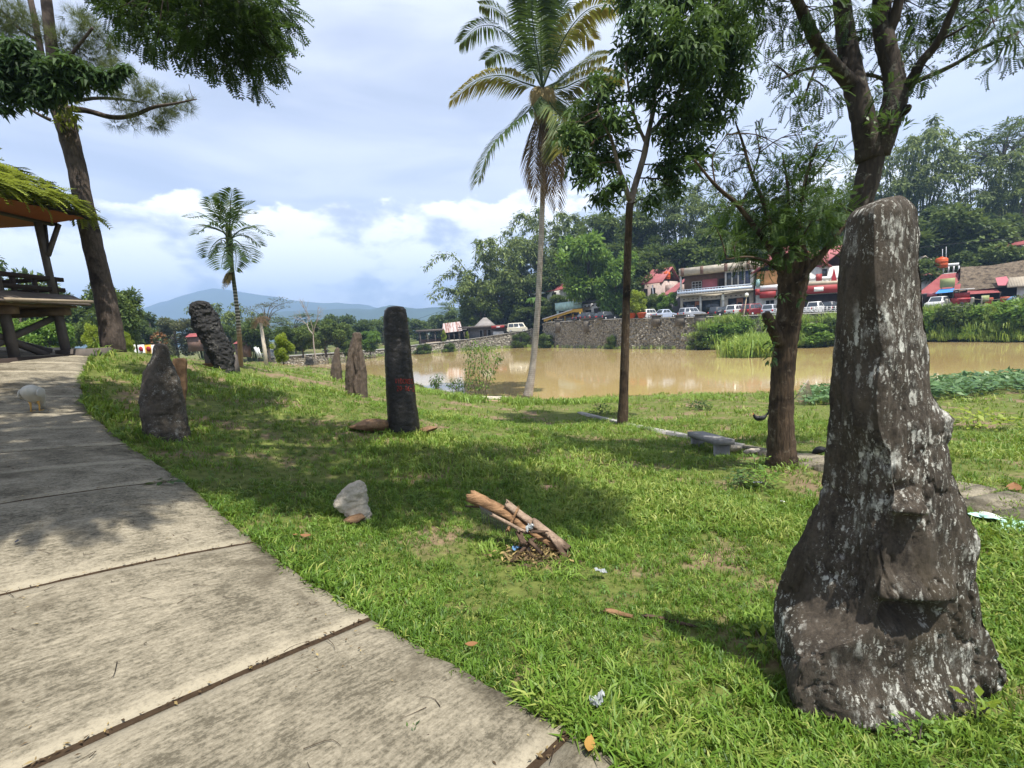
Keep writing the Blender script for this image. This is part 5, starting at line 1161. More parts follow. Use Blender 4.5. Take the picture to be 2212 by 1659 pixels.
def banana(kind):
    g = G(); g.tube([(0,0,-.05),(0,0,.4)], .05, 7, False, .3); g2 = G()
    for k in range(9):
        a = k*2.4; d = np.array([math.cos(a), math.sin(a), 0]); P = spline(np.array([(0,0,.38), d*.12+np.array([0,0,.75]), d*.35+np.array([0,0,.95]), d*.6+np.array([0,0,.75])]), 10); s = np.cross(d, [0,0,1.]); wd = np.array([.01,.05,.1,.11,.12,.12,.11,.09,.06,.01])
        V = np.concatenate([P+s*wd[:, None], P-s*wd[:, None]]); g2.add(V, [(q, q+1, q+11, q+10) for q in range(9)], None, .3+.5*random.random())
    reg(kind, [('stem', meshof(g, 'stem', MT['fern'], False)), ('leaves', meshof(g2, 'leaves', MT['leaf_bright']))])
banana('banana_a')
def plant_tree(kind, p, h, label, name=None, cat='tree', rz=None, sx=1., group=None):
    t = thing(name or {'bamboo':'bamboo_clump','albizi':'umbrella_tree','bare_a':'bare_tree','banana':'banana_plant','bush_a':'bush','bush_b':'bush'}.get(kind[:6], 'leafy_tree'), tuple(p), label, cat, group, rz if rz is not None else random.uniform(0, 6.28))
    t.scale = (h*sx, h*sx, h)
    for pn, me in KIND[kind]:
        o = bpy.data.objects.new(pn, me); COL.objects.link(o); o.parent = t
    return t
def far_tree(kind, u, vtop, Y, vbase, label, sx=1., cat=None, group=None, zb=None):
    p = at(u, vbase, Y)
    if zb is not None: p.z = zb
    top = at(u, vtop, Y); h = top.z - p.z
    return plant_tree(kind, p, h, label, sx=sx, cat=cat or ('bamboo' if kind[:3] == 'bam' else 'bush' if kind[:4] == 'bush' else 'banana plant' if kind[:3] == 'ban' else 'tree'), group=group)
# ---- left and centre tree line beyond the lawn (u, v top, distance, v base)
TL = 'trees along the valley beyond the lawn'
for a in (('broad_b',265,612,44,775,'tall leafy tree just right of the pine trunk',.8),('broad_a',215,690,48,775,'green tree behind the pine trunk',1.),('broad_c',160,628,60,775,'round tree seen under the pavilion floor, left of the pine',.9),
          ('broad_a',60,650,55,780,'leafy tree seen between the pavilion posts',1.2),('bush_b',110,690,34,770,'bright bush behind the pavilion stilts',.9),('bush_b',30,690,34,770,'bright bush at the far left behind the pavilion',1.),('lime_a',205,700,30,770,'yellow-green bush right behind the pine foot',.55),('lime_a',280,718,30,770,'yellow-green bush close on the right of the pine foot',.5),
          ('broad_c',30,540,70,780,'distant rounded tree seen through the pavilion upper posts',.7),('broad_b',310,690,80,775,'dark green tree left of the olive-grey tree',.9),('olive_a',385,686,84,775,'olive-grey dense tree left of the leaning menhir',1.15),('broad_c',335,672,90,775,'pale green tree below the mountain slope, right of the pine',1.),
          ('bamboo_a',440,672,95,775,'bamboo clump directly behind the leaning menhir top',1.),('bamboo_b',480,640,92,775,'tallest bamboo clump beside the areca palm trunk',1.),('bamboo_a',545,655,95,775,'feathery bamboo clump right of the areca palm trunk',1.2),('broad_a',560,690,80,775,'dark tree behind the wooden lamp pole',1.),('albizia_b',583,638,95,775,'thin pale umbrella tree above the lamp pole',.9),
          ('albizia_a',640,668,110,770,'dark flat-topped umbrella tree left of the bare tree',1.2),('bare_a',682,652,70,772,'bare whitish dead tree above the road',.9),('broad_b',615,705,72,772,'leafy tree behind the yellow-green roadside shrub',1.1),('broad_a',655,705,75,770,'dense tree under the flat umbrella tree',1.1),('broad_c',705,690,90,768,'tree just right of the bare dead tree',1.2),('broad_a',745,705,95,766,'dark rounded tree above the farthest menhir',1.1),
          ('broad_b',790,690,130,764,'pale tree between brown menhir and black menhir',1.2),('bush_a',760,735,90,766,'roadside bush behind the brown pointed menhir',1.2),('broad_c',830,690,150,760,'tree hidden half behind the black menhir',1.2),('bright_a',800,715,100,764,'bright green tree by the road, left of the black menhir',1.1),('broad_a',905,690,170,745,'hazy tree right of the black menhir top',1.3),
          ('broad_b',945,680,180,742,'hazy tree above the open shed',1.2),('broad_c',985,672,170,735,'rounded tree above the rusty tin roof',1.2),('albizia_a',982,642,190,740,'small umbrella tree against the sky left of the bamboo',.8),('olive_a',1003,690,140,732,'grey-green tree directly behind the rusty roof',1.1),('broad_a',1040,680,135,730,'dark tree behind the hip-roofed house',1.1),('bamboo_b',870,705,120,756,'bamboo by the road right of the black menhir',1.1),
          ('broad_c',740,680,160,764,'far hazy tree under the mountain, above the farthest menhir',1.3),('broad_a',860,684,190,757,'far hazy tree just beyond the black menhir',1.4),('broad_b',680,700,140,768,'far tree behind the bare dead tree',1.3),('broad_c',505,700,86,775,'tree behind the red roof beside the areca palm',1.),('bush_a',250,735,36,772,'low dark bush at the foot of the tall tree by the pine',1.3)):
    far_tree(a[0], a[1], a[2], a[3], a[4], a[5], a[6], group=TL)
# ---- wooded hillside at the right; roots on the hillside
HS = 'trees on the wooded hillside'
def hill_tree(kind, u, vtop, back, label, sx=1.):
    Y = bankY(u) + back; p = bank(u, back); p.z = hz_at(u, back) - .3; top = at(u, vtop, Y); h = max(4., top.z - p.z)*(1.17 if kind[:3] == 'bam' else 1.12 if kind[:3] == 'alb' else .97)*random.uniform(.94, 1.08)
    plant_tree(kind, p, h, label, sx=sx, cat='bamboo' if kind[:3] == 'bam' else 'tree', group=HS)
for a in (('bamboo_a',1062,520,24,'leftmost tall bamboo clump of the hillside, against the sky',1.),('bamboo_b',1030,575,22,'lower bamboo clump at the left end of the hillside',1.1),('bamboo_a',1105,535,28,'bamboo clump just left of the coconut trunk',1.1),('bamboo_b',1145,520,34,'bamboo clump directly behind the coconut trunk',1.1),('broad_a',1085,610,18,'dark tree above the white van',1.1),('broad_b',1040,630,16,'dark tree behind the hip-roofed house chimney',1.2),
          ('bamboo_a',1195,455,40,'bamboo clump on the skyline right of the coconut trunk',1.),('broad_a',1160,600,22,'shaded tree behind the small red-roofed house',1.),('broad_b',1215,540,28,'dark tree above the small red-roofed house',1.),('bamboo_b',1245,470,44,'skyline bamboo above the bright roadside tree',1.1),('broad_c',1290,465,44,'skyline tree behind the slender trunk',1.1),('bright_a',1275,512,13,'bright green round tree by the road above the black cars',.85),
          ('bright_a',1330,545,14,'dark-stemmed green tree left of the slender trunk',.7),('broad_a',1330,520,34,'tree behind the slender trunk on the slope',1.),('broad_b',1370,470,40,'tall slope tree just right of the slender trunk',1.),('bamboo_a',1420,402,48,'high feathery bamboo clump above the pink roof',1.2),('bamboo_b',1475,395,50,'highest bamboo clump above the two-storey shop',1.1),('broad_a',1440,520,26,'leafy tree behind the pink-roofed house',1.),('broad_c',1500,500,30,'broad tree behind the two-storey shop',1.1),
          ('broad_b',1540,455,42,'tall tree over the shop parapet',1.),('bamboo_a',1580,440,46,'bamboo clump behind the lopped tree crown left side',1.1),('broad_a',1560,530,22,'dark tree right behind the shop roof',1.),('broad_c',1620,500,28,'tree behind the orange shop',1.),('bamboo_b',1650,430,46,'bamboo clump behind the lopped tree crown middle',1.2),('broad_b',1690,520,26,'dark tree behind the red-tiled gable',1.),('bamboo_a',1720,420,48,'bamboo clump behind the lopped tree crown right side',1.2),('broad_c',1770,450,34,'broad tree left of the lichen menhir',1.1),('broad_a',1750,540,20,'shaded tree behind the red canopy restaurant',1.),
          ('bamboo_b',1800,405,50,'bamboo clump directly left of the forked trunk',1.1),('broad_b',1850,460,34,'tree behind the lichen menhir top',1.),('broad_a',1900,470,24,'dark slope tree behind the lichen menhir',1.1),('bamboo_a',1925,330,48,'arching bamboo clump just right of the forked trunk',1.1),('bamboo_b',1975,300,52,'tall airy bamboo clump at right, against the sky',1.),('broad_a',2000,470,22,'dark tree above the orange water tank',1.2),('broad_c',2030,440,36,'dark rounded tree between bamboo and flat-topped tree',1.),
          ('albizia_a',2140,238,46,'tallest flat-topped tree at the upper right',.7),('bamboo_a',2090,360,42,'bamboo clump below the flat-topped tree',1.1),('broad_b',2100,480,24,'dark tree behind the thatched roof',1.1),('bamboo_b',2160,330,46,'bamboo clump at the right under the flat-topped tree',1.1),('broad_a',2200,460,30,'large dark tree above the white uphill house',1.2),('albizia_b',2190,285,50,'skyline tree at the right edge',1.1),('bamboo_a',2260,300,50,'bamboo clump cut by the right frame edge',1.1),('broad_b',2050,530,18,'dark tree right behind the water tank rail',1.1),('broad_a',2150,520,16,'dark shrubby tree behind the thatch ridge',1.2),
          ('broad_c',1200,640,16,'olive shrub-tree on the slope below the small red-roofed house',1.4),('broad_b',1140,660,14,'yellowish shrub-tree right of the white van',1.5),('broad_a',1960,560,15,'dark bush tree right beside the lichen menhir',1.1),('broad_c',1400,560,20,'leafy tree touching the pink roof left side',1.)):
    hill_tree(*a)
# ---- bank plants between water and wall at the right
BK = 'bushes on the far bank'
for a in (('bush_a',1530,712,-1.5,752,'dark creeping bush at the foot of the stone wall, left of the grassy point',1.6),('bush_b',1560,700,-1.5,753,'bright bush on the bank left of the lopped trunk',1.2),('bush_b',1600,690,-1.,750,'tall weeds bush below the maroon car',1.2),('bush_b',1750,700,-1.5,748,'bright bush on the bank right of the lopped trunk',1.7),('bush_a',1775,690,-1.,748,'dark bush on the bank beside the lichen menhir',1.4),
          ('bush_b',2030,672,-1.,733,'bright bush on the far bank right of the menhir',1.2),('bush_a',2075,660,-1.,733,'dark green bush on the far bank below the red stall',1.2),('bush_b',2120,662,-1.,735,'yellowish bush on the far bank below the thatched house',1.3),('bush_b',2180,652,-1.,736,'large bright bush at the right end of the far bank',1.3),('bush_b',2230,650,-1.,737,'bush cut by the right frame edge on the far bank',1.3),('bush_a',2205,640,1.,690,'dark bush on the wall at the right edge',.9),
          ('bush_a',915,744,-1.,766,'rounded bush at the waterline left of the shore shrubs',1.4),('bush_a',1180,722,-1.6,750,'bush growing at the foot of the wall right of the coconut trunk',1.3),('bush_b',1175,735,-2.,751,'bright reeds bush at the waterline right of the coconut trunk',.9),('bush_a',1125,720,-.8,748,'bush on the wall below the white van',1.2),('bush_a',1320,726,-1.2,755,'creeper bush on the wall left of the slender trunk',.8),('bush_a',970,742,-1.,762,'low bush on the bank below the rusty-roofed shed',1.2)):
    kind, u, vt, back, vb, lab, sx = a; far_tree(kind, u, vt, bankY(u)+back, vb, lab, sx, group=BK)
# ---- plants in pots and greenery on the terrace
far_tree('lime_a', 1378, 628, bankY(1378)+.9, 690, 'round lime-green potted tree above the red pots on the wall', .85, group='potted plants')
far_tree('bush_a', 1418, 638, bankY(1418)+11, 690, 'dark hedge in front of the pink house', 1.1, group='greenery by the houses')
far_tree('bright_a', 1440, 632, bankY(1440)+9, 690, 'leafy garden bush beside the two-storey shop', .8, group='greenery by the houses')
far_tree('lime_a', 960, 714, bankY(960)+5, 742, 'yellow-green topiary bush before the rusty-roofed shed', .5, group='greenery by the houses')
far_tree('lime_a', 1010, 716, bankY(1010)+5, 735, 'small yellow shrub at the porch of the hip-roofed house', .45, group='greenery by the houses')
far_tree('lime_a', 612, 722, 28, 784, 'yellow-green roadside shrub between lamp pole and farthest menhir', .75, group='greenery by the houses')
far_tree('banana_a', 1160, 640, bankY(1160)+12, 700, 'banana plant on the slope right of the van', .7, group='greenery by the houses')
far_tree('banana_a', 2040, 590, bankY(2040)+14, 640, 'banana plant above the orange water tank', .6, group='greenery by the houses')
# reeds: grass point reaching into the water, and grass on the bank
g = G(); T_REED = t_blades(6, .05, 9, .5)
def reed(u, v, Y, rad, n, s, tn=(.35, .9)):
    p = at(u, v, Y); x = p.x+RNG.normal(size=n)*rad; y = p.y+RNG.normal(size=n)*rad*.6; zb = np.full(n, p.z)
    D = np.stack([RNG.normal(size=n)*.2, RNG.normal(size=n)*.2, np.ones(n)], 1); scatter(T_REED, np.stack([x, y, zb], 1), D, rdir(n), s*(.6+.7*RNG.random(n)), RNG.uniform(*tn, n), g)
for u in range(1590, 1665, 8): reed(u, 770 - abs(u-1625)*.12, atz(u, 770, WATER).y, .9, 40, 2.3)
for u in range(1600, 1660, 10): reed(u, 755, atz(u, 764, WATER).y+3, 1., 34, 2.6)
for u in range(1510, 2300, 9):
    v0, v1 = float(np.interp(u, su, [s[1] for s in ST])), float(np.interp(u, su, [s[2] for s in ST]))
    for k in range(5): f = random.random()**1.3*.95; reed(u+random.uniform(-4, 4), v0+(v1-v0)*f, bankY(u) - 2.2*(1-f) - .4, .9, random.randint(3, 22), random.uniform(.6, 1.5), (.2, .95))
for u in range(1165, 1590, 15): reed(u, float(np.interp(u, su, [s[1] for s in ST]))-1, bankY(u)-.9, .8, 6, .9)
for u in range(700, 1150, 14): reed(u, float(np.interp(u, su, [s[1] for s in ST]))-1, bankY(u)-.9, .9, 10, 1.)
o = g.build('bank_grass', MT['tall_grass'], None, False, True); tag(o, 'tall bright grass on the far bank and its point in the water', 'grass', kind='stuff')
# ------------------------------------------------------------------ buildings on the far bank
class Bld:
    """local frame: x along the facade, -y towards the pond, z up; origin at the front left foot"""
    def __init__(s, name, label, uL, uR, back, backR=None, vbase=None, cat='building', group=None):
        A = bank(uL, back); B = bank(uR, back if backR is None else backR)
        if vbase is not None: A = at(uL, vbase, A.y)
        d = B - A; d.z = 0; s.W = d.length; s.Y = A.y; s.u = uL; s.z0 = A.z
        s.t = thing(name, (A.x, A.y, A.z), label, cat, group, math.atan2(d.y, d.x)); s.k = {}
    def h(s, v): return at(s.u, v, s.Y).z - s.z0
    def box(s, name, mat, x0, x1, y0, y1, z0, z1, parent=None, taper=0, label=None):
        g = G(); g.box(x0, x1, y0, y1, z0, z1, None, taper); o = g.build(name, MT[mat], parent or s.t)
        if label: o['label'] = label
        return o
    def poly(s, name, mat, V, F, parent=None):
        T = [f for f in F if len(f) == 3]; Qd = [f for f in F if len(f) == 4]; return mk(name, V, Qd or None, T or None, MT[mat], parent or s.t)
    def window(s, x0, x1, z0, z1, y=0., glass='glass', frame='trim_white', nx=2, nz=1, fr=.07):
        o = s.box('window', glass, x0, x1, y-.03, y+.06, z0, z1); g = G()
        for q in range(nx+1): xx = x0+(x1-x0)*q/nx; g.box(xx-fr/2, xx+fr/2, y-.07, y-.031, z0, z1)
        for q in range(nz+1): zz = z0+(z1-z0)*q/nz; g.box(x0-fr/2, x1+fr/2, y-.075, y-.033, zz-fr/2, zz+fr/2)
        g.build('window_frame', MT[frame], o); return o
    def hip(s, name, mat, x0, x1, y0, y1, z0, z1, over=.5, ridge=.0, thick=.14):
        x0, x1, y0, y1 = x0-over, x1+over, y0-over, y1+over; cx, cyy = (x0+x1)/2, (y0+y1)/2; rl = ridge/2
        V = [(x0,y0,z0),(x1,y0,z0),(x1,y1,z0),(x0,y1,z0),(cx-rl,cyy,z1),(cx+rl+.02,cyy,z1),(x0,y0,z0-thick),(x1,y0,z0-thick),(x1,y1,z0-thick),(x0,y1,z0-thick)]
        return s.poly(name, mat, V, [(0,1,5,4),(1,2,5),(2,3,4,5),(3,0,4),(6,7,1,0),(7,8,2,1),(8,9,3,2),(9,6,0,3),(9,8,7,6)])
    def gable(s, name, mat, x0, x1, y0, y1, z0, z1, over=.4, thick=.16, axis='x', off=.5):
        if axis == 'x':                               # ridge along x
            ym = y0+(y1-y0)*off; X0, X1 = x0-over, x1+over; Y0, Y1 = y0-over, y1+over
            V = [(X0,Y0,z0),(X1,Y0,z0),(X1,ym,z1),(X0,ym,z1),(X1,Y1,z0),(X0,Y1,z0)]
        else:
            xm = x0+(x1-x0)*off; X0, X1 = x0-over, x1+over; Y0, Y1 = y0-over, y1+over
            V = [(X0,Y1,z0),(X0,Y0,z0),(xm,Y0,z1),(xm,Y1,z1),(X1,Y0,z0),(X1,Y1,z0)]
        V = V + [(a, b, c-thick) for a, b, c in V]
        return s.poly(name, mat, V, [(0,1,2,3),(3,2,4,5),(7,6,9,8),(8,9,11,10),(0,6,7,1),(4,10,11,5),(1,7,8,2),(2,8,10,4),(3,9,6,0),(5,11,9,3)])
    def endwall(s, mat, x0, x1, y, z0, z1, off=.5):
        V = [(x0,y,z0),(x1,y,z0),(x0+(x1-x0)*off,y,z1),(x0,y+.12,z0),(x1,y+.12,z0),(x0+(x1-x0)*off,y+.12,z1)]
        return s.poly('gable_wall', mat, V, [(0,1,2),(5,4,3),(0,3,4,1),(1,4,5,2),(2,5,3,0)])
HB = 'buildings along the far shore'
# two-storey shop
b = Bld('shop_building', 'two-storey cream shop with blue balcony rail and brown upper wall', 1470, 1626, 9, 8.5, group=HB); W, Ht = b.W, b.h(581)
f1, f2 = Ht*.44, Ht*.86; xr = W*.63
b.box('ground_floor', 'cream_wall', 0, W, .0, 7, -.4, f1); b.box('upper_wall', 'brown_wall', .25, xr, 1.9, 6.9, f1+.3, f2); b.box('upper_block', 'white_wall', xr+.02, W-.02, .05, 6.9, f1+.3, f2); b.box('balcony_floor', 'cream_wall', -.25, W+.1, -1.3, 2.0, f1+.01, f1+.29)
pr = b.box('parapet', 'cream_wall', -.1, W+.1, -.4, 7.1, f2+.01, Ht)
for q in (.02, .30, .63, .92): b.box('parapet_pier', 'brown_wall', W*q, W*q+.5, -.46, -.1, f2-.05, Ht+.05, pr)
b.box('corner_column', 'white_wall', -.05, .24, .0, .3, f1+.3, f2-.01); b.window(1.6, 3.2, f1+1.1, f1+2.5, 1.9, 'dark_wall', nx=3, nz=3); b.box('pink_curtain', 'pink_cloth', W*.29, W*.50, 1.7, 1.86, f1+.6, f1+2.7); b.box('upper_door', 'dark_wall', W*.52, W*.60, 1.8, 1.88, f1+.31, f1+2.6)
for q in range(4): x0 = xr+.25+q*(W-xr-.5)/4; b.window(x0, x0+(W-xr-.5)/4-.12, f1+1.2, f2-.25, .05, 'glass_blue' if q > 1 else 'glass', nx=1)
rl = b.box('balcony_rail', 'rail_blue', -.2, W+.05, -1.26, -1.20, f1+1.0, f1+1.1); g = G()
for q in range(int(W/.45)): g.box(-.18+q*.45, -.12+q*.45, -1.25, -1.21, f1+.29, f1+1.0)
g.box(-.2, W+.05, -1.24, -1.22, f1+.42, f1+.8); g.build('balusters', MT['rail_blue'], rl)['kind'] = 'stuff'
for q in range(14): b.box('air_vent', 'dark_wall', .5+q*W*.066, .78+q*W*.066, -.04, .05, f1-.62, f1-.5)
for x0, x1, n in ((.5, W*.27, 2), (W*.32, W*.57, 2), (W*.68, W*.95, 3)): b.window(x0, x1, .35, f1-1.0, 0, 'glass', 'wood_dark', n)
for x0 in (W*.215, W*.79): d = b.box('door', 'door_wood', x0, x0+1.0, -.10, -.076, .05, f1-1.05); b.box('door_panel', 'glass', x0+.2, x0+.8, -.13, -.102, .9, 2.1, d)
for x0 in (W*.285, W*.6): b.box('front_column', 'white_wall', x0, x0+.32, -.22, -.01, -.3, f1)
b.box('wall_sign', 'bulb', W*.595, W*.63, -.42, -.23, f1-1.2, f1-.2, label='small round white shop sign')
# pink house
b = Bld('pink_house', 'pink house with faded red roof and orange water tank left of the shop', 1386, 1462, 15, 14, group=HB); W, Ht = b.W, b.h(582)
b.box('wall', 'pink_wall', 0, W*.62, 0, 6, -1, Ht*.72); b.gable('roof', 'roof_pink', 0, W*.60, 0, 6, Ht*.70, Ht, .4, off=.55); b.box('side_wing', 'grey_wall', W*.62, W*1.0, -.4, 5, -1, Ht*.42); b.poly('lean_to_roof', 'roof_pink', [(W*.60,-1.2,Ht*.40),(W*1.08,-1.2,Ht*.48),(W*1.08,3.6,Ht*.80),(W*.72,3.6,Ht*.64)], [(0,1,2,3)])
b.box('roof_terrace', 'pink_wall', W*.63, W*.85, 1.0, 4.8, Ht*.43, Ht*.64)
for x0 in (.08, .3): b.window(W*x0, W*(x0+.12), Ht*.28, Ht*.6, 0, 'dark_wall', 'pink_wall', 1)
b.window(W*.70, W*.82, Ht*.08, Ht*.32, -.4, 'dark_wall', 'white_wall', 2); g = G(); g.tube([(W*.42,-.25,.2),(W*.40,-.25,Ht*.35),(W*.36,-.25,Ht*.66)], .13, 8); g.build('drain_pipe', MT['trim_white'], b.t)
def tank(p, r, h, label):
    t = thing('water_tank', tuple(p), label, 'water tank', 'orange rooftop water tanks'); g = G(); pr_ = [(0,.96),(.05,1),(.25,1),(.27,1.04),(.30,1),(.55,1),(.57,1.04),(.6,1),(.82,1),(.92,.8),(.98,.4)]
    g.tube([(0,0,a*h) for a, _ in pr_], [r*q for _, q in pr_], 18); g.build('tank_body', MT['tank_orange'], t, True); g = G(); g.tube([(0,0,h*.97),(0,0,h*1.06)], r*.28, 12); g.build('lid', MT['tank_orange'], t)
p = at(1441, 603, bankY(1441)+16.5); tank(p, .62, 1.5, 'orange water tank beside the faded red roof of the pink house')
p = at(2033, 579, bankY(2033)+12.6); tank(p, .8, 1.7, 'large orange water tank above the white terrace rail at right')
# small red-roofed house on the slope
b = Bld('hillside_house', 'small white house with red hipped roof behind the coconut trunk', 1162, 1219, 20, 20, 651, group=HB); W, Ht = b.W, b.h(613)
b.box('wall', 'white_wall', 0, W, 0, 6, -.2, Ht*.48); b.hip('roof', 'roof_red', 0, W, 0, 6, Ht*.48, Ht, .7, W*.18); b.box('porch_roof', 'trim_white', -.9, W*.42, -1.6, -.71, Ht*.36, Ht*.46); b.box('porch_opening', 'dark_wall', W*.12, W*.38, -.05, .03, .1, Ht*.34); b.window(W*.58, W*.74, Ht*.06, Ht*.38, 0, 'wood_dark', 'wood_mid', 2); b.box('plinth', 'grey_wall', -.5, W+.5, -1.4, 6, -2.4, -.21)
for k in range(3): b.box('washing', 'trim_white', W*.16+k*.5, W*.16+k*.5+.4, -1.72, -1.68, -.3, .75)
# teal and yellow-eaved roadside building
b = Bld('teal_stall', 'pale teal roadside building above the yellow-eaved restaurant', 1203, 1300, 9.5, 9, group=HB); W, Ht = b.W, b.h(655)
b.box('wall', 'teal_wall', 0, W*.58, 0, 4, -.3, Ht*.62); b.box('sign_band', 'teal_wall', -.2, W*.6, -.25, -.01, Ht*.62, Ht); b.window(W*.06, W*.52, Ht*.30, Ht*.58, 0, 'glass', 'teal_wall', 3); b.box('right_wing', 'white_wall', W*.585, W, .2, 5, -.3, Ht*.8); b.poly('wing_roof', 'roof_grey', [(W*.45,-.6,Ht*.82),(W*1.02,-.6,Ht*.86),(W*1.02,5.5,Ht*1.2),(W*.45,5.5,Ht*1.15)], [(0,1,2,3)])
for q in (.64, .72, .8, .88): b.box('air_vent', 'dark_wall', W*q, W*q+.5, .13, .23, Ht*.66, Ht*.72)
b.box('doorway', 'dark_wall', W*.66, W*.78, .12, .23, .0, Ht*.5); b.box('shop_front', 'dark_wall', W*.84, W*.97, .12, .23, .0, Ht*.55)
b = Bld('yellow_restaurant', 'open roadside restaurant with white roof and yellow eaves', 1187, 1262, 5, 5.5, group=HB); W, Ht = b.W, b.h(672)
b.poly('roof', 'roof_tan', [(-1.2,-1.2,Ht*.38),(W*.80,-1.2,Ht*.98),(W*1.04,2.6,Ht*1.12),(W*.1,3.6,Ht*.72)], [(0,1,2,3)]); b.poly('roof_edge', 'trim_white', [(-1.2,-1.22,Ht*.30),(W*.80,-1.22,Ht*.90),(W*.80,-1.22,Ht*.97),(-1.2,-1.22,Ht*.37)], [(0,1,2,3)]); b.poly('yellow_eave', 'yellow', [(-.9,-1.0,Ht*.10),(W*.35,-1.0,Ht*.42),(W*.8,-1.0,Ht*.72),(W*1.0,-.4,Ht*.66),(W*1.0,-.4,Ht*.95),(W*.8,-1.0,Ht*.95),(-.9,-1.0,Ht*.33)], [(0,1,2,6),(2,3,4,5),(2,5,6)])
b.box('back_wall', 'orange_wall', 0, W*.95, 2.4, 2.6, -.3, Ht*.5)
for q in (0, .16, .33, .55, .78, .97): b.box('post', 'yellow', W*q-.08, W*q+.08, -.9, -.74, -.3, Ht*(.2+.5*q))
b.box('counter', 'cream_wall', W*.1, W*.7, 1.2, 1.8, -.3, .9)
# hip-roofed house at the left
b = Bld('hip_roofed_house', 'low grey house with wide flat eaves and a small hipped roof', 1003, 1092, 8, 7, group=HB); W, Ht = b.W, b.h(688)
b.box('wall', 'grey_wall', 1.2, W, 0, 6, -.5, Ht*.50); b.box('eave_slab', 'timber_grey', -1.4, W+1.6, -2.4, 6.5, Ht*.505, Ht*.60); b.hip('roof', 'roof_grey', W*.30, W*.66, -1, 5, Ht*.605, Ht, .5, .8); b.box('finial', 'wood_dark', W*.475, W*.49, 1.95, 2.05, Ht, Ht*1.16)
for q in (.35, .55): b.window(W*q, W*q+.8, .1, Ht*.40, 0, 'dark_wall', 'trim_white', 1)
b.box('door', 'wood_mid', W*.45, W*.52, -.06, .02, 0, Ht*.40); b.box('side_room', 'dark_wall', -1.0, 1.15, .3, 5, -.3, Ht*.48)
for x0 in (-1.1, 1.1, W+.8): b.box('porch_post', 'timber_grey', x0, x0+.22, -2.1, -1.88, -.5, Ht*.5)
b.box('steps', 'concrete', W*.35, W*.6, -1.6, -.05, -.5, -.05)
b = Bld('kiosk', 'small roadside kiosk with a red awning beside the van', 1063, 1086, 4.2, 4.2, cat='kiosk'); W, Ht = b.W, b.h(704)
b.box('counter', 'white_wall', 0, W, 0, 1.2, -.2, Ht*.4); b.box('awning', 'awning_red', -.3, W+.3, -.6, 1.4, Ht*.72, Ht); b.box('awning_lettering', 'trim_white', W*.35, W*.7, -.62, -.601, Ht*.79, Ht*.9)
for x0 in (0, W-.1): b.box('post', 'timber_grey', x0, x0+.1, 0, .1, Ht*.4, Ht*.72)
# rusty-roofed shed and open frame
b = Bld('rusty_shed', 'open shed with rust-striped tin roof by the pond road', 955, 999, 7, 6.5, group=HB); W, Ht = b.W, b.h(697)
b.poly('roof', 'roof_rust', [(-.4,-1.4,Ht*.44),(W*.92,-1.4,Ht*.52),(W*.92,1.6,Ht*1.02),(.3,1.6,Ht*.96)], [(0,1,2,3)]); b.poly('rear_roof', 'roof_dark', [(.3,1.62,Ht*.95),(W*.92,1.62,Ht*1.01),(W*1.1,4,Ht*.6),(0,4,Ht*.55)], [(0,1,2,3)]); b.box('side_roof', 'roof_grey', W*.7, W*1.15, -1.2, 2, Ht*.56, Ht*.60); b.box('back_wall', 'dark_wall', 0, W, 2.5, 2.7, -.5, Ht*.5)
for q in (0, .25, .5, .75, 1.): b.box('post', 'timber_grey', W*q-.07, W*q+.07, -1.2, -1.06, -.5, Ht*.46)
b.box('low_wall', 'wall_stone', 0, W*.8, -1.15, -.9, -.5, .35)
b = Bld('open_frame_shed', 'unfinished open shed with flat slab roof at the left end of the shore houses', 903, 953, 7.5, 7, group=HB); W, Ht = b.W, b.h(713)
b.box('roof_slab', 'timber_grey', -.6, W+.3, -1.5, 4, Ht*.85, Ht)
for q in (.02, .34, .66, .98):
    for yy in (-1.2, 3.4): b.box('post', 'timber_grey', W*q-.1, W*q+.1, yy, yy+.2, -.6, Ht*.849)
b.box('low_wall', 'brown_wall', 0, W, 1., 1.2, -.6, Ht*.3); g = G()
for k in range(7): g.bar((W*.2+k*.12, -1.6+k*.1, .1+.06*(k % 3)), (W*.75+k*.15, -1.9+k*.14, .14+.08*(k % 3)), .16, .05)
g.build('stacked_planks', MT['wood_pale'], b.t)
# orange shop behind the lopped tree
b = Bld('orange_shop', 'orange shop house with red awning mostly hidden by the lopped tree', 1632, 1706, 8.5, 8, group=HB); W, Ht = b.W, b.h(560)
b.box('wall', 'white_wall', 0, W*.95, 0, 6, -.4, Ht*.42); b.box('upper_wall', 'orange_wall', .1, W*.94, .3, 5.9, Ht*.42, Ht*.78); b.gable('roof', 'roof_pink', 0, W, 0, 6, Ht*.76, Ht, .7, axis='y', off=.55); b.box('balcony', 'trim_white', 0, W*.94, -.9, .28, Ht*.43, Ht*.52); b.box('awning', 'awning_red', W*.14, W*.6, -1.6, -.05, Ht*.30, Ht*.41); b.box('sign_board', 'sign_teal', W*.02, W*.14, -1.0, -.92, Ht*.5, Ht*.64); b.box('lower_sign', 'awning_red', W*.0, W*.13, -1.0, -.92, Ht*.36, Ht*.47); b.window(W*.3, W*.55, .3, Ht*.26, 0, 'glass', 'trim_white', 2)
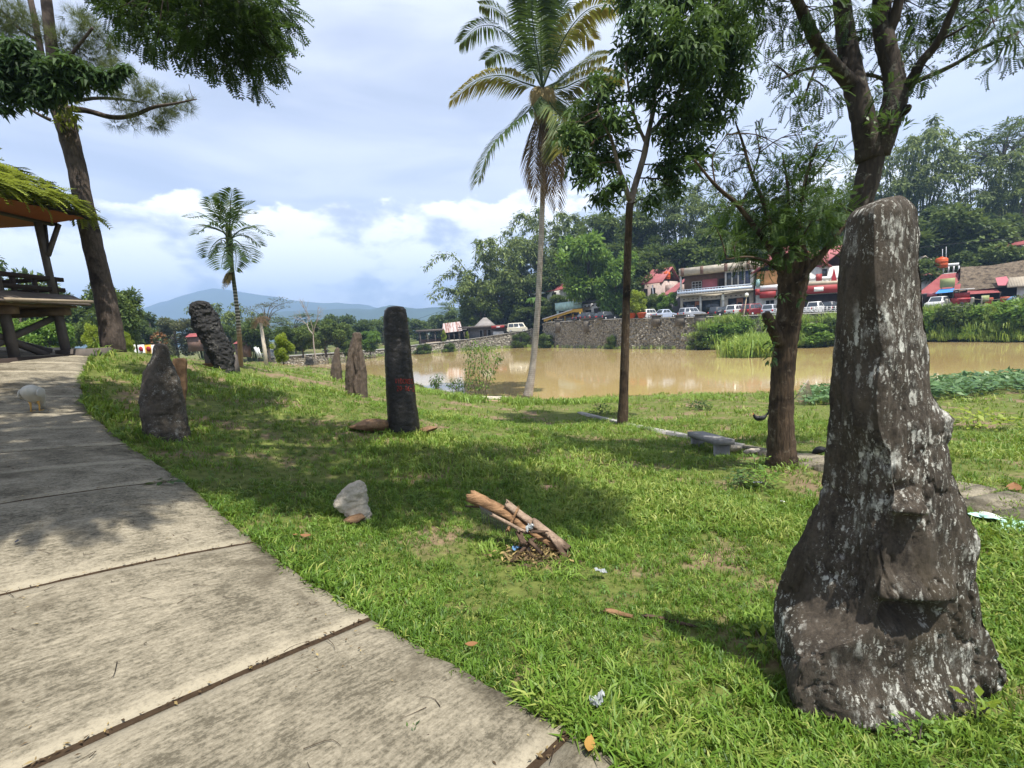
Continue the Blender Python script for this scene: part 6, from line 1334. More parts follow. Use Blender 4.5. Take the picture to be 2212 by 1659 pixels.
# red canopy restaurant
b = Bld('canopy_restaurant', 'white restaurant with red roof and wide red canopy left of the lichen menhir', 1712, 1850, 8, 8, group=HB); W, Ht = b.W, b.h(528)
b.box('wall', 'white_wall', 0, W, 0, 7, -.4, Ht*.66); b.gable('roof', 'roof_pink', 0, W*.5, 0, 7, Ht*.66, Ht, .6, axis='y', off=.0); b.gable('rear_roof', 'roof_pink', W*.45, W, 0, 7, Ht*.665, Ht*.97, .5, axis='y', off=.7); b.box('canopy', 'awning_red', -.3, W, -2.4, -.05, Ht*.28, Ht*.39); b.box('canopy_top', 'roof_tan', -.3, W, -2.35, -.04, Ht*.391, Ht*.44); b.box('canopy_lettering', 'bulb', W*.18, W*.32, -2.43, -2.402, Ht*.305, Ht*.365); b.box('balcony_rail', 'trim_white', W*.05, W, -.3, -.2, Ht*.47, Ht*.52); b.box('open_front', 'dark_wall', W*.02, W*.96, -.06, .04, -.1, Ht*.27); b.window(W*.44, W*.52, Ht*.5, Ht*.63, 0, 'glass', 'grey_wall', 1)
b.box('red_cloth', 'awning_red', W*.33, W*.42, -.42, -.36, Ht*.46, Ht*.56); b.poly('banner', 'flower_red', [(W*.56,-.4,Ht*.44),(W*.66,-.4,Ht*.42),(W*.60,-.4,Ht*.64)], [(0,1,2)])
# right-hand group
b = Bld('white_terrace_house', 'low white house with pink roof and rooftop rail right of the menhir', 1955, 2074, 12, 12, group=HB); W, Ht = b.W, b.h(578)
b.box('wall', 'white_wall', 0, W*.62, 0, 5, -.3, Ht*.75); b.poly('roof', 'roof_pink', [(-.3,-.6,Ht*.74),(W*.58,-.6,Ht*.78),(W*.56,4,Ht*1.02),(0,4,Ht*.98)], [(0,1,2,3)]); b.box('terrace_wall', 'white_wall', W*.585, W, 1.5, 5, -.3, Ht*.80); b.box('terrace_rail', 'trim_white', W*.58, W*.97, 1.2, 1.32, Ht*.95, Ht*1.02)
for q in range(5): b.box('rail_post', 'trim_white', W*(.60+.09*q), W*(.60+.09*q)+.16, 1.2, 1.36, Ht*.80, Ht*.95)
b = Bld('brown_gable_house', 'dark brown gabled house behind the lichen menhir right shoulder', 1962, 2018, 17, 17, 600, group=HB); W, Ht = b.W, b.h(555)
b.box('wall', 'dark_wall', 0, W, .2, 6, -2, Ht*.45); b.endwall('dark_wall', .1, W-.1, .1, Ht*.45, Ht*.93); b.gable('roof', 'roof_tan', 0, W, 0, 6, Ht*.45, Ht, .5, .2, 'y')
b = Bld('brown_roof_shop', 'roadside shop under a sloping brown-red roof with green billboard', 1990, 2072, 5.5, 5.5, group=HB); W, Ht = b.W, b.h(592)
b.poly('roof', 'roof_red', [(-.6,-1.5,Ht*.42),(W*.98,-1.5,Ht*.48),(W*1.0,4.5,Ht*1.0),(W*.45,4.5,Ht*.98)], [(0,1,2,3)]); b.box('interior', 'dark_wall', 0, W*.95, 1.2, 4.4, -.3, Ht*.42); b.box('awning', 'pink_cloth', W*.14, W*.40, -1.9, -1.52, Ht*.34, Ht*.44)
for q in (0, .45, .93): b.box('post', 'timber_grey', W*q, W*q+.14, -1.3, -1.16, -.3, Ht*.43)
b = Bld('billboard', 'faded yellow-green billboard above a blue tarp awning', 2026, 2058, 3.6, 3.6, cat='billboard'); W = b.W
for x0 in (.1, W-.2): b.box('post', 'timber_grey', x0, x0+.12, .05, .17, -.3, b.h(604))
b.box('board', 'sign_green', 0, W, -.05, .04, b.h(622), b.h(603)); b.poly('tarp', 'blue_tarp', [(-.2,-1.0,b.h(634)),(W+.1,-1.0,b.h(633)),(W,.0,b.h(625)),(0,.0,b.h(625))], [(0,1,2,3)])
b = Bld('thatched_house', 'big brown thatched house with open gable at right', 2070, 2215, 6, 7.5, group=HB); W, Ht = b.W, b.h(572)
b.box('wall', 'wood_dark', .6, W, 1.0, 7, -.3, Ht*.42); rf = b.poly('thatch_roof', 'thatch', [(-1.2,-1.6,Ht*.36),(W*.62,-2.0,Ht*.40),(W+1,-1.8,Ht*.46),(W+1,2.6,Ht*1.02),(.2,2.6,Ht*.97),(-1.2,7,Ht*.40),(W+1,7,Ht*.46),(W*.5,2.6,Ht*.94),(W*.4,.3,Ht*.66),(0,.4,Ht*.66),(W+1,.3,Ht*.72)], [(0,1,8,9),(9,8,7,4),(1,2,10,8),(8,10,3,7),(4,7,6,5),(7,3,6)])
b.poly('gable_end', 'wood_dark', [(-.7,-1.3,Ht*.34),(.25,2.5,Ht*.90),(-.7,6.5,Ht*.36)], [(0,1,2)]); b.poly('porch_roof', 'roof_red', [(.2,-2.6,Ht*.28),(W*.55,-2.6,Ht*.28),(W*.50,-1.0,Ht*.42),(W*.15,-1.0,Ht*.44)], [(0,1,2,3)]); b.poly('loose_sheet', 'pink_cloth', [(W*.52,-2.15,Ht*.44),(W*.72,-2.15,Ht*.42),(W*.66,-1.0,Ht*.64),(W*.50,-1.1,Ht*.62)], [(0,1,2,3)])
for q in (.05, .3, .55, .8): b.box('post', 'wood_dark', W*q, W*q+.16, -2.3, -2.14, -.3, Ht*.30)
b = Bld('tan_roof_house', 'white house with tan roof at the right frame edge', 2192, 2290, 5, 5, group=HB); W, Ht = b.W, b.h(597)
b.box('wall', 'white_wall', 0, W, 0, 5, -.3, Ht*.66); b.gable('roof', 'roof_tan', 0, W, 0, 5, Ht*.65, Ht, .9)
b = Bld('uphill_house', 'white house with dark red roof up the slope at the right edge', 2150, 2260, 20, 19, 568, group=HB); W, Ht = b.W, b.h(522)
b.box('wall', 'white_wall', W*.38, W, 0, 7, -3, Ht*.72); b.box('side_wing', 'shade_grey_wall', 0, W*.379, .5, 7, -3, Ht*.74); b.gable('roof', 'roof_red', 0, W, 0, 7, Ht*.72, Ht, .5, off=.6); b.window(W*.52, W*.60, Ht*.3, Ht*.6, 0, 'glass', 'trim_white', 1); b.window(W*.66, W*.74, Ht*.3, Ht*.6, 0, 'glass', 'trim_white', 1)  # left wing coloured grey to paint in the shade on the white wall
# far-left roofs
def small_house(u, v, Y, w_, h_, roof, label, rz=.3, wall='brown_wall'):
    p = at(u, v, Y); t = thing('valley_house', tuple(p), label, 'building', 'houses in the valley at left', rz); g = G(); g.box(-w_/2, w_/2, -.8, .8, -2.0, h_*.45); g.build('wall', MT[wall], t)
    a, z0, z1 = w_/2+.12, h_*.42, h_; V = [(-a,-1.1,z0),(a,-1.1,z0),(a*.7,0,z1),(-a*.7,0,z1),(a,1.1,z0),(-a,1.1,z0)]; mk('roof', V, [(0,1,2,3),(2,4,5,3)], [(1,4,2),(0,3,5)], MT[roof], t)
small_house(421, 733, 78, 1.7, 1.0, 'roof_red', 'brown-red roof left of the leaning menhir', .2); small_house(524, 746, 78, 1.8, .8, 'roof_red', 'red roof peeking out beside the areca palm trunk', .1)
# ------------------------------------------------------------------ pavilion at the left
t = thing('pavilion', (-11.2, 11.6, 0), 'raised timber pavilion with fern-covered roof at the left edge', 'pavilion'); z0 = gz1(-11.2, 11.6) - .05; t.location.z = z0
def pv(name, mat, fn, lab=None):
    g = G(); fn(g); o = g.build(name, MT[mat], t)
    if lab: o['label'] = lab
    return o
FL, EV = 1.32, 3.30                                     # floor and eave height
YS = (-3.4, -2.2, -1.0, .25); XS = (-.05, -3.3)
for y in YS:
    for x in XS:
        pv('post', 'timber_grey', lambda g: g.bar((x, y, -.1), (x-.06, y, FL), .14)); pv('upper_post', 'timber_grey', lambda g: g.bar((x-.06, y, FL+.02), (x-.16, y, EV+.05), .11))
    pv('floor_beam', 'wood_mid', lambda g: g.box(-3.9, .15, y-.09, y+.09, FL-.24, FL-.06))
pv('plinth', 'wood_dark', lambda g: g.box(-3.9, .25, -4.8, .8, -.3, .10)); pv('plinth_block', 'timber_grey', lambda g: g.box(-.2, .5, .1, .95, -.2, .22))
for a, b_ in (((-.2,.2,FL-.3),(-.2,-1.8,.15)),((-.2,-2.0,FL-.3),(-.2,-.1,.1)),((-.25,-2.1,.2),(-.25,-4.1,FL-.3)),((-.3,-4.2,FL-.3),(-3.2,-4.2,.2)),((-3.2,.2,FL-.2),(-.4,.2,.2)),((-3.3,-2,.2),(-3.3,.1,FL-.3))): pv('brace', 'timber_grey', lambda g: g.bar(a, b_, .13, .09))
for k in range(9): pv('floor_board', 'wood_mid', lambda g: g.box(.18-.45*(k+1)+.012, .18-.45*k, -4.9, .5, FL-.05+.006*(k % 2), FL+.0+.006*(k % 2)))
pv('skirt_roof', 'roof_dark', lambda g: g.add([(.5,-4.9,FL+.02),(.5,.55,FL+.02),(.02,.6,FL+.28),(.02,-4.8,FL+.28),(.5,-4.9,FL-.03),(.5,.55,FL-.03),(.02,.6,FL+.23),(.02,-4.8,FL+.23)], [(0,1,2,3),(7,6,5,4),(0,4,5,1),(1,5,6,2)]))
pv('eave_plank', 'wood_pale', lambda g: g.bar((.60,-1.6,FL+.02), (.64,.45,FL+.07), .07, .04))
for zz in (FL+.36, FL+.62): pv('rail', 'wood_dark', lambda g: g.box(-.19, -.09, -4.9, .55, zz, zz+.10)); pv('end_rail', 'wood_dark', lambda g: g.box(-3.4, -.2, .26, .36, zz, zz+.09))
for k in range(11): pv('baluster', 'wood_dark', lambda g: g.box(-.17, -.11, -4.7+.5*k, -4.62+.5*k, FL+.02, FL+.62))
pv('ceiling', 'soffit_red', lambda g: g.add([(.55,-5.2,EV+.22),(.55,.72,EV+.22),(-.5,.45,EV+.02),(-.5,-5.2,EV+.02),(-3.3,.45,EV+.02),(-3.3,-5.2,EV+.02)], [(0,1,2,3),(3,2,4,5)]))
pv('eave_beam', 'wood_dark', lambda g: g.box(-.28, -.1, -5.2, .65, EV+.05, EV+.19))
for s_ in (-1, 1): pv('knee_brace', 'timber_grey', lambda g: g.bar((-.1, .25, EV-.75), (-.05 if s_ > 0 else -.4, .62, EV+.08), .08))
n = 40; ys = np.linspace(-5.3, .78, n); V = []
for xx, zz in ((.66, EV+.24), (-.9, EV+1.15), (-2.0, EV+1.7)):
    for k, y in enumerate(ys): V.append((xx, y if xx > -1.5 else y*.9-.3, zz+.035*math.sin(k*math.pi/1.5)))
i = np.arange(2)[:, None]*n; j = np.arange(n-1)[None]; Qr = np.stack([i+j, i+j+1, i+j+n+1, i+j+n], -1).reshape(-1, 4)
mk('roof_sheet', V, Qr, None, MT['roof_dark'], t); V2 = np.array(V) - np.array([0, 0, .05]); mk('roof_underside', V2, Qr[:, ::-1], None, MT['roof_dark'], t)
mk('rear_roof_sheet', [(-2.0,-5.1,EV+1.7),(-2.0,.4,EV+1.7),(-4.3,.8,EV+.3),(-4.3,-5.3,EV+.3)], [(0,1,2,3)], None, MT['roof_dark'], t)
mk('gable_end', [(.45,.66,EV+.24),(-2.0,.36,EV+1.62),(-4.1,.66,EV+.3)], None, [(0,1,2)], MT['wood_dark'], t)
g = G(); n = 1900; a = RNG.random(n)**1.3; yq = RNG.uniform(-5.2, .75, n); ph = np.clip(a*1.06, 0, 1); pos = np.stack([.62-2.6*ph, yq, EV+.25+1.52*ph+.10+.25*RNG.random(n)*(fbm2(yq*2, ph*6, 3)+.6)], 1)
D = np.stack([.8+.3*RNG.normal(size=n), .5*RNG.normal(size=n)+.5, -.15+.35*RNG.normal(size=n)], 1); scatter(T_FERN, pos, D, np.array([.3,0,1.])+rdir(n)*.3, .38*(.6+.8*RNG.random(n)), RNG.uniform(.1, 1, n), g)
n = 110; pos = np.stack([RNG.uniform(-2.2, .7, n), .72+.1*RNG.random(n), EV+.2+1.3*RNG.random(n)], 1); pos[:, 2] = EV+.3+np.clip((.6-pos[:, 0])*.58, 0, 1.5); D = np.stack([.4+.3*RNG.normal(size=n), .8+.3*RNG.normal(size=n), -.5+.3*RNG.normal(size=n)], 1); scatter(T_FERN, pos, D, np.array([0,.3,1.])+rdir(n)*.3, .34*(.6+.8*RNG.random(n)), RNG.uniform(.1, 1, n), g)
g.build('roof_ferns', MT['fern'], t, False, True)['kind'] = 'stuff'
# ------------------------------------------------------------------ vehicles
def car(label, u, back, head, paint_, style='mpv', L=4.3, Wd=1.72, H=1.65, name='parked_car', cat='car', p=None, group='cars parked along the far road'):
    """head: heading angle in the plan, 0 = pointing away from the pond (+y), positive turns to the right"""
    q = bank(u, back) if p is None else p; t = thing(name, (q.x, q.y, q.z + .03), label, cat, group, -head)
    # side profile along y (rear at -L/2): lower body and greenhouse
    P = {'mpv': dict(hood=.62, ws=.34, rear=.02, roof=.30, bl=.56), 'suv': dict(hood=.66, ws=.36, rear=.05, roof=.26, bl=.58), 'sedan': dict(hood=.66, ws=.30, rear=.24, roof=.16, bl=.58), 'pickup': dict(hood=.64, ws=.36, rear=.38, roof=.06, bl=.58), 'van': dict(hood=.88, ws=.42, rear=.01, roof=.42, bl=.50)}[style]
    y0, y1 = -L/2, L/2; bl = H*P['bl']; hw = Wd/2; gr = .2
    prof = [(y0, gr+.15), (y0+.02, bl*.9), (y0+.06, bl), (y0+L*P['hood'] + (.16*L if style != 'van' else .06*L), bl), (y1-.10, bl*.82), (y1, bl*.6), (y1-.02, gr+.1), (y1-.12, gr), (y0+.12, gr)]
    n = len(prof); V = []
    for x, ins in ((-hw, 0), (-hw+.06, .03), (hw-.06, .03), (hw, 0)):
        pass
    for x, sc_ in ((-hw, .97), (-hw*.93, 1.), (hw*.93, 1.), (hw, .97)):
        for a, b in prof: V.append((x, a*sc_, gr + (b-gr)*(sc_ if abs(x) == hw else 1.)))
    Qs = []
    for k in range(3):
        for j in range(n): j2 = (j+1) % n; Qs.append((k*n+j, k*n+j2, (k+1)*n+j2, (k+1)*n+j))
    me_poly = [tuple(q_) for q_ in Qs] + [tuple(range(n))[::-1], tuple(range(3*n, 4*n))]
    mk('body', V, mat=MT['car_'+paint_], parent=t, poly=me_poly, smooth=False)
    ry, rf = y0+L*P['rear']+.10, y0+L*(P['hood']+.10) if style != 'van' else y1-.35
    ty0, ty1 = ry + (.22 if style != 'sedan' else .45), rf - L*.13; cw, rw = hw*.95, hw*.76
    C = [(-cw,ry,bl-.01),(cw,ry,bl-.01),(cw,rf,bl-.01),(-cw,rf,bl-.01),(-rw,ty0,H),(rw,ty0,H),(rw,ty1,H),(-rw,ty1,H)]
    cab = mk('cabin', C, [(4,5,6,7),(0,1,5,4),(1,2,6,5),(2,3,7,6),(3,0,4,7)], None, MT['car_'+paint_], t)
    C = np.array(C)
    def pane(nm, i0, i1, i2, i3, m=.12, lo=.08, hi=.84, nrm=(0,0,0), par=cab):
        a, b, c, d = C[i0], C[i1], C[i2], C[i3]           # bottom a-b, top d-c
        f = lambda s_, h_: (a*(1-s_)+b*s_)*(1-h_) + (d*(1-s_)+c*s_)*h_ + np.array(nrm)
        mk(nm, [f(m,lo), f(1-m,lo), f(1-m,hi), f(m,hi)], [(0,1,2,3)], None, MT['car_glass'], par)
    pane('rear_window', 0, 1, 5, 4, .10, .10, .86, (0,-.012,.006)); pane('windscreen', 2, 3, 7, 6, .08, .06, .9, (0,.012,.006))
    for sg, (i0, i1, i2, i3) in ((1, (1,2,6,5)), (-1, (3,0,4,7))):
        a, b, c, d = C[i0], C[i1], C[i2], C[i3]
        for s0, s1 in ((.05, .34), (.37, .64), (.67, .93)) if style in ('mpv','suv','van') else ((.08, .48), (.52, .90)):
            f = lambda s_, h_: (a*(1-s_)+b*s_)*(1-h_) + (d*(1-s_)+c*s_)*h_ + np.array((sg*.012, 0, .006))
            mk('side_window', [f(s0,.12), f(s1,.12), f(s1,.84), f(s0,.84)], [(0,1,2,3)], None, MT['car_glass'], cab)
    if style == 'pickup':
        g = G(); g.box(-hw*.86, hw*.86, y0+.12, ry-.05, bl+.002, bl+.012); g.build('load_bed', MT['tyre'], t)
    for sx in (-1, 1):
        g = G(); g.box(sx*hw*.80-.10, sx*hw*.80+.10, y0-.012, y0+.06, bl*.62, bl*.94); g.build('tail_light', MT['tail'], t)
        g = G(); g.box(sx*hw*.72-.16, sx*hw*.72+.16, y1-.10, y1+.006, bl*.58, bl*.74); g.build('headlight', MT['head'], t)
        for yy in (y0+L*.19, y1-L*.19):
            g = G(); g.tube([(sx*(hw-.19), yy, .31), (sx*(hw+.012), yy, .31)], .31, 16); wh = g.build('wheel', MT['tyre'], t, False)
            g = G(); g.tube([(sx*(hw+.0), yy, .31), (sx*(hw+.022), yy, .31)], .18, 12); g.build('rim', MT['steel'], wh)
    g = G(); g.box(-hw*.96, hw*.96, y0-.07, y0+.03, gr+.1, gr+.32); g.build('rear_bumper', MT['car_'+paint_] if style != 'suv' else MT['tyre'], t); g = G(); g.box(-.24, .24, y0-.085, y0-.071, gr+.34, gr+.46); g.build('number_plate', MT['plate'], t)
    return t
va = lambda u: math.atan2(u-CX, FPX)
car('white people carrier beside the red plant pots on the wall', 1404, 3.2, va(1404)+R(38), 'white'); car('pale blue-silver hatchback half behind the concrete wall block', 1434, 2.2, va(1434)+R(50), 'bluesilver', 'sedan', H=1.5)
car('silver people carrier below the shop balcony', 1494, 2.4, va(1494)+R(50), 'silver'); car('black hatchback with pale rear window below the shop', 1558, 2.6, va(1558)+R(40), 'black', 'mpv', H=1.55); car('white off-roader at the wall edge left of the maroon car', 1592, 1.9, va(1592)+R(30), 'white', 'suv', H=1.75)
car('maroon boxy off-roader beside the lopped trunk', 1628, 1.9, va(1628)+R(38), 'maroon', 'suv', H=1.8); car('silver-white car just right of the maroon car', 1663, 2.2, va(1663)+R(10), 'silver', 'mpv', H=1.6); car('white pickup seen right of the lopped trunk', 1758, 2.4, va(1758)+R(25), 'white', 'pickup', 4.8, 1.8, 1.75); car('dark car beside the white pickup', 1794, 3.4, va(1794)+R(15), 'black', 'mpv')
car('white hatchback facing the pond right of the lichen menhir', 2023, 1.9, va(2023)+R(196), 'white', 'mpv', 4.1, 1.72, 1.6)
car('black car at the left end of the dark parked row by the yellow eaves', 1259, 2.6, va(1259)+R(55), 'black', 'sedan', H=1.5); car('black people carrier second in the dark parked row', 1276, 2.2, va(1276)+R(48), 'black'); car('charcoal car third in the dark parked row', 1296, 3.0, va(1296)+R(40), 'black', 'sedan', H=1.5); car('last black car in the dark parked row, nearest the slender trunk', 1311, 2.4, va(1311)+R(40), 'black', 'mpv', H=1.6)
car('cream minibus parked on the climbing road left of the coconut trunk', 1116, 1.9, va(1116)+R(90), 'cream', 'van', 5.0, 1.85, 2.2, 'minibus', 'minibus')
q = bank(576, 2.5); car('small white car on the road left of the lamp pole', 576, 2.5, va(576)+R(90), 'white', 'sedan', p=q)
# motorcycle with rider on the far road
p = bank(697, 2.5); t = thing('motorcycle', (p.x, p.y, p.z+.04), 'motorcycle ridden along the far road behind the farthest menhir', 'motorcycle'); g = G()
for yy in (-.62, .62):
    g = G(); a = np.linspace(0, 2*np.pi, 20); ring = np.stack([yy+.28*np.cos(a), np.zeros(20), .30+.28*np.sin(a)], 1); g.tube(ring, .05, 6, False); g.build('wheel', MT['tyre'], t)
g = G(); g.tube(spline(np.array([(-.65,0,.62),(-.2,0,.66),(.15,0,.58),(.45,0,.8),(.62,0,.34)]), 12), [.09]*4+[.12]*4+[.07]*4, 8); g.build('body', MT['car_black'], t, True); g = G(); g.tube([(.42,-.32,1.0),(.42,.32,1.0)], .02, 6); g.build('handlebar', MT['steel'], t)
t2 = thing('person', (p.x, p.y, p.z+.04), 'person in dark clothes riding the motorcycle on the far road', 'person')
g = G(); g.tube(spline(np.array([(-.22,0,.68),(-.20,0,.95),(-.12,0,1.22),(-.06,0,1.38),(-.04,0,1.44),(-.03,0,1.52),(-.02,0,1.64),(-.02,0,1.70)]), 16), np.interp(np.linspace(0,1,16), [0,.2,.5,.62,.68,.74,.85,1], [.17,.16,.19,.12,.06,.10,.115,.03]), 12)
for sx in (-1, 1):
    g.tube(spline(np.array([(-.10,sx*.18,1.33),(.08,sx*.26,1.10),(.36,sx*.28,1.02)]), 8), np.linspace(.07,.045,8), 8); g.tube(spline(np.array([(-.2,sx*.12,.72),(.18,sx*.2,.70),(.14,sx*.2,.40),(.05,sx*.2,.24),(.16,sx*.2,.20)]), 12), np.linspace(.10,.055,12), 8)
g.build('rider_figure', MT['shirt_dark'], t2, True)
# ------------------------------------------------------------------ roadside things
for k, (u, lab) in enumerate(((1366,'left red flowerpot on the wall under the lime tree'),(1386,'right red flowerpot on the wall beside the white people carrier'))):
    p = bank(u, .1); t = thing('flower_pot', (p.x, p.y, p.z+.16), lab, 'flowerpot', 'red pots on the wall'); g = G(); g.tube([(0,0,0),(0,0,.7),(0,0,.72),(0,0,.95)], [.5,.72,.82,.82], 18); g.build('pot', MT['pot_red'], t); g = G(); g.tube([(0,0,.9),(.05,0,1.7)], [.06,.04], 6); g.build('stem', MT['bark_far'], t)
def cable(name, pts, r, label, cat='cable', mat='cable', sag=.0):
    P = spline(np.array([tuple(q) for q in pts]), 26); P[:, 2] -= sag*np.sin(np.linspace(0, np.pi, 26)); g = G(); g.tube(P, r, 5, False); o = g.build(name, MT[mat]); return tag(o, label, cat)
def pole(u, vt, vb, Y, r, label, arm=True, name='utility_pole', mat='mast', lean=0):
    p = at(u+lean, vb, Y); q = at(u, vt, Y); t = thing(name, tuple(p), label, 'pole'); g = G(); g.tube([(0,0,-1.), tuple(q-p)], [r, r*.75], 9); g.build('shaft', MT[mat], t)
    if arm:
        g = G(); a = q-p; g.bar((a.x-1.0, a.y, a.z-.25), (a.x+1.3, a.y, a.z-.25), .12); g.build('cross_arm', MT[mat], t)
    return q
YP = bankY(1225)+13
top = pole(1222, 592, 676, YP, .16, 'leaning concrete utility pole beside the small red-roofed house', lean=10)
cable('power_line', [top+Vector((-.8,0,-.15)), at(1118, 621, YP+4), at(1010, 652, YP+10), at(900, 690, YP+22)], .03, 'overhead power line crossing behind the coconut trunk')
cable('power_line', [top+Vector((.8,0,-.15)), at(1330, 575, YP-8), at(1470, 560, YP-20)], .03, 'overhead power line running right into the trees from the utility pole')
yq = bankY(2050)+16; cable('power_line', [at(1930, 545, yq), at(2010, 532, yq), at(2100, 523, yq), at(2300, 505, yq)], .035, 'overhead power line above the orange tank at right')
pole(2036, 538, 570, yq, .05, 'thin antenna mast above the orange tank', False, 'antenna_mast', 'steel'); pole(2044, 533, 575, yq+.5, .05, 'second thin mast right of the orange tank', False, 'antenna_mast', 'steel')
# leaning bamboo lamp pole at the bank
a_, b_ = at(1601, 716, bankY(1600)-1.6), at(1613, 640, bankY(1600)-1.4); t = thing('lamp_pole', tuple(a_), 'leaning bamboo pole with a white lamp in front of the maroon car', 'lamp'); g = G(); g.tube([(0,0,-.6), tuple((b_-a_)*.5), tuple(b_-a_)], [.10,.085,.07], 8); g.build('shaft', MT['wood_pale'], t)
n1, n2 = 9, 14; aa = np.linspace(.05, 3.09, n1)[:, None]; bb = np.linspace(0, 6.283, n2, endpoint=False)[None]; SPH = np.stack([np.sin(aa)*np.cos(bb), np.sin(aa)*np.sin(bb), np.cos(aa)*np.ones_like(bb)], -1).reshape(-1, 3); ii = np.arange(n1-1)[:, None]*n2; jj = np.arange(n2)[None]; k2 = (jj+1) % n2; SPQ = np.stack([ii+jj, ii+n2+jj, ii+n2+k2, ii+k2], -1).reshape(-1, 4)
mk('lamp_globe', SPH*np.array([.26,.26,.3]) + np.array(b_-a_) + np.array([0,0,.2]), SPQ, None, MT['bulb'], t, True)
# white rail fence in front of the restaurant, bollards and rope at right
t = thing('road_railing', tuple(bank(1690, .4)), 'white metal railing along the road below the red canopy', 'railing'); o0 = t.location.copy()
us = np.linspace(1668, 1840, 20)
for a, b in zip(us[:-1], us[1:]):
    p, q = bank(a, .4)-o0, bank(b, .4)-o0
    for zz in (.35, .65, .92): g = G(); g.bar(p+Vector((0,0,zz)), q+Vector((0,0,zz)), .06); g.build('rail', MT['trim_white'], t)
    g = G(); g.bar(p+Vector((0,0,.1)), p+Vector((0,0,1.0)), .09); g.build('rail_post', MT['trim_white'], t)
for u, lab in ((2042,'pale concrete bollard next to the white hatchback'),(2098,'pale concrete bollard below the thatched house'),(2118,'thin concrete post right of the bollard below the thatched house')):
    p = bank(u, .3); t = thing('bollard', (p.x, p.y, p.z+.1), lab, 'bollard', 'concrete posts along the road'); r = .2 if u != 2118 else .09; g = G(); g.tube([(0,0,0),(0,0,1.0),(0,0,1.08),(0,0,1.12)], [r,r*.92,r*.8,r*.3], 12); g.build('shaft', MT['cream_wall'], t)
p = bank(2125, .6); t = thing('notice_board', (p.x, p.y, p.z+.1), 'small pale green notice board by the road', 'sign'); g = G(); g.box(-.5, .5, -.03, .03, .45, 1.25); g.build('board', MT['sign_green'], t); g = G(); g.box(-.05, .05, .031, .1, 0, 1.2); g.build('post', MT['timber_grey'], t)
cable('rope_line', [bank(2098, .3)+Vector((0,0,1.0)), bank(2140, .3)+Vector((0,0,.75)), bank(2212, .3)+Vector((0,0,.9)), bank(2300, .3)+Vector((0,0,.8))], .03, 'pale rope strung between posts along the road at right', 'rope', 'wood_pale')
# red food cart
p = bank(2074, 3.0); t = thing('food_cart', (p.x, p.y, p.z+.05), 'red wooden food cart beside the thatched house', 'cart', None, .1)
for nm, mt, bx in (('cart_body','awning_red',(-1.0,1.0,-.6,.6,.35,1.2)),('cabinet','awning_red',(-.6,.75,-.45,.45,1.205,1.9)),('roof','trim_white',(-1.0,1.1,-.7,.7,2.3,2.4)),('counter','flower_red',(-1.2,1.1,-.75,-.61,.95,1.05))): g = G(); g.box(*bx); g.build(nm, MT[mt], t)
for sx in (-.55, .7): g = G(); g.box(sx-.04, sx+.04, -.04, .04, 1.91, 2.3); g.build('roof_post', MT['wood_dark'], t)
for sx in (-.7, .7): g = G(); g.tube([(sx,-.72,.32),(sx,-.62,.32)], .32, 14); g.build('wheel', MT['tyre'], t)
for u, mt, lab in ((2132,'pot_red','red bucket in front of the thatched house'),(2168,'pot_red','orange-red bucket right of the bush before the thatched house'),(2186,'plastic_blue','blue tarpaulin heap at the right before the thatched house')):
    p = bank(u, 2.); t = thing('bucket' if mt != 'plastic_blue' else 'tarp_heap', (p.x, p.y, p.z+.7), lab, 'bucket' if mt != 'plastic_blue' else 'tarp'); g = G(); g.tube([(0,0,-.7),(0,0,-.1),(0,0,.1),(0,0,.35)], [.45,.42,.5,.45] if mt != 'plastic_blue' else [.8,.75,.6,.2], 12 if mt != 'plastic_blue' else 5); g.build('shell', MT[mt], t)
# floating signboard at the waterline
p = atz(1078, 752, WATER); q = atz(1141, 747.5, WATER); d = q-p; t = thing('pond_signboard', (p.x, p.y-.6, WATER), 'white signboard with red ends standing at the waterline', 'sign', None, math.atan2(d.y, d.x)); L = d.length
for nm, mt, bx in (('board','bulb',(L*.17,L*.82,-.05,.05,.35,1.35)),('end_panel','door_wood',(.1,L*.165,-.05,.05,.35,1.25)),('end_panel','door_wood',(L*.825,L-.1,-.05,.05,.35,1.3)),('base_rail','wood_pale',(-.4,L+.3,-.3,.2,-.05,.16)),('top_rail','wood_mid',(0,L,-.06,.06,1.36,1.46))): g = G(); g.box(*bx); g.build(nm, MT[mt], t)
g = G()
for k in range(11): x0 = L*.2+k*L*.055; g.box(x0, x0+L*.016, -.075, -.052, .55, 1.1); g.box(x0+L*.018, x0+L*.034, -.075, -.052, .95 if k % 2 else .6, 1.1 if k % 2 else .75)
g.build('faded_lettering', MT['steel'], t)
# dead palm pole, leaning board and flower boards at far left
p = at(572, 757, 62); t = thing('dead_palm', tuple(p), 'dead palm stem with dry brown head beside the road at left', 'palm'); q = at(563, 697, 62)-p; g = G(); g.tube([(0,0,-2.5),(0,0,0), tuple(q)], [.26,.24,.18], 9); g.build('trunk', MT['mast'], t)
g = G()
for k in range(12):
    a = k*.55; e = q + Vector((math.cos(a)*1.3, math.sin(a)*.8, random.uniform(-.7, .5))); frond(g, [q, (q+e)/2+Vector((0,0,.6)), e], 18, .5, .07, 1.2, .6, .4)
g.build('dry_fronds', MT['dead'], t, False, True)
p = at(559, 771, 58); t = thing('leaning_board', tuple(p), 'white board leaning by the road left of the dead palm', 'board', None, .2); g = G(); g.bar((0,0,-.1), (-.35,.1,1.25), .34, .06); g.build('board', MT['trim_white'], t); g = G(); g.bar((.3,0,-.1), (-.02,.1,1.15), .2, .06); g.build('second_board', MT['bulb'], t)
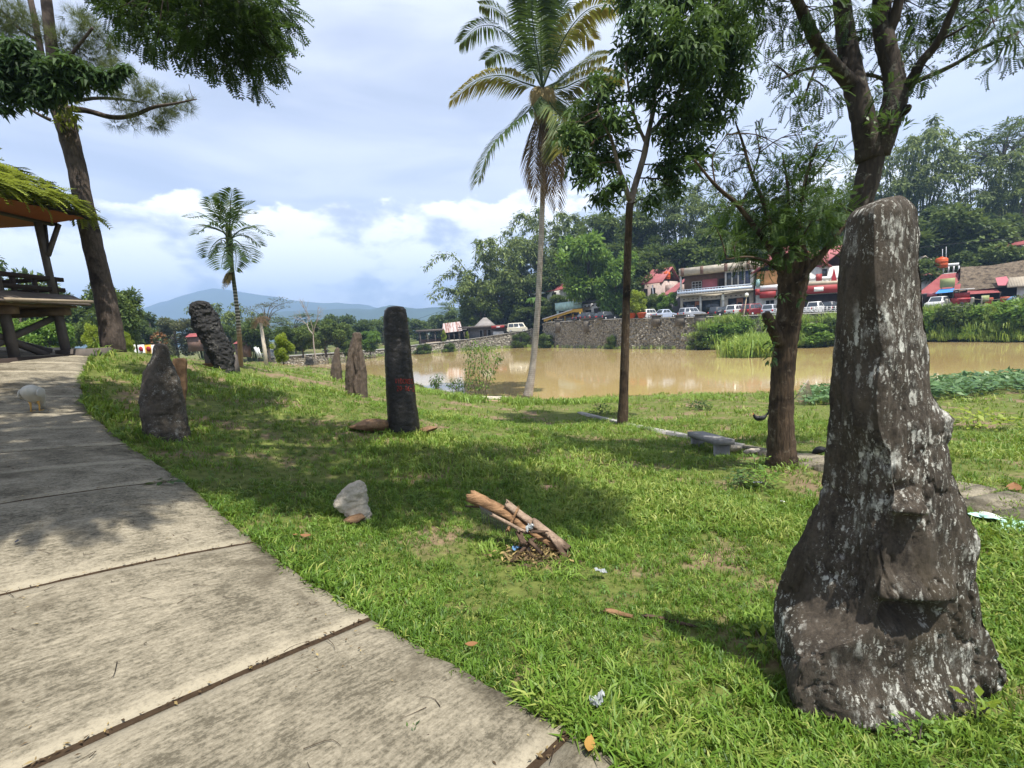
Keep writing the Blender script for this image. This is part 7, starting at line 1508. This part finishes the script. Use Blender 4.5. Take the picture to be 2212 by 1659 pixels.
for k, (u, c1, c2, lab) in enumerate(((287,'trim_white','flower_red','leftmost white flower board with dark red centre right of the pine'),(306,'trim_white','flower_red','second white flower board with red centre, behind the pear-shaped menhir'),(322,'yellow','flower_red','orange and red flower board third from the pine'),(337,'trim_white','pink_cloth','white and pink flower board nearest the pear-shaped menhir tip'))):
    p = at(u, 758, 34); t = thing('flower_board', tuple(p), lab, 'flower board', 'flower boards at the valley edge', random.uniform(-.3, .3)); g = G(); g.box(-.32, .32, -.03, .03, -.6, .45, None, .08); g.build('panel', MT[c1], t); g = G(); g.add(SPH*np.array([.17,.10,.18])+np.array([.03,-.06,.15]), SPQ); g.build('flowers', MT[c2], t)
p = at(347, 756, 36); t = thing('flower_bush', tuple(p), 'rust-red flowering bush above the flower boards', 'bush'); n = 160; dd = rdir(n); g = scatter(T_BROAD, dd*np.array([.42,.42,.5])+np.array([0,0,.75]), dd, np.array([0,0,1.])+rdir(n)*.4, .2, RNG.uniform(.3,.8,n)); g.build('blossoms', MT['rust_leaf'], t)['kind'] = 'stuff'; g = G(); g.tube([(0,0,-.5),(0,0,.7)], .05, 6); g.build('stem', MT['bark_far'], t)
# ------------------------------------------------------------------ things on the lawn
# bench
p0, p1 = on_ground(1505, 963), on_ground(1562, 985); d = p1-p0; ang = math.atan2(d.y, d.x); t = thing('stone_bench', (p0.x, p0.y, p0.z), 'grey concrete bench in the shade left of the lopped tree', 'bench', None, ang); L = d.length
za = at(1490, 935, p0.y).z - p0.z; dz = (p1.z-p0.z)/L
for x0 in (.0, L-.16): g = G(); g.box(x0, x0+.13, -.13, .13, -.3, za-.08+dz*x0); g.build('leg', MT['bench'], t)
g = G(); g.add([(-.10,-.17,za-.08-dz*.14),(L+.10,-.17,za-.08+dz*(L+.14)),(L+.10,.17,za-.08+dz*(L+.14)),(-.10,.17,za-.08-dz*.14),(-.10,-.17,za+.02-dz*.14),(L+.10,-.17,za+.02+dz*(L+.14)),(L+.10,.17,za+.02+dz*(L+.14)),(-.10,.17,za+.02-dz*.14)], [(0,3,2,1),(4,5,6,7),(0,1,5,4),(1,2,6,5),(2,3,7,6),(3,0,4,7)]); g.build('seat', MT['bench'], t)
# pale concrete edging strip and footpath
ed = bpy.data.objects.new('garden_path', None); COL.objects.link(ed); structure(ed)
EP = [(1252,893),(1300,905),(1345,917),(1395,928),(1445,938),(1495,948),(1545,957),(1600,967),(1650,978),(1700,990),(1745,1000),(1800,1010),(1880,1028),(1960,1050),(2060,1072),(2110,1082),(2212,1106),(2350,1140)]
pts = [on_ground(*e) for e in EP]
for k in range(len(pts)-1):
    a, b = pts[k], pts[k+1]; d = (b-a); d.z = 0; L = d.length; d.normalize(); nn = Vector((-d.y, d.x, 0)); wd = float(np.interp(k, [0, 7, 9, 11, 16], [.10, .12, .34, .38, .40])); up = .07
    A = a + d*.015; B = b - d*.015; Vt = []
    for zz in (up, -.15):
        for q, s_ in ((A,-1),(B,-1),(B,1),(A,1)): x, y = q.x+nn.x*wd*s_, q.y+nn.y*wd*s_; Vt.append((x, y, gz1(x, y)*.3 + .7*q.z + zz + random.uniform(-.006,.006)))
    mk('path_slab', Vt, [(0,1,2,3),(0,4,5,1),(1,5,6,2),(2,6,7,3),(3,7,4,0)], None, MT['slab'] if k > 6 else MT['concrete'], ed)
rock(1590, 972, 8.6, .16, .1, .07, MT['pale_rock'], 'pale stone by the path edging, between bench and lopped tree', 3.3); rock(1625, 980, 8.3, .14, .09, .06, MT['pale_rock'], 'pale stone touching the lopped tree roots', 5.9)
# flat slab by the shore and bare soil
p = on_ground(1050, 860); rk = rock(1050, 862, p.y, 1.15, .7, .09, MT['pale_rock'], 'flat pale slab lying at the shore between shrub and coconut palm', 8.1, .1)
for u, v, rx, ry, lab in ((1090,868,1.1,.5,'reddish bare soil patch by the coconut palm'),(1190,1056,.30,.10,'brown bare soil patch behind the rotten log')):
    c = on_ground(u, v); n = 26; V = [(c.x, c.y, gz1(c.x, c.y)+.03)]; 
    for rr_, zo in ((.6,.03),(1.,.008)):
        for k in range(n): a = 2*math.pi*k/n; f = 1+.3*float(fbm2([math.cos(a)*2+u], [math.sin(a)*2])[0])*2; x, y = c.x+math.cos(a)*rx*rr_*f, c.y+math.sin(a)*ry*rr_*f; V.append((x, y, gz1(x, y)+zo))
    T = [(0, 1+k, 1+(k+1) % n) for k in range(n)]; Qd = [(1+k, 1+n+k, 1+n+(k+1) % n, 1+(k+1) % n) for k in range(n)]
    structure(mk('soil_patch', V, Qd, T, MT['soil'], smooth=True))
# rotten log pile
YL = 4.35; c0 = on_ground(1130, 1195); t = thing('rotten_log', tuple(c0), 'rotten split palm log lying across debris in the middle of the lawn', 'log')
def lg(u, v, Yd): return np.array(at(u, v, Yd)) - np.array(c0)
MT['log_wood'] = bark('rotten_wood', (.13,.072,.036), (.36,.215,.115), 1.6, (1.2,1.2,7), 1.0); MT['log_bark'] = bark('log_bark', (.17,.115,.08), (.37,.275,.20), 1.6, (4,4,4), .7); MT['log_dark'] = bark('dark_bark', (.04,.028,.02), (.14,.09,.06), 2, (2,2,2), .8)
def plank(name, a, b, w0, w1, h0, h1, mat, seed=0., nn=26, mm=12, rough=.02, par=None):
    a, b = np.array(a), np.array(b); d = b-a; L = np.linalg.norm(d); d /= L; s_ = np.cross(d, [0,0,1.]); s_ /= np.linalg.norm(s_); up = np.cross(s_, d); V = []
    for k in range(nn):
        f = k/(nn-1); c = a+(b-a)*f; w_, h_ = w0+(w1-w0)*f, h0+(h1-h0)*f
        for q in range(mm):
            an = 2*math.pi*q/mm; cs, sn = math.cos(an), math.sin(an); r_ = 1/max(abs(cs), abs(sn))**.6
            pt = c + s_*cs*w_*r_*.5 + up*sn*h_*r_*.5; V.append(pt)
    V = np.array(V); V += ((fbm(V*np.array([3,3,9])+seed, 4, 2.)*rough*2.5)[:, None])*(up+s_*.5); e0 = (RNG.random(mm)-.5)[:, None]*d*.09; V[:mm] += e0; V[-mm:] += (RNG.random(mm)-.5)[:, None]*d*.12
    i = np.arange(nn-1)[:, None]*mm; j = np.arange(mm)[None]; k = (j+1) % mm; Qd = np.stack([i+j, i+k, i+mm+k, i+mm+j], -1).reshape(-1, 4)
    V = np.concatenate([V, [V[:mm].mean(0)], [V[-mm:].mean(0)]]); T = [(nn*mm, (q+1) % mm, q) for q in range(mm)] + [(nn*mm+1, (nn-1)*mm+q, (nn-1)*mm+(q+1) % mm) for q in range(mm)]
    return mk(name, V, Qd, T, MT[mat], par or t)
plank('log_core', lg(1018,1072,4.62), lg(1110,1118,4.48), .16, .12, .11, .09, 'log_wood', 1.); plank('log_core', lg(1085,1105,4.5), lg(1228,1200,4.15), .11, .07, .06, .05, 'log_wood', 4.)
plank('bark_shell', lg(1092,1086,4.52), lg(1160,1138,4.36), .10, .10, .045, .05, 'log_bark', 2., rough=.01); plank('bark_shell', lg(1155,1130,4.36), lg(1232,1188,4.17), .11, .09, .05, .04, 'log_bark', 7., rough=.01)
plank('broken_stick', lg(1118,1140,4.30), lg(1160,1228,4.02), .035, .028, .035, .03, 'log_bark', 3., 14, 8, .006); plank('broken_stick', lg(1062,1112,4.4), lg(1135,1150,4.25), .03, .03, .03, .03, 'log_bark', 5., 14, 8, .006); plank('broken_stick', lg(1120,1150,4.25), lg(1130,1172,4.15), .06, .05, .03, .03, 'log_dark', 6., 14, 8, .008); plank('broken_stick', lg(1150,1165,4.2), lg(1105,1215,4.05), .04, .03, .03, .03, 'log_dark', 8., 14, 8, .006)
plank('broken_stick', lg(1195,1165,4.2), lg(1225,1208,4.08), .05, .06, .025, .03, 'log_bark', 9., 14, 8, .01); plank('broken_stick', lg(1222,1214,4.05), lg(1268,1226,3.98), .045, .05, .04, .045, 'log_wood', 2.5, 14, 8, .008); plank('broken_stick', lg(1140,1165,4.15), lg(1175,1200,4.05), .05, .03, .03, .02, 'log_dark', 1.5, 14, 8, .008); plank('broken_stick', lg(1095,1150,4.28), lg(1118,1100,4.42), .03, .02, .03, .02, 'log_wood', .5, 14, 8, .004); plank('broken_stick', lg(1180,1150,4.22), lg(1145,1148,4.2), .04, .04, .02, .02, 'log_dark', 4.5, 14, 8, .006)
g = G(); n = 420; pc = np.array([lg(1150,1190,4.12)]); pos = pc + RNG.normal(size=(n,3))*np.array([.17,.14,.012]); pos[:, 2] = gz(pos[:, 0]+c0.x, pos[:, 1]+c0.y) - c0.z + .04 + .03*RNG.random(n); scatter(T_LEAF, pos, rdir(n)*np.array([1,1,.35]), np.array([0,0,1.])+rdir(n)*.5, .03+.06*RNG.random(n), RNG.uniform(.1,1,n), g)
g.build('wood_chips', MT['dead'], t, False, True)['kind'] = 'stuff'
g = G()
for k in range(26): a = lg(1035+k*2.4, 1092+k*1.3, 4.52-.004*k); g.tube(spline(np.array([a, a+np.array([.02,-.03,-.05]), a+np.array([.01+.03*random.random(),-.06,-.13-.05*random.random()])]), 6), np.linspace(.004,.0015,6), 4, False)
g.build('hanging_fibres', MT['cable'], t)['kind'] = 'stuff'
plank('rachis', lg(1012,1094,4.6), lg(1075,1098,4.5), .02, .015, .02, .015, 'log_dark', .9, 10, 6, .002)
# litter: plastic and bark
def scrap(name, u, v, s, mat, label, cat, lift=.03, flat=.5, seed=0., Yd=None):
    """crumpled thin sheet"""
    p = on_ground(u, v) if Yd is None else at(u, v, Yd); m_ = 15; a = np.linspace(-1, 1, m_); X, Yg = np.meshgrid(a, a); rr_ = np.maximum(np.abs(X), np.abs(Yg))/(np.hypot(X, Yg)+1e-6); X, Yg = X*rr_, Yg*rr_
    P = np.stack([X.ravel(), Yg.ravel()*.7, np.zeros(m_*m_)], 1); q = P*1.4 + seed*3.1
    P[:, 2] = (np.abs(fbm(q, 3, 1.6))*3.2*flat + fbm(q+9, 3, 4)*.5*flat); P[:, :2] *= (1 + fbm(q+5, 3, 1.2)*1.2)[:, None]
    i = np.arange(m_-1)[:, None]*m_; j = np.arange(m_-1)[None]; o = mk(name, P*s*1.3, np.stack([i+j, i+j+1, i+j+m_+1, i+j+m_], -1).reshape(-1, 4), None, MT[mat]); o.location = (p.x, p.y, p.z+lift); o.rotation_euler = (.3*math.sin(seed*5), .3*math.cos(seed*3), seed); return tag(o, label, cat)
scrap('plastic_cup', 1147, 1142, .035, 'plastic', 'crumpled clear plastic cup on the rotten log', 'plastic cup', .0, 1.1, 1., 4.22); scrap('plastic_bottle', 1117, 1196, .045, 'plastic_blue', 'crushed blue plastic bottle beside the rotten log', 'bottle', .05, .5, 2.)
scrap('plastic_bag', 1300, 1250, .04, 'plastic', 'torn clear plastic bag in the grass right of the rotten log', 'plastic bag', .06, .5, 3.); scrap('plastic_bag', 1292, 1545, .036, 'plastic', 'crumpled clear plastic bag in the grass near the path corner', 'plastic bag', .07, .9, 4.)
scrap('paper_scrap', 1635, 1048, .06, 'trim_white', 'white paper scrap among weeds by the lopped tree', 'paper', .04, .25, 5.); scrap('plastic_sheet', 2145, 1130, .15, 'plastic_green', 'mint green plastic sheet lying by the garden path at right', 'plastic sheet', .03, .2, 6.); scrap('plastic_sheet', 2200, 1152, .13, 'plastic_green', 'second mint plastic sheet at the right frame edge', 'plastic sheet', .03, .2, 7.)
scrap('paper_scrap', 2160, 1128, .10, 'trim_white', 'white crumpled sheet between the mint plastic sheets', 'paper', .04, .25, 8.); scrap('bottle_cap', 1690, 1090, .02, 'trim_white', 'small white scrap in the lawn in front of the lopped tree', 'litter', .04, .5, 9.)
for k, (a, b, mt, lab) in enumerate((((1312,1328),(1372,1342),'log_wood','strip of tan bark lying in the lawn left of the menhir shadow'),((1392,1340),(1440,1345),'log_dark','dark twig piece at the end of the tan bark strip'),((1450,1352),(1500,1362),'log_dark','dark stick in the lawn nearest the menhir shadow'))):
    p, q = on_ground(*a), on_ground(*b); t = thing('bark_strip', tuple(p), lab, 'stick', 'sticks lying in the lawn'); e = np.array(q-p); plank('strip', (0,0,.035), e+np.array([0,0,.03]), .05 if k == 0 else .025, .03 if k == 0 else .02, .02, .012, mt, k+.3, 14, 8, .006)
for k, (u, v, mt, s_, lab) in enumerate(((662,1172,'rust_leaf',.07,'fallen brown leaf in the grass beside the path'),(1275,1640,'yellow_leaf',.06,'fallen yellow leaf on the path corner at the bottom'),(640,1170,'rust_leaf',.05,'darker fallen leaf left of the brown leaf beside the path'),(2190,1068,'rust_leaf',.16,'large dry brown leaf on the garden path at right'),(40,1188,'shirt_dark',.03,'dark dropping or seed pod on the path at left'),(1020,1415,'rust_leaf',.05,'small brown leaf at the path edge'))):
    p = on_ground(u, v); t = thing('fallen_leaf', (p.x, p.y, p.z+.07), lab, 'leaf', 'fallen leaves'); V = []
    for q in range(7):
        f = q/6; wv_ = .38*math.sin(math.pi*min(1, f*1.02))**.8*s_
        for sg in (-1, 0, 1): V.append((s_*(f-.5)*1.6, sg*wv_, .16*s_*(abs(sg)*.5+(f-.5)**2*2)))
    Qd = [(q*3+r_, q*3+r_+1, q*3+r_+4, q*3+r_+3) for q in range(6) for r_ in range(2)]; o = mk('blade', V, Qd, None, MT[mt], t, True); t.rotation_euler = (.1, .1, k*1.3)
# fishing net hung on sticks by the vine bed
c = on_ground(1745, 872); t = thing('fishing_net', tuple(c), 'pale fishing net draped on sticks beside the vine bed', 'net'); k_ = c.y
def nt(u, v, dy=0): return np.array(at(u, v, k_+dy)) - np.array(c)
for a, b in (((1716,862),(1746,820)),((1742,872),(1744,824)),((1706,826),(1712,868))): g = G(); g.tube([nt(*a), nt(*b)], .02, 6); g.build('stick', MT['bone'], t)
g = G(); A = [nt(1746,820), nt(1722,858), nt(1733,878,-.5), nt(1756,878,.2)]
for f in np.linspace(0, 1, 15):
    g.tube(spline(np.array([A[0], (A[0]+(A[1]*(1-f)+A[3]*f))/2+np.array([0,-.1,-.1]), A[1]*(1-f)+A[3]*f]), 7), .006, 4, False)
for f in np.linspace(.15, 1, 12): g.tube(spline(np.array([A[0]*(1-f)+A[1]*f, A[0]*(1-f)+A[2]*f, A[0]*(1-f)+A[3]*f]), 7), .006, 4, False)
g.build('netting', MT['wood_pale'], t)['kind'] = 'stuff'
# birds
def bird(p, s, rz, mat, label, cat, pose='stand', comb=True):
    t = thing('chicken', tuple(p), label, cat, None, rz); g = G()
    if pose == 'stand': path_ = [(-.36,0,.52),(-.28,0,.40),(-.16,0,.30),(0,0,.27),(.13,0,.29),(.22,0,.36),(.26,0,.44),(.29,0,.48)]; rad = [.015,.05,.10,.125,.115,.075,.05,.045]
    else: path_ = [(-.22,0,.40),(-.16,0,.36),(-.06,0,.33),(.05,0,.28),(.14,0,.21),(.20,0,.14),(.24,0,.08),(.27,0,.05)]; rad = [.03,.09,.135,.145,.11,.07,.05,.04]
    P = spline(np.array(path_)*s, 26); rr_ = np.interp(np.linspace(0,1,26), np.linspace(0,1,8), rad)*s; g.tube(P, rr_, 14); g.build('body', MT[mat], t, True)
    hd = P[-1]; g = G(); g.tube([hd, hd+np.array([.05,0,-.005])*s, hd+np.array([.085,0,-.02])*s], [.02*s,.014*s,.003*s], 6); g.build('beak', MT['beak'], t)
    for sg in (-1, 1):
        g = G(); g.add(SPH*np.array([.15,.03,.085])*s + np.array([-.02,sg*.115,.29 if pose == 'stand' else .31])*s, SPQ); g.build('wing', MT[mat], t, True)
        g = G(); g.tube([(.0,sg*.05*s,.18*s),(.02*s,sg*.055*s,.09*s),(-.01*s,sg*.055*s,0)], [.022*s,.012*s,.009*s], 6)
        for k in (-.5, 0, .5): g.tube([(-.01*s,sg*.055*s,.006*s),(.07*s,(sg*.055+k*.06)*s,.004*s)], .006*s, 4)
        g.build('leg', MT['beak'], t)
    if pose == 'stand':
        g = G()
        for k in range(5): g.tube(spline(np.array([(-.26,0,.38),(-.36,.02*(k-2),.50),(-.44+.03*k,.03*(k-2),.60+.02*k),(-.46+.05*k,.035*(k-2),.68)])*s, 8), np.linspace(.03,.008,8)*s, 5)
        g.build('tail', MT[mat], t, True)
    if comb: g = G(); g.add(SPH*np.array([.03,.008,.022])*s + hd + np.array([.0,0,.045])*s, SPQ); g.build('comb', MT['comb'], t)
    return t
p = on_ground(1641, 916); bird(p, .62, R(175), 'feather_black', 'black chicken with raised tail on the lawn beside the lopped tree', 'chicken')
p = on_ground(1770, 988); p.z += 0; bird(p, .42, R(140), 'feather_black', 'small dark chicken on the lawn at the edge of the lichen menhir', 'chicken', 'peck')
p = on_ground(78, 895); p = Vector((p.x, p.y, float(gz([p.x], [p.y], False)[0]) + .05)); bird(p, .92, R(115), 'feather_white', 'white chicken pecking with its back turned on the concrete path', 'chicken', 'peck')
# ------------------------------------------------------------------ haze
g = G(); g.box(-4200, 4200, -1500, 4600, -9, 480)
hz_o = g.build('haze', None); hz_o['kind'] = 'stuff'; hz_o['label'] = 'thin blue daylight haze over the valley'
hm = bpy.data.materials.new('haze'); hm.use_nodes = True; hn = hm.node_tree; hn.nodes.clear()
ho = hn.nodes.new('ShaderNodeOutputMaterial'); pv = hn.nodes.new('ShaderNodeVolumePrincipled')
pv.inputs['Color'].default_value = (.42, .64, 1.0, 1); pv.inputs['Density'].default_value = 4.4e-4; hm.cycles.homogeneous_volume = True
for k in ('Density Attribute','Color Attribute','Temperature Attribute'): pv.inputs[k].default_value = ''
pv.inputs['Anisotropy'].default_value = .1
hn.links.new(pv.outputs[0], ho.inputs['Volume']); hz_o.data.materials.append(hm)
